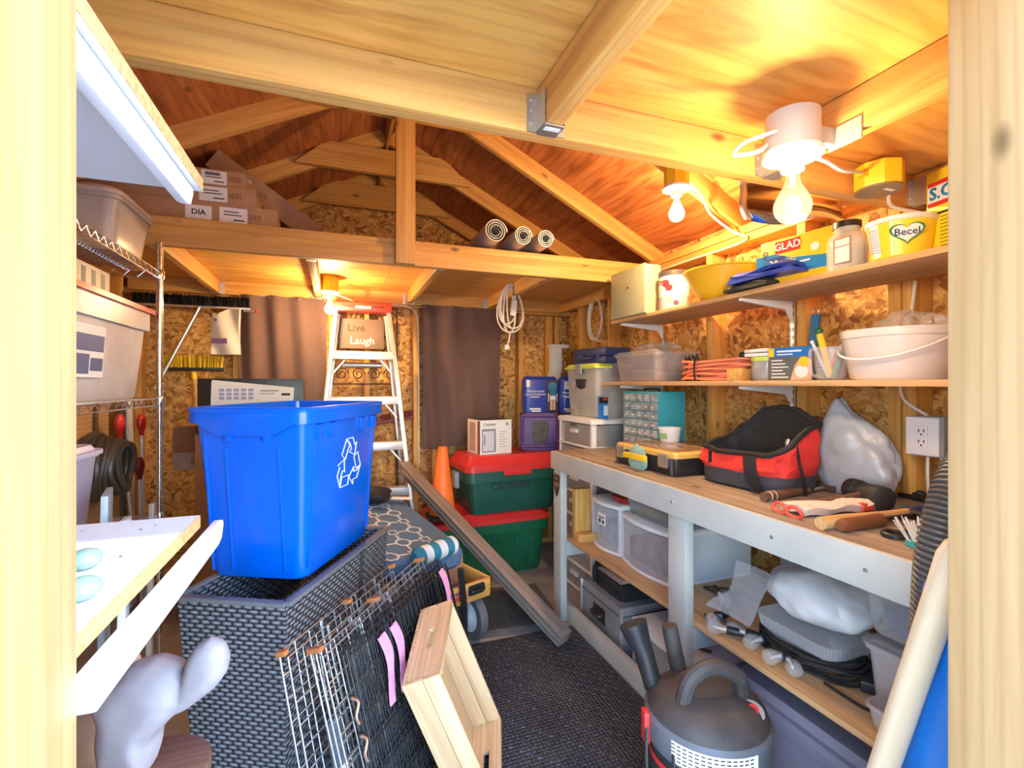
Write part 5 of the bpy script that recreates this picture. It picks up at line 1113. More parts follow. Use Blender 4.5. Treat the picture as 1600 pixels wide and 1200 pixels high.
MB().tube(smoothpath([(-0.035, 0, 0.006), (-0.03, 0, 0.02), (0.03, 0, 0.02), (0.035, 0, 0.006)], 4), 0.007, 8).build('grip', BLACK, h)
plates('print_strokes', [(-0.055 + 0.0155 * k, -0.043 + 0.0155 * k, -0.008, 0.008) for k in range(7)], plain('print_violet', (0.16, 0.05, 0.20), 0.5), t, FY((-0.20, -0.0095, 0.300)))
plates('print_strokes', [(-0.06 + 0.0175 * k, -0.045 + 0.0175 * k, -0.010, 0.010) for k in range(7)], RED, t, FY((-0.20, -0.0095, 0.275)))
for x in (-Ww + 0.02, -0.045):
    for y in (0.09, Lw - 0.12):
        w_ = MB().lathe([(0.08, -0.02), (0.115, -0.022), (0.118, 0), (0.115, 0.022), (0.08, 0.02)], 36).build('tyre', RUBBER if False else plain('grey_tyre', (0.12, 0.12, 0.125), 0.7, bmp=0.3), t, basis((x, y, 0.118), (0, 1, 0), (0, 0, 1), (1, 0, 0)))
        MB().lathe([(0.022, -0.03), (0.03, -0.024), (0.086, -0.019), (0.086, 0.019), (0.03, 0.024)], 30).build('hub', plain('hub_white', (0.62, 0.65, 0.70), 0.35), w_)
MB().tube([(-Ww + 0.03, 0.09, 0.118), (-0.05, 0.09, 0.118)], 0.01, 8).build('axle', STEEL, t)
MB().tube([(-Ww + 0.03, Lw - 0.12, 0.118), (-0.05, Lw - 0.12, 0.118)], 0.01, 8).build('axle', STEEL, t)
for y in (0.09, Lw - 0.12): MB().box(-Ww / 2 - 0.11, -Ww / 2 + 0.11, y - 0.025, y + 0.025, 0.118, 0.235).build('bolster', DGREY, t)
MB().tube([(-0.17, -0.03, 0.10), (-0.175, -0.035, 0.24), (-0.215, -0.06, 0.44)], 0.015, 10).build('tow_bar', BLACK, t)
tag(MB().box(-0.05, 0.05, -0.02, 0.02, 0, 0.17).build('yellow_carton', plain('mustard', (0.60, 0.45, 0.05), 0.6), None, T(0.455, 2.30, 0.252) @ Matrix.Rotation(R(24), 4, 'Z'), bevel=0.003), 'mustard yellow carton standing inside the wagon', 'box')

# patterned cushion on the wagon
A, Bq, D = Vector((0.20, 2.12, 0.53)), Vector((0.60, 2.26, 0.50)), Vector((0.08, 2.92, 0.64))
cx_, cy_ = (Bq - A), (D - A); lw, ll = cx_.length, cy_.length; cx_.normalize(); cy_ = (cy_ - cx_ * cy_.dot(cx_)).normalized()
t = thing('lounge_cushion', 'slate blue cushion with white chain lattice print lying on the wagon', 'cushion', M=basis(A, cx_, cy_, cx_.cross(cy_)))
MB().loft([rr(lw * 0.9, ll * 0.95, 0.05, -0.10, cx=lw / 2, cy=ll / 2), rr(lw, ll, 0.06, -0.075, cx=lw / 2, cy=ll / 2), rr(lw, ll, 0.06, -0.02, cx=lw / 2, cy=ll / 2), rr(lw * 0.94, ll * 0.96, 0.06, 0.0, cx=lw / 2, cy=ll / 2)]).build('cushion', plain('slate_blue_cloth', (0.085, 0.16, 0.26), 0.85, var=0.08, scale=40), t)
b = MB(); pit = 0.165
def oring(c, r0, r1, n, rot=0.0):
    o = len(b.v)
    for z in (0.0005, 0.0015):
        for rad in (r0, r1):
            for i in range(n):
                q = 2 * math.pi * (i + 0.5) / n + rot; b.v.append(Vector((c[0] + rad * math.cos(q), c[1] + rad * math.sin(q), z)))
    for i in range(n):
        j = (i + 1) % n; b.f.append([o + 2 * n + i, o + 2 * n + j, o + 3 * n + j, o + 3 * n + i]); b.m.append(0)
for i in range(6):
    for j in range(10):
        c = (0.045 + i * pit * 0.72, 0.05 + j * pit * 0.72)
        if c[0] > lw - 0.03 or c[1] > ll - 0.03: continue
        if (i + j) % 2 == 0: oring(c, 0.030, 0.042, 8)
        else: oring(c, 0.024, 0.037, 4, R(0))
        for dx, dy in ((1, 0), (0, 1)):
            q = (c[0] + dx * pit * 0.72, c[1] + dy * pit * 0.72)
            if q[0] > lw - 0.03 or q[1] > ll - 0.03: continue
            m_ = ((c[0] + q[0]) / 2, (c[1] + q[1]) / 2); s_ = 0.026
            b.box(m_[0] - (s_ if dx else 0.006), m_[0] + (s_ if dx else 0.006), m_[1] - (s_ if dy else 0.006), m_[1] + (s_ if dy else 0.006), 0.0005, 0.0013)
b.build('lattice_print', plain('print_cream', (0.58, 0.60, 0.62), 0.85), t)['kind'] = 'stuff'
t = thing('bolster_cushion', 'teal and white striped rolled cushion on the near end of the lattice cushion', 'cushion', (0.42, 2.15, 0.548), R(32))
for k in range(6):
    x0 = -0.125 + k * 0.042; m_ = (plain('stripe_teal', (0.02, 0.17, 0.24), 0.85), plain('stripe_white', (0.62, 0.64, 0.64), 0.85))[k % 2]
    r0, r1 = (0.025 if k == 0 else 0.041), (0.025 if k == 5 else 0.041)
    MB().lathe([(r0, x0), (0.0425, x0 + 0.02), (r1, x0 + 0.0415)], 20).build('stripe', m_, t, basis((0, 0, 0), (0, 1, 0), (0, 0, 1), (1, 0, 0)))
tag(crumple('cloth_heap', 'black cloth heap beside the foot of the stepladder', (0.20, 2.86, 0.625), 0.10, 0.09, 0.05, BLACKFAB, 41, 0.25, 'cloth'), 'black cloth heap beside the foot of the stepladder', 'cloth')
tag(MB().box(-0.06, 0.06, -0.02, 0.02, 0, 0.004).build('paper_slip', PAPER, None, T(0.36, 2.86, 0.63) @ Matrix.Rotation(R(-25), 4, 'Z') @ Matrix.Rotation(R(6), 4, 'X')), 'white paper slip lying on the far end of the lattice cushion', 'paper')
tag(MB().box(-0.36, -0.02, 0.20, 0.72, 0.2505, 0.40).build('cardboard_box', CARD, None, WM, bevel=0.003), 'cardboard box inside the wagon under the lattice cushion', 'box')

# --- left half of the back wall
t = thing('push_broom', 'push broom with yellow and black bristles hung bristles up on the back wall', 'broom', (-0.84, 3.53, 1.40))
MB().box(-0.16, 0.16, -0.03, 0.03, -0.02, 0.005).build('block', BLACK, t, bevel=0.008)
b = MB(); rnd = random.Random(6)
for k in range(260):
    x = rnd.uniform(-0.155, 0.155); y = rnd.uniform(-0.028, 0.028); b.tube([(x, y, 0.0), (x * 1.06, y * 1.4, 0.075 + rnd.uniform(-0.006, 0.004))], 0.0028, 4)
b.build('bristles', plain('bristle_yellow', (0.72, 0.47, 0.02), 0.6), t)['kind'] = 'stuff'
MB().tube([(0, 0, -0.015), (0.003, -0.004, -0.07)], [0.02, 0.015], 12).build('socket', YELLOW, t)
MB().tube([(0.003, -0.004, -0.06), (0.05, -0.02, -1.395)], 0.0125, 10).build('handle', HANDLEW, t)
t = thing('strip_brush', 'long black bristled brush hung along the top of the back wall', 'brush', (-0.82, 3.50, 1.79))
MB().box(-0.33, 0.30, -0.012, 0.012, -0.012, 0.0).build('rail', STEEL, t, bevel=0.002)
b = MB(); rnd = random.Random(7)
for k in range(300):
    x = -0.325 + 0.62 * k / 300; y = rnd.uniform(-0.012, 0.012); b.tube([(x, y, 0.0), (x + rnd.uniform(-0.006, 0.006), y * 2, 0.062 + rnd.uniform(-0.008, 0.006))], 0.003, 4)
b.build('bristles', plain('dull_black_bristle', (0.012, 0.012, 0.013), 0.95, var=0.2, spec=0.05), t)['kind'] = 'stuff'
MB().box(-0.325, 0.28, -0.008, 0.008, 0.0, 0.05).build('bristle_core', BLACK, t)
MB().tube([(0.02, -0.01, -0.01), (-0.21, -0.02, -0.52)], 0.011, 8).build('brace', STEEL, t)
MB().tube([(0.26, 0, -0.02), (0.33, 0, -0.02)], 0.008, 8).build('stem', STEEL, t); MB().ball((0.335, 0, -0.02), 0.011).build('red_tip', RED, t)
t = thing('paper_bag', 'crumpled white paper bag with purple band hanging on the back wall', 'bag', (-0.655, 3.47, 1.485))
MB().sheet(lambda u, v: ((u - 0.5) * (0.165 - 0.02 * v) + (0.03 * (v - 0.6) if v > 0.6 else 0), 0.012 * wob(u * 0.5, v * 0.6), 0.29 * v - (0.05 * (1 - u * 2) * (v > 0.9) if u < 0.5 else 0)), 12, 14, 0.02).build('bag', plain('bag_paper', (0.58, 0.55, 0.52), 0.6, var=0.06), t)
plate('purple_band', 0.085, 0.032, plain('band_purple', (0.14, 0.06, 0.22), 0.6), t, FY((-0.03, -0.022, 0.085)))
MB().lathe([(0.008, 0), (0.008, 0.001)], 12).build('eyelet', DGREY, t, FY((-0.05, -0.022, 0.215)))
t = thing('printer_carton', 'black and white electronics carton behind the recycling bin', 'box', (-0.43, 3.15, 1.03), R(2))
MB().box(-0.27, 0.25, -0.16, 0.16, 0, 0.30).build('carton', BLACK, t, bevel=0.003)
MB().prism([(-0.21, 0.09), (0.19, 0.05), (0.20, 0.25), (-0.20, 0.292), (-0.205, 0.28)], 0, 0.0008).build('white_panel', PAPER, t, FY((0, -0.1602, 0)), smooth=False)
plates('printed_table', [(-0.17 + 0.035 * (k % 5), -0.145 + 0.035 * (k % 5), 0.18 + 0.022 * (k // 5), 0.196 + 0.022 * (k // 5)) for k in range(15)], plain('print_lilac', (0, 0, 0)), t, FY((0, -0.1612, 0.005)))
plates('printed_lines', [(-0.10, 0.16, 0.135, 0.143), (0.03, 0.12, 0.24, 0.244), (0.03, 0.10, 0.225, 0.228), (0.135, 0.18, 0.215, 0.228), (0.15, 0.17, 0.12, 0.15)], INK, t, FY((0, -0.1612, -0.01)))
tag(MB().box(-0.23, 0.23, -0.2, 0.2, 0, 1.03).build('cardboard_box', CARD2, None, T(-0.48, 3.2, 0), bevel=0.003), 'tall plain cardboard box under the electronics carton behind the bin', 'box')
t = thing('paper_carton', 'small brown and cream carton with round mark left of the bin', 'box', (-0.80, 3.30, 0.80))
MB().box(-0.085, 0.10, -0.02, 0.06, 0, 0.25).build('carton', plain('carton_brown', (0.30, 0.13, 0.07), 0.7), t, bevel=0.002)
plate('cream_band', 0.185, 0.10, plain('cream_print', (0.45, 0.33, 0.25), 0.7), t, FY((0.0075, -0.0202, 0.05)))
MB().tube(arc((0.03, -0.021, 0.05), 0.022, 0, 6.28, 20), 0.002, 6).build('round_mark', DGREY, t)
tag(MB().box(-0.02, 0.02, -0.02, 0.02, 0, 0.80).build('timber_prop', PINE, None, T(-0.73, 3.33, 0)), 'upright timber prop under the small brown carton', 'timber')

# --- boxes and rolls up on the back loft
ZD = 1.979
def longbox(lab, x0, x1, y, d, z, h, rz=0, lbl=None, m=CARD):
    t = thing('long_carton', lab, 'box', ((x0 + x1) / 2, y, z), rz); w = x1 - x0
    MB().box(-w / 2, w / 2, -d / 2, d / 2, 0, h).build('carton', m, t, bevel=0.003)
    for (cx, cw, ch, tx) in lbl or []:
        plate('label_sheet', cw, ch, PAPER, t, FY((cx, -d / 2 - 0.0003, h * 0.5)))
        if tx: text('lettering', tx, ch * 0.55, INK, t, FY((cx, -d / 2 - 0.0013, h * 0.5)), bold=0.0006)
        else: plates('label_print', [(-cw * 0.35, cw * 0.2, ch * 0.2, ch * 0.26), (-cw * 0.35, cw * 0.3, ch * 0.0, ch * 0.06), (0.0, cw * 0.4, -ch * 0.32, -ch * 0.24)], INK, t, FY((cx, -d / 2 - 0.0012, h * 0.5)))
        if not tx: plates('ink_marks', [(cw * 0.6 + 0.01 * k, cw * 0.6 + 0.01 * k + 0.004, -0.012, 0.012) for k in range(5)], plain('print_brown', (0, 0, 0)), t, FY((cx, -d / 2 - 0.0004, h * 0.5)))
    return t
ZD2 = 2.008
longbox('long cardboard carton with white labels on the loft, bottom of the stack', -1.08, -0.26, 2.56, 0.20, ZD2, 0.098, R(1), [(0.10, 0.10, 0.06, 'DIA'), (0.235, 0.11, 0.07, None)])
longbox('long cardboard carton with one label on the loft, middle of the stack', -1.0, -0.345, 2.57, 0.19, ZD2 + 0.0985, 0.083, R(-1), [(0.16, 0.11, 0.065, None)])
t = longbox('long cardboard carton with a barcode label on the loft, top of the stack', -0.84, -0.39, 2.58, 0.18, ZD2 + 0.182, 0.076, 0, [(0.10, 0.10, 0.062, None)])
plates('barcode', [(0.006 * k - 0.03, 0.006 * k - 0.027 + 0.001 * (k % 2), 0, 0.014) for k in range(10)], INK, t, FY((0.095, -0.0915, 0.048)))
MT_ = basis((-0.10, 2.745, ZD2 + 0.003), Vector((0.82, 0.0, -0.57)).normalized(), (0, 1, 0), Vector((0.57, 0, 0.82)).normalized())
t = thing('long_carton', 'long cardboard carton tilted against the stack on the loft', 'box', M=MT_)
MB().box(-0.60, 0.0, -0.07, 0.07, 0.0, 0.102).build('carton', CARD, t, bevel=0.003)
MB().box(-0.03, -0.022, -0.0705, 0.0705, -0.0005, 0.1025).build('red_tape', RED, t)
plate('label_sheet', 0.075, 0.05, PAPER, t, FY((-0.44, -0.0703, 0.045))); plates('barcode', [(0.004 * k, 0.004 * k + 0.002, 0, 0.018) for k in range(8)], INK, t, FY((-0.455, -0.0712, 0.030)))
text('lettering', 'S19', 0.032, plain('print_brown', (0, 0, 0)), t, FY((-0.33, -0.0708, 0.045)), bold=0.0005)
for k, (px, py, r, l) in enumerate(((775, 362, 0.062, 'foil bubble insulation roll on the loft, the largest and leftmost'), (818, 369, 0.052, 'foil bubble insulation roll on the loft, the middle one'), (853, 371, 0.049, 'foil bubble insulation roll on the loft, the rightmost one'))):
    c = at(px, py, Y=2.30)
    t = thing('insulation_roll', l, 'insulation roll', (c.x, 2.30, ZD2 + r + 0.001))
    pts = [((r * (1 - 0.62 * i / 90)) * math.cos(i * 0.21), (r * (1 - 0.62 * i / 90)) * math.sin(i * 0.21)) for i in range(91)]
    b = MB(); b.loft([[(p[0], 0.0, p[1]) for p in pts], [(p[0], 1.15, p[1]) for p in pts]], (False, False), closed=False)
    inner = [(p[0] * (1 - 0.10), p[1] * (1 - 0.10)) for p in pts]
    b.loft([[(p[0], 0.0, p[1]) for p in inner], [(p[0], 1.15, p[1]) for p in inner]], (False, False), closed=False)
    b.loft([[(p[0], 0.0, p[1]) for p in pts], [(p[0], 0.0, p[1]) for p in inner]], (False, False), closed=False)
    b.build('roll', FELT, t)
# ================================================================== left side
# melamine shelves on the front wall beside the doorway
def mshelf(lab, z, x0, x1, y0, y1, bx, by1, bz):
    t = thing('melamine_shelf', lab, 'shelf', (0, 0, z))
    MB().box(x0, x1 - 0.0006, y0, y1, -0.0165, 0).build('board', MELA, t)
    MB().box(x1 - 0.0006, x1, y0, y1, -0.0165, 0).build('raw_edge', CHIP, t)
    MB().prism([(0, -0.002), (by1 - y0 - 0.004, -0.002), (by1 - y0, -0.008), (by1 - y0 - 0.012, -0.026), (by1 - y0 - 0.03, -0.030), (0, -0.030)], -0.006, 0.006, basis((bx, y0, bz), (0, 1, 0), (0, 0, 1), (1, 0, 0))).build('bracket_arm', WHITE, t, bevel=0.002)
    MB().prism([(0, -0.002), (by1 - y0 - 0.004, -0.002), (by1 - y0, -0.008), (by1 - y0 - 0.012, -0.026), (by1 - y0 - 0.03, -0.030), (0, -0.030)], -0.006, 0.006, basis((bx - 0.55, y0, bz), (0, 1, 0), (0, 0, 1), (1, 0, 0))).build('bracket_arm', WHITE, t, bevel=0.002)
    return t
mshelf('white melamine shelf with raw chipboard edge high beside the doorway', 1.575, -1.10, -0.168, 0.402, 0.75, -0.182, 0.74, -0.0165)
tl = mshelf('sunlit white melamine shelf with raw chipboard edge at waist height by the doorway', 1.124, -1.10, -0.171, 0.402, 0.75, -0.158, 0.795, -0.0165)
b = MB(); rnd = random.Random(3)
for k in range(60):
    x, y = rnd.uniform(-0.5, -0.2), rnd.uniform(0.45, 0.74); s = rnd.uniform(0.0005, 0.0016); b.ball((x, y, 0.0006), s, 6, 4, (1, 1, 0.5))
b.build('grit', DGREY, tl)['kind'] = 'stuff'
for (px, py, l) in ((133, 878, 'green glass pebble on the sunlit shelf, the upper of two'), (128, 925, 'green glass pebble on the sunlit shelf, the lower of two')):
    c = at(px, py, Z=1.13)
    tag(MB().ball((c.x, c.y, 1.133), 0.0135, 20, 12, (1, 1.15, 0.7)).build('glass_pebble', plain('green_glass', (0.25, 0.42, 0.34), 0.05, var=0.2, scale=60, alpha=0.7)), l, 'pebble')

# wire rack
t = thing('wire_rack', 'chrome wire shelving rack along the left wall', 'shelving rack', (-0.88, 1.73, 0))
hx, hy = 0.20, 0.62
for sx in (-1, 1):
    for sy in (-1, 1):
        p = MB().tube([(sx * hx, sy * hy, 0), (sx * hx, sy * hy, 1.88)], 0.0125, 14).build('post', CHROME, t)
        b = MB()
        for k in range(60): b.lathe([(0.0127, 0.03 + k * 0.031), (0.0131, 0.031 + k * 0.031), (0.0127, 0.032 + k * 0.031)], 14, T(sx * hx, sy * hy, 0), caps=(False, False))
        b.build('grooves', plain('groove_grey', (0.35, 0.35, 0.37), 0.3, 1.0), p)['kind'] = 'stuff'
for z in (0.10, 0.765, 1.242, 1.761):
    b = MB()
    for zz in (z, z - 0.028):
        b.tube([(-hx, -hy, zz), (hx, -hy, zz), (hx, hy, zz), (-hx, hy, zz)], 0.0028, 6, True)
    for s in (-1, 1):
        n = 44; b.tube([(s * hx, -hy + 2 * hy * i / n, z - 0.001 - 0.026 * (i % 2)) for i in range(n + 1)], 0.0017, 5)
        n = 16; b.tube([(-hx + 2 * hx * i / n, s * hy, z - 0.001 - 0.026 * (i % 2)) for i in range(n + 1)], 0.0017, 5)
    for k in range(52): y = -hy + 2 * hy * (k + 0.5) / 52; b.tube([(-hx, y, z + 0.001), (hx, y, z + 0.001)], 0.0017, 5)
    for x in (-0.09, 0.09): b.tube([(x, -hy, z - 0.004), (x, hy, z - 0.004)], 0.0026, 6)
    b.build('wire_shelf', CHROME, t)['kind'] = 'stuff'
    for sx in (-1, 1):
        for sy in (-1, 1): MB().lathe([(0.0165, -0.03), (0.018, -0.02), (0.018, 0.0), (0.0155, 0.008)], 14).build('collar', CHROME, t, T(sx * hx, sy * hy, z))
t = thing('storage_tote', 'cloudy beige tote on the top shelf of the wire rack', 'tote', (-0.88, 2.165, 1.764))
tub(0.36, 0.33, 0.19, 0.88, 0.04, 0.004, 0.008, 0.02).build('body', plain('cloudy_beige', (0.48, 0.40, 0.34), 0.35, alpha=0.88), t)
lid(0.385, 0.355, 0.03, 0.05, z0=0.185).build('lid', plain('lid_beige', (0.52, 0.43, 0.37), 0.35, alpha=0.9), t)
t = thing('storage_tote', 'cloudy tote with red lid on the middle shelf of the wire rack', 'tote', (-0.885, 1.96, 1.245))
tub(0.38, 0.66, 0.335, 0.87, 0.04, 0.004, 0.010, 0.075).build('body', plain('cloudy_pink', (0.60, 0.53, 0.50), 0.35, alpha=0.93), t)
MB().loft([rr(0.425, 0.715, 0.05, 0.328), rr(0.425, 0.715, 0.05, 0.345), rr(0.38, 0.66, 0.05, 0.352)]).build('lid', plain('coral_lid', (0.60, 0.035, 0.035), 0.35), t)
plate('label_sheet', 0.20, 0.16, PAPER, t, FX((-0.0, 0, 0)) @ Matrix.Identity(4) if False else basis((0.186, -0.16, 0.155), (0, 1, 0), (0.07, 0, 0.997), (1, 0, -0.07)))
plates('label_print', [(-0.09, 0.09, 0.0, 0.05), (-0.09, 0.0, -0.07, -0.01), (0.01, 0.09, -0.06, -0.02)], plain('label_blue', (0.10, 0.12, 0.24), 0.5), t, basis((0.1875, -0.16, 0.155), (0, 1, 0), (0.07, 0, 0.997), (1, 0, -0.07)))
t = thing('vented_box', 'small cream box with dark slots on the red tote lid', 'box', (-0.82, 1.86, 1.598))
MB().box(-0.10, 0.10, -0.14, 0.14, 0, 0.075).build('shell', plain('cream_plastic', (0.60, 0.52, 0.38), 0.5), t, bevel=0.003)
for k in range(4): MB().box(0.0995, 0.101, -0.12 + 0.065 * k, -0.095 + 0.065 * k, 0.012, 0.062).build('slot', DGREY, t)
t = thing('storage_tote', 'lavender translucent tote on the low shelf of the wire rack', 'tote', (-0.88, 1.67, 0.768))
tub(0.36, 0.44, 0.32, 0.86, 0.05, 0.004, 0.006, 0.012).build('body', LAV, t)
lid(0.385, 0.465, 0.03, 0.05, z0=0.315).build('lid', plain('lavender_lid', (0.62, 0.58, 0.72), 0.35, var=0.04), t)
# things hung on or leaning at the pegboard
t = thing('hose_coil', 'coiled black garden hose hanging on the pegboard', 'hose', (-1.10, 3.02, 0.86))
b = MB()
for k in range(7):
    w, h = 0.155 - 0.012 * k, 0.165 - 0.008 * k
    b.tube([(0.022 * k - 0.05 + 0.012 * math.sin(q * 2 + k), w * math.cos(q), h * math.sin(q) * (1 + 0.12 * math.sin(q))) for q in [2 * math.pi * i / 32 for i in range(32)]], 0.0155, 8, True)
b.build('loops', plain('hose_dark', (0.07, 0.065, 0.055), 0.35, var=0.2), t)['kind'] = 'stuff'
MB().box(-0.06, 0.0, -0.012, 0.012, 0.135, 0.155).build('hook', STEEL, t)
for k, (px, py, x, lab, m_, dn) in enumerate(((187, 662, -1.10, 'red headed marker pole leaning at the pegboard above the hose', RED, (0.05, 0.20)), (221, 660, -1.06, 'red headed marker pole with white shaft beside the rack post', RED, (0.02, 0.0)), (218, 728, -1.05, 'dark red headed marker pole low behind the rack post', plain('maroon_plastic', (0.25, 0.02, 0.03), 0.4), (0.0, 0.03)))):
    c = at(px, py, X=x); t = thing('marker_pole', lab, 'pole', c)
    MB().ball((0, 0, 0), 0.052, 18, 12, (0.45, 0.75, 1.0)).build('head', m_, t)
    MB().lathe([(0.012, -0.075), (0.014, -0.05), (0.02, -0.04)], 10).build('collar', m_, t)
    MB().tube([(0, 0, -0.07), (dn[0], dn[1], -c.z + 0.002)], 0.008, 8).build('shaft', OFFWHITE, t)
for k, (x, y, w, m_, lab) in enumerate(((-1.12, 3.42, 0.07, MELA, 'tall white board leaning in the back left corner'), (-1.13, 3.33, 0.04, DGREY, 'tall dark grey strip leaning beside the white board'))):
    tag(lumber('tall_board', (x, y, 0.0), (x - 0.03, y + 0.02, 1.45), w, 0.014, m_, None, (1, 0, 0)), lab, 'board')
for k, (y, lab) in enumerate(((2.75, 'black steel clamp bar hung high on the pegboard'), (3.12, 'brown handled pruner hung on the pegboard'))):
    t = thing('wall_tool', lab, 'tool', (SL + 0.012, y, 1.2)); MB().box(0, 0.012, -0.014, 0.014, -0.25, 0.25).build('bar', DGREY if k == 0 else DARKW, t, bevel=0.003)
    MB().box(0, 0.03, -0.03, 0.03, 0.20, 0.26).build('jaw', DGREY, t, bevel=0.004)
# ------------------------------------------------------------------ blue recycling bin on the wicker planter
def wicker_uv(o):
    me = o.data; uv = me.uv_layers.new(name='UVMap')
    for p in me.polygons:
        for li in p.loop_indices:
            v = me.vertices[me.loops[li].vertex_index].co
            if abs(p.normal.z) > 0.8: uv.data[li].uv = (v.x, v.y)
            else: uv.data[li].uv = ((v.y if abs(p.normal.x) > abs(p.normal.y) else v.x), v.z)
PR = R(62)
t = thing('wicker_planter', 'tall dark woven planter box carrying the blue recycling bin', 'planter', (-0.105, 1.765, 0), PR)
pl, pw, ph = 0.68, 0.32, 0.72
b = MB(); q = lambda w, d, z: [(w / 2, d / 2, z), (-w / 2, d / 2, z), (-w / 2, -d / 2, z), (w / 2, -d / 2, z)]
b.loft([q(pl * 0.86, pw * 0.80, 0.0), q(pl, pw, ph), q(pl - 0.05, pw - 0.05, ph), q(pl * 0.86 - 0.05, pw * 0.80 - 0.05, 0.04)])
wicker_uv(b.build('woven_shell', WICKER, t, smooth=False))
for (x0, y0, x1, y1) in ((-1, -1, 1, -1), (1, -1, 1, 1), (1, 1, -1, 1), (-1, 1, -1, -1)):
    lumber('rim_strip', (x0 * pl / 2, y0 * pw / 2, ph), (x1 * pl / 2, y1 * pw / 2, ph), 0.022, 0.012, plain('rim_grey', (0.13, 0.14, 0.15), 0.35), t, (0, 0, 1), 0.003)
lumber('divider_post', (0.10, -pw * 0.40 - 0.007, 0.0), (0.10, -pw / 2 - 0.002, ph), 0.012, 0.012, plain('rim_dark', (0.03, 0.03, 0.035), 0.4), t, (0, 1, 0))
BR = R(63.6)
t = thing('recycling_bin', 'large glossy blue recycling bin with white recycling symbol', 'bin', (-0.1175, 1.79, 0.7275), BR)
bw, bd, bh, tp = 0.545, 0.355, 0.50, 0.83
tub(bw, bd, bh, tp, 0.035, 0.004, 0.016, 0.04).build('body', BLUE, t)
MB().loft([rr(bw + 0.034, bd + 0.034, 0.05, bh - 0.008), rr(bw + 0.038, bd + 0.038, 0.052, bh), rr(bw + 0.030, bd + 0.030, 0.05, bh + 0.006), rr(bw - 0.008, bd - 0.008, 0.034, bh + 0.006), rr(bw - 0.008, bd - 0.008, 0.034, bh - 0.008)], (False, False)).build('rim_bead', BLUE, t)
def face(side, u, z, off=0.0):
    """matrix on a sloping face of the bin"""
    k = tp + (1 - tp) * z / bh
    if side == 'x': sl = bw / 2 * (1 - tp) / bh; return basis((-bw / 2 * k - off, u, z), (0, -1, 0), (-sl, 0, 1 - sl * sl / 2), (-1, 0, -sl))
    sl = bd / 2 * (1 - tp) / bh; return basis((u, -bd / 2 * k - off, z), (1, 0, 0), (0, -sl, 1 - sl * sl / 2), (0, -1, -sl))
MB().prism([(-0.15, 0.035), (0.15, 0.035), (0.15, 0.0), (0.085, -0.035), (-0.085, -0.035), (-0.15, 0.0)], -0.004, 0.02).build('hand_grip', BLUE, t, face('x', 0, bh - 0.04), bevel=0.008)
for u in (-0.058, 0.058): MB().box(-0.009, 0.009, -0.02, 0.0, -0.002, 0.012).build('grip_lug', BLUE, t, face('x', u, bh - 0.072), bevel=0.003)
for u in (-0.09, 0.072): MB().box(-0.004, 0.004, -0.21, 0.16, -0.002, 0.004).build('moulded_rib', BLUE, t, face('x', u, 0.23), bevel=0.002)
MB().box(-0.004, 0.004, -0.20, 0.2, -0.002, 0.004).build('moulded_rib', BLUE, t, face('x', 0.135, 0.22), bevel=0.002)
for u in (-0.20, -0.12, 0.10, 0.20): MB().box(-0.014, 0.014, -0.035, 0.01, -0.002, 0.013).build('rim_rib', BLUE, t, face('y', u, bh - 0.055), bevel=0.003)
for u in (-0.21, 0.21): MB().box(-0.003, 0.003, -0.20, 0.17, -0.002, 0.003).build('moulded_rib', BLUE, t, face('y', u, 0.23), bevel=0.001)
arrow = [(-0.28, 0.95), (0.17, 0.95), (0.33, 0.70), (0.46, 0.78), (0.36, 0.36), (-0.04, 0.50), (0.10, 0.58), (-0.02, 0.78)]
fold = [(-0.28, 0.95), (-0.56, 0.48), (-0.32, 0.30), (-0.06, 0.72), (-0.28, 0.95)]
for k in range(3):
    a = R(-120 * k); rot = lambda p: (0.106 * (p[0] * math.cos(a) - (p[1] - 0.12) * math.sin(a)), 0.106 * (p[0] * math.sin(a) + (p[1] - 0.12) * math.cos(a)), 0.0012)
    o = MB().tube([rot(p) for p in arrow], 0.0016, 5, True).build('symbol_arrow', PAPER, t, face('y', 0.025, 0.30))
    MB().tube([rot(p) for p in fold], 0.0016, 5).build('fold_line', PAPER, o)

# white boards between planter and shelves
tag(lumber('white_board', (-0.50, 1.42, 0.0), (-0.50, 1.48, 0.96), 0.07, 0.016, MELA, None, (1, 0.2, 0)), 'narrow white board standing left of the woven planter', 'board')
tag(lumber('frame_strip', (-0.455, 1.46, 0.0), (-0.45, 1.50, 0.99), 0.018, 0.012, plain('bronze_strip', (0.20, 0.15, 0.11), 0.4), None, (1, 0, 0)), 'thin bronze frame strip standing beside the narrow white board', 'strip')
tag(lumber('white_board', (-0.60, 1.60, 0.0), (-0.60, 1.65, 1.0), 0.2, 0.016, plain('grey_board', (0.38, 0.45, 0.50), 0.5), None, (1, 0.3, 0)), 'wide grey board standing behind the narrow white board', 'board')

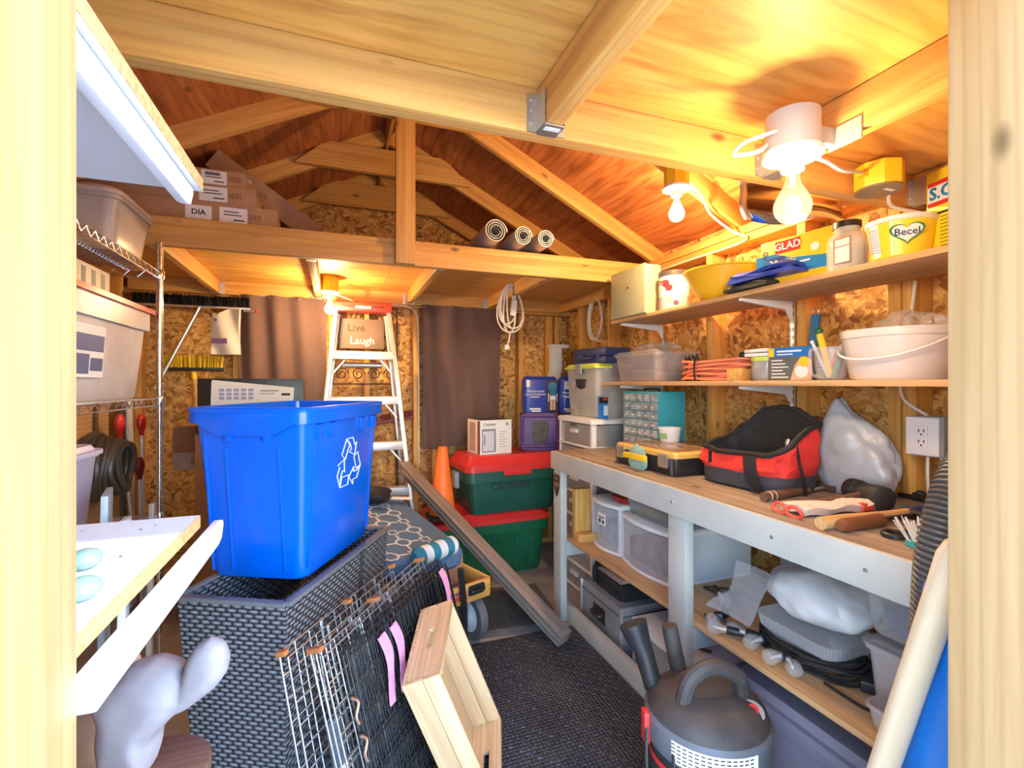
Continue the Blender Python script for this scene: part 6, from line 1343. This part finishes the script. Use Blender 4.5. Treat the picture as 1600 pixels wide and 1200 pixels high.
# rabbit-ear shaped garden ornament
def ornament(name, label, px, d, blobs, mat, zs):
    o = at(px, 1200, d=d); cR = Vector((math.cos(YAW), -math.sin(YAW), 0)); cF = Vector((math.sin(YAW), math.cos(YAW), 0))
    t = thing(name, label, 'ornament', M=basis((o.x, o.y, zs), cR, cF, (0, 0, 1)))
    b = MB()
    for (c, r, rot) in blobs:
        if rot is None:      # an outlined lobe, rounded towards both faces
            cx, cz = sum(x for x, z in c) / len(c), sum(z for x, z in c) / len(c)
            b.loft([[(cx + (x - cx) * s, dy * r, cz + (z - cz) * s) for x, z in c] for dy, s in ((-1, 0.45), (-0.86, 0.72), (-0.5, 0.93), (0, 1.0), (0.5, 0.93), (0.86, 0.72), (1, 0.45))])
            continue
        b.ball((0, 0, 0), 1.0, 20, 14, r, M=T(*c) @ Matrix.Rotation(R(rot), 4, 'Y'))
    ob = b.build('body', mat, t)
    m = ob.modifiers.new('fuse', 'REMESH'); m.mode = 'VOXEL'; m.voxel_size = 0.005; m.use_smooth_shade = True
    s = ob.modifiers.new('soften', 'SMOOTH'); s.iterations = 6; s.factor = 0.6
    return o
STONE = plain('pale_stone', (0.30, 0.265, 0.285), 0.7, var=0.18, scale=14, bmp=0.15)
o1 = ornament('garden_ornament', 'pale mauve pad shaped garden ornament in the lower left foreground', 232, 0.80, [([((x - 232) / 939, (1200 - y) / 939) for x, y in ((150, 1085), (168, 1062), (190, 1042), (215, 1025), (248, 1018), (280, 1028), (298, 1050), (300, 1075), (285, 1100), (262, 1122), (240, 1150), (236, 1199), (165, 1199), (158, 1150), (163, 1115))], 0.042, None), ([((x - 232) / 939, (1200 - y) / 939) for x, y in ((280, 1095), (288, 1055), (297, 1017), (312, 996), (332, 988), (350, 997), (358, 1020), (354, 1045), (338, 1068), (312, 1088), (290, 1104), (272, 1110))], 0.026, None)], STONE, 0.655)
o2 = ornament('garden_ornament', 'tan and white pad shaped ornament behind the mauve one', 170, 0.93, [((0.02, 0, 0.185), (0.03, 0.02, 0.055), 40), ((-0.03, 0, 0.13), (0.045, 0.03, 0.06), 30), ((-0.03, 0, 0.06), (0.045, 0.035, 0.06), 0)], plain('tan_stone', (0.46, 0.30, 0.21), 0.6, var=0.2, scale=20), 0.555)
for (o, z, lab) in ((o1, 0.655, 'small stool under the mauve garden ornament'), (o2, 0.555, 'small stool under the tan garden ornament')):
    t = thing('plant_stool', lab, 'stool', (o.x, o.y, 0)); zz = z
    MB().lathe([(0.085, zz - 0.022), (0.09, zz - 0.018), (0.09, zz - 0.003), (0.085, zz)], 24).build('seat', DARKW, t)
    for k in range(3):
        a = R(120 * k + 30); MB().tube([(0.05 * math.cos(a), 0.05 * math.sin(a), zz - 0.02), (0.075 * math.cos(a), 0.075 * math.sin(a), 0)], 0.01, 8).build('leg', DARKW, t)

# ------------------------------------------------------------------ folded wire dog crates leaning on the planter
def crate(name, label, n0, n1, ztop, lean, npan, gap, mat, sx, sz, clips, sil):
    e = Vector((n1[0] - n0[0], n1[1] - n0[1], 0)); L = e.length; e.normalize(); side = Vector((e.y, -e.x, 0))
    bot = Vector((n0[0], n0[1], 0)) + side * lean; upv = (Vector((n0[0], n0[1], ztop)) - bot); Hh = upv.length; upv.normalize(); nrm = e.cross(upv)
    t = thing(name, label, 'dog crate', M=basis(bot + Vector((0, 0, 0.004)), e, upv, nrm)); rnd = random.Random(npan)
    for k in range(npan):
        z = gap * k; b = MB(); hh = Hh - 0.012 * (k % 2) - 0.01 * k * 0.4; l0, l1 = 0.006 * (k % 3), L - 0.01 * (k % 2)
        b.tube([(l0, 0, z), (l1, 0, z), (l1, hh, z), (l0, hh, z)], 0.0030, 6, True)
        nv, nh = int(L / sx), max(3, int(hh / sz))
        for i in range(1, nv): x = l0 + (l1 - l0) * i / nv; b.tube([(x, 0, z), (x, hh, z)], 0.0018, 5)
        for j in range(1, nh): y = hh * j / nh; b.tube([(l0, y, z + 0.003), (l1, y, z + 0.003)], 0.0022, 5)
        for i in (0.28, 0.55, 0.8): x = l0 + (l1 - l0) * i; b.tube([(x, hh * 0.75, z + 0.004), (x, hh, z + 0.004)], 0.003, 5)
        b.build('wire_panel', mat, t)['kind'] = 'stuff'
    for x in clips: MB().box(-0.009, 0.009, -0.007, 0.006, -0.004, gap * (npan - 1) + 0.005).build('corner_clip', plain('rust_clip', (0.42, 0.15, 0.05), 0.5), t, T(x * L, Hh, 0), bevel=0.002)
    return t, L, Hh
SILV = plain('zinc_wire', (0.50, 0.53, 0.57), 0.3, 0.85, 0.1)
KWIRE = plain('black_wire', (0.022, 0.023, 0.027), 0.4, 0.2, 0.2)
tA, LA, HA = crate('dog_crate', 'folded silver wire dog crate panel leaning on the planter', (-0.135, 1.335), (0.185, 1.83), 0.62, 0.13, 2, 0.018, SILV, 0.055, 0.055, (0.0, 0.5, 1.0), True)
MB().box(-0.03, 0.03, -0.09, 0.09, 0.02, 0.024).build('name_plate', plain('plate_slate', (0.13, 0.16, 0.19), 0.4), tA, T(0.12, 0.30, 0.004), bevel=0.004)
MB().lathe([(0.02, 0.0), (0.02, 0.001)], 16).build('white_mark', PAPER, tA, T(0.125, 0.25, 0.0285))
tB, LB, HB = crate('dog_crate', 'folded silver wire dog crate with several panels beside the black crate', (-0.065, 1.36), (0.30, 1.92), 0.60, 0.16, 4, 0.011, SILV, 0.06, 0.06, (0.0, 0.45, 0.98), True)
for y in (0.36, 0.46): MB().tube(smoothpath([(0.05, y, 0.05), (0.065, y - 0.02, 0.058), (0.055, y - 0.05, 0.05), (0.06, y - 0.075, 0.05)], 4), 0.0045, 6).build('snap_hook', plain('copper_hook', (0.55, 0.32, 0.22), 0.3, 0.8), tB)
tC, LC, HC = crate('dog_crate', 'folded black wire dog crate with dense bars beside the wooden crate', (-0.01, 1.405), (0.385, 1.95), 0.575, 0.15, 6, 0.009, KWIRE, 0.026, 0.075, (), False)
for k, (x, lab) in enumerate(((0.20, 'pink strap looped over the black dog crate, the nearest'), (0.30, 'pink strap looped over the black dog crate, the middle one'), (0.86, 'pink strap looped over the far end of the black dog crate'))):
    M0 = tC.matrix_basis; t = thing('pink_strap', lab, 'strap', M=M0 @ T(x * LC, HC - (0.13 if x < 0.5 else 0.10), 0.054))
    MB().sheet(lambda u, v: ((v - 0.5) * 0.028 + 0.01 * math.sin(u * 5), 0.085 - 0.19 * u, 0.004 + 0.008 * math.sin(u * 3.1)), 10, 2, 0.004).build('strap', PINK, t)
    MB().sheet(lambda u, v: ((v - 0.5) * 0.024 + 0.02 + 0.012 * math.sin(u * 4), 0.085 - 0.14 * u, -0.002 + 0.006 * math.sin(u * 3.1)), 8, 2, 0.004).build('loop', PINK, t)

# wooden crate standing on its end, leaning on the dog crates
Lv = Vector((0.185, 0.03, -0.46)).normalized(); Wv = (Vector((0.150, 0.285, -0.085)) - Lv * Vector((0.150, 0.285, -0.085)).dot(Lv)).normalized(); Nv = Wv.cross(Lv)
if Nv.x < 0: Nv = -Nv
org = Vector((0.272, 1.325, 0.492)); M_ = basis(org, Lv, Wv, Nv)
# local: x down the length, y across the bottom boards, z = outwards through the bottom; the open side looks to -z
if M_.to_3x3().determinant() < 0: M_ = basis(org, Lv, -Wv, Nv) @ T(0, -0.335, 0)
CL, CW, CD = 0.52, 0.335, 0.105
t = thing('wooden_crate', 'shallow pine crate standing on its end in the foreground', 'crate', M=M_)
for k in range(3): MB().box(0, CL, 0, CW / 3 - 0.003, -0.011, 0).build('bottom_board', CRATEW, t, T(0, k * CW / 3, -CD), bevel=0.002)
for y in (-0.0005, CW - 0.012):
    for k in range(2): MB().box(0, CL, 0, 0.0115, 0, CD / 2 - 0.002).build('side_board', CRATEW, t, T(0, y, -CD + k * CD / 2), bevel=0.002)
def endboard(x):
    out = rr(CW - 0.026, CD - 0.002, 0.004, 0, 2); n = len(out); hol = []
    for p in out:
        a = math.atan2(p[1], p[0] * 0.45); hol.append((0.052 * math.cos(a), 0.019 * math.sin(a)))
    b = MB(); b.loft([[(p[0], p[1], 0) for p in out], [(p[0], p[1], 0.014) for p in out], [(h[0], h[1], 0.014) for h in hol], [(h[0], h[1], 0) for h in hol], [(p[0], p[1], 0) for p in out]], (False, False))
    return b.build('end_board', CRATEW, t, basis((x, CW / 2, -CD / 2), (0, 1, 0), (0, 0, 1), (1, 0, 0)))
endboard(0.0); endboard(CL - 0.015)

# ------------------------------------------------------------------ shop vacuum in front of the bench
t = thing('shop_vacuum', 'black wet and dry shop vacuum with red trim in front of the bench', 'vacuum', (0.945, 1.045, 0), R(-12))
MB().lathe([(0.125, 0.045), (0.14, 0.05), (0.152, 0.355)], 40).build('drum', plain('vac_black', (0.03, 0.03, 0.033), 0.4, var=0.2), t)
MB().lathe([(0.158, 0.345), (0.163, 0.355), (0.163, 0.41), (0.155, 0.42)], 40).build('collar', plain('vac_grey', (0.12, 0.13, 0.145), 0.4), t)
MB().lathe([(0.156, 0.415), (0.148, 0.44), (0.12, 0.462), (0.075, 0.475), (0.02, 0.478)], 40).build('motor_head', plain('dusty_black', (0.055, 0.047, 0.043), 0.65, var=0.35, scale=14), t)
MB().tube(smoothpath([(0.085, -0.03, 0.46), (0.07, -0.035, 0.52), (0.0, -0.03, 0.548), (-0.06, -0.03, 0.52), (-0.085, -0.03, 0.45)], 6), 0.021, 10).build('carry_handle', plain('dusty_black', (0, 0, 0)), t)
hp = MB().tube([(-0.11, 0.09, 0.43), (-0.13, 0.11, 0.52), (-0.14, 0.118, 0.545), (-0.155, 0.135, 0.595)], [0.026, 0.027, 0.032, 0.042], 18).build('hose_port', BLACK, t)
MB().tube([(-0.02, 0.11, 0.44), (-0.045, 0.125, 0.585)], [0.024, 0.022], 16).build('blower_pipe', plain('dusty_black', (0, 0, 0)), t)
MB().lathe([(0.03, 0), (0.028, 0.006)], 20).build('switch_ring', GREY, t, T(0.085, -0.075, 0.452) @ Matrix.Rotation(R(24), 4, 'X')); MB().lathe([(0.014, 0.004), (0.013, 0.011)], 16).build('switch', RED, t, T(0.085, -0.075, 0.452) @ Matrix.Rotation(R(24), 4, 'X'))
for a in (175, 15): 
    M_ = basis((0.164 * math.cos(R(a)), 0.164 * math.sin(R(a)), 0.38), (-math.sin(R(a)), math.cos(R(a)), 0), (0, 0, 1), (math.cos(R(a)), math.sin(R(a)), 0))
    MB().box(-0.016, 0.016, -0.04, 0.04, -0.004, 0.012).build('latch', RED, t, M_, bevel=0.004)
rings = []
for z, r in ((0.355, 0.1636), (0.408, 0.1636)): rings.append([(r * math.cos(R(-150 + 75 * k / 12)), r * math.sin(R(-150 + 75 * k / 12)), z) for k in range(13)])
MB().loft(rings, (False, False), closed=False).build('warning_label', PAPER, t)
b = MB()
for j in range(5):
    for k in range(14):
        a = R(-148 + 5.1 * k); b.box(-0.005, 0.005, -0.0015, 0.0015, 0, 0.0004, basis((0.1638 * math.cos(a), 0.1638 * math.sin(a), 0.363 + 0.0095 * j), (-math.sin(a), math.cos(a), 0), (0, 0, 1), (math.cos(a), math.sin(a), 0)))
b.build('label_print', INK, t)['kind'] = 'stuff'
MB().lathe([(0.1505, 0.30), (0.1515, 0.318)], 40, caps=(False, False)).build('red_band', RED, t, Matrix.Diagonal((1.01, 1.01, 1, 1)))
MB().tube(smoothpath([(-0.13, 0.05, 0.42), (-0.17, 0.0, 0.38), (-0.18, -0.03, 0.25), (-0.165, -0.06, 0.12)], 6), 0.005, 6).build('power_cord', CORDK, t)
MB().tube(smoothpath([(-0.09, -0.02, 0.43), (-0.14, -0.09, 0.36), (-0.12, -0.12, 0.2)], 6), 0.005, 6).build('power_cord', CORDK, t)
for a in (40, 130, 220, 310): MB().ball((0.12 * math.cos(R(a)), 0.12 * math.sin(R(a)), 0.028), 0.027, 12, 8).build('caster', BLACK, t)

# corrugated hose, pole and blue sled by the doorway post
pts = smoothpath([at(1515, 715, d=0.84), at(1488, 770, d=0.81), at(1465, 860, d=0.80), at(1457, 960, d=0.81), at(1453, 1060, d=0.83), at(1446, 1140, d=0.86), Vector((1.02, 0.64, 0.35)), Vector((1.04, 0.70, 0.035))], 34)
tag(MB().tube(pts, [0.0305 if i % 3 else 0.0255 for i in range(len(pts))], 14).build('vacuum_hose', plain('hose_grey', (0.085, 0.078, 0.072), 0.45, var=0.1)), 'ribbed dark grey vacuum hose hanging beside the right doorway post', 'hose')
t = thing('wooden_pole', 'pale wooden pole leaning beside the right doorway post', 'pole', (1.005, 0.768, 0.0))
pv = Vector((0.832, 0.424, 1.07)) - Vector((1.005, 0.768, 0.02)); L = pv.length; pvn = pv.normalized()
MB().lathe([(0.018, 0), (0.021, 0.01), (0.021, L - 0.02), (0.016, L)], 18, basis((0, 0, 0), (0, 0, 1), (0, 1, 0), (1, 0, 0))).build('shaft', POLEW, t, basis((0, 0, 0.02), pvn, pvn.orthogonal().normalized(), pvn.cross(pvn.orthogonal().normalized())))
tag(lumber('plastic_sled', (0.985, 0.62, 0.0), (0.868, 0.436, 0.96), 0.17, 0.018, BLUE2, None, (0.8, -0.55, 0.1), 0.006), 'blue plastic sled standing upright behind the right doorway post', 'sled')

# ------------------------------------------------------------------ lamps
GLOW = plain('lit_bulb_glass', (1.0, 0.80, 0.52), 0.06, var=0.0, alpha=0.22, emit=0.6)
_b = GLOW.node_tree.nodes['Principled BSDF']
for _l in list(_b.inputs['Base Color'].links): GLOW.node_tree.links.remove(_l)
_b.inputs['Base Color'].default_value = (0.03, 0.03, 0.03, 1)
HOT = plain('hot_filament', (1.0, 0.72, 0.36), 0.3, var=0.0, emit=14.0)
PORC = plain('porcelain', (0.80, 0.78, 0.74), 0.25, var=0.02)
def lamp(label, loc, boxm, tilt=(0, 0), w=1.0, boxh=0.07, r=0.034):
    M = Matrix.Translation(loc) @ Matrix.Rotation(R(tilt[0]), 4, 'X') @ Matrix.Rotation(R(tilt[1]), 4, 'Y')
    t = thing('bare_bulb_lamp', label, 'lamp', M=M)
    MB().lathe([(0.050, 0.012), (0.052, 0.016), (0.052, 0.012 + boxh)], 8 if boxm is YELLOW else 24).build('junction_box', boxm, t)
    MB().lathe([(0.030, -0.012), (0.045, -0.004), (0.057, 0.0), (0.057, 0.010), (0.05, 0.0125)], 32).build('plate', PORC, t)
    MB().lathe([(0.018, -0.028), (0.022, -0.028), (0.024, -0.010), (0.018, -0.010)], 24).build('socket', PORC, t)
    for s in (-1, 1): MB().lathe([(0.004, -0.0012), (0.004, 0.001)], 8).build('screw', DGREY, t, T(s * 0.038, 0.012, -0.002))
    MB().box(0.02, 0.036, -0.03, -0.016, -0.006, 0.0).build('pull_slot', plain('beige_slot', (0.55, 0.5, 0.42), 0.5), t, bevel=0.002)
    c = -0.028 - 0.075
    g_ = MB().lathe([(0.013, -0.024), (0.0135, -0.045), (0.017, -0.058), (r * 0.8, c + r * 0.62), (r * 0.97, c + r * 0.24), (r, c), (r * 0.93, c - r * 0.37), (r * 0.70, c - r * 0.72), (r * 0.36, c - r * 0.94), (0.002, c - r)], 28).build('bulb', GLOW, t)
    MB().tube([(0, 0, -0.03), (0, 0, -0.06)], [0.006, 0.004], 8).build('stem', PORC, g_)
    MB().tube([(-0.014, 0, c + 0.012), (-0.007, 0, c), (0, 0, c + 0.004), (0.007, 0, c), (0.014, 0, c + 0.012)], 0.003, 6).build('filament', HOT, g_)
    L_ = bpy.data.lights.new('bulb_light', 'POINT'); L_.energy = BULB_W * w; L_.color = (1.0, 0.67, 0.33); L_.shadow_soft_size = 0.02
    lo = bpy.data.objects.new('bulb_light', L_); COL.objects.link(lo); lo.parent = t; lo.location = (0, 0, c - 0.001)
    return t
tA = lamp('large bare bulb lamp on a grey ceiling box over the workbench end', Vector((0.90, 0.745, 1.775)), BEIGE, (0, 0), 0.46, 0.075, 0.0365)
MB().box(0.03, 0.101, -0.02, 0.02, 0.035, 0.07).build('mounting_bracket', plain('bracket_grey', (0.40, 0.38, 0.34), 0.45), tA, bevel=0.003)
MB().box(0.098, 0.102, -0.075, -0.005, 0.025, 0.07).build('nail_plate', plain('bracket_grey', (0, 0, 0)), tA)
tB = lamp('bare bulb lamp on a yellow box fixed to the right roof rafter', Vector((1.357, 1.675, 2.125)), YELLOW, (0, 0), 1.7, 0.10)
tC = lamp('bare bulb lamp under the back loft left of the stepladder', Vector((-0.036, 3.20, 1.869)), YELLOW, (0, 0), 1.05, 0.085)
b = MB(); b.tube(smoothpath([Vector((0.85, 0.74, 1.82)), at(1165, 222, d=1.0), at(1147, 240, d=1.0), at(1160, 242, d=1.0), at(1185, 236, d=1.0), at(1205, 222, d=1.02)], 6), 0.0045, 6)
tag(b.build('lamp_cable', CORDW), 'white cable looping out of the large lamp box towards the hanger', 'cable')
cable('lamp_cable', [Vector((0.945, 0.75, 1.79)), at(1290, 252, d=1.06), at(1315, 266, d=1.1), at(1335, 268, d=1.15), Vector((1.29, 0.86, 1.85))], 0.0045, CORDW, 'white cable from the large lamp to the yellow junction box')
cable('lamp_cable', [Vector((1.40, 1.68, 2.18)), Vector((1.50, 1.70, 2.14)), Vector((1.60, 1.74, 2.07)), Vector((1.70, 1.72, 2.0)), Vector((1.755, 1.70, 1.955)), Vector((1.755, 2.1, 1.955)), Vector((1.755, 2.5, 1.955))], 0.005, CORDW, 'white cable from the rafter lamp along the wall plate')
t = thing('junction_box', 'yellow octagonal junction box with blank cover on the loft header', 'junction box', (1.345, 0.858, 1.808))
MB().lathe([(0.053, 0.004), (0.055, 0.010), (0.055, 0.066)], 8).build('box', YELLOW, t)
MB().lathe([(0.052, 0.0), (0.054, 0.002), (0.054, 0.005)], 24).build('cover', plain('cover_bronze', (0.22, 0.15, 0.08), 0.4), t)
MB().box(-0.075, -0.05, -0.008, 0.008, 0.03, 0.042).build('nail_lug', YELLOW, t); MB().box(0.05, 0.075, -0.008, 0.008, 0.03, 0.042).build('nail_lug', YELLOW, t)
plate('cover_label', 0.034, 0.010, PAPER, t, basis((0.012, -0.018, -0.0002), (1, 0, 0), (0, -1, 0), (0, 0, -1)))
cable('lamp_cable', [Vector((1.40, 0.86, 1.84)), Vector((1.46, 0.90, 1.80)), Vector((1.58, 0.88, 1.78)), Vector((1.70, 0.90, 1.74)), Vector((1.755, 0.93, 1.68))], 0.005, CORDW, 'cable from the yellow junction box to the right wall')
fa, fb, fc, fd = at(1158, 272, Y=1.48), at(1172, 345, Y=1.48), at(1312, 292, X=1.757), at(1322, 352, X=1.757)
t = thing('foil_sheet', 'curled shiny metal sheet bridging the rafters behind the large lamp', 'metal sheet', fa)
MB().sheet(lambda u, v: fa.lerp(fc, u).lerp(fb.lerp(fd, u), v) - fa + Vector((0.012 * math.sin(v * 6.3), -0.03 * math.sin(u * 3.14), 0.018 * math.cos(v * 3.14) * math.sin(u * 6.28))), 24, 10, 0.0015).build('sheet', plain('polished_foil', (0.75, 0.72, 0.68), 0.12, 1.0, 0.02), t)
MB().sheet(lambda u, v: Vector((0.0, 0.0, 0)).lerp(fb - fa, v) + Vector((0.035 * (u - 0.9) + 0.012 * math.sin(v * 6.3), -0.012 * math.sin(u * 3.1), 0)), 6, 12, 0.0015).build('curled_edge', STEEL, t)

texts_to_mesh()
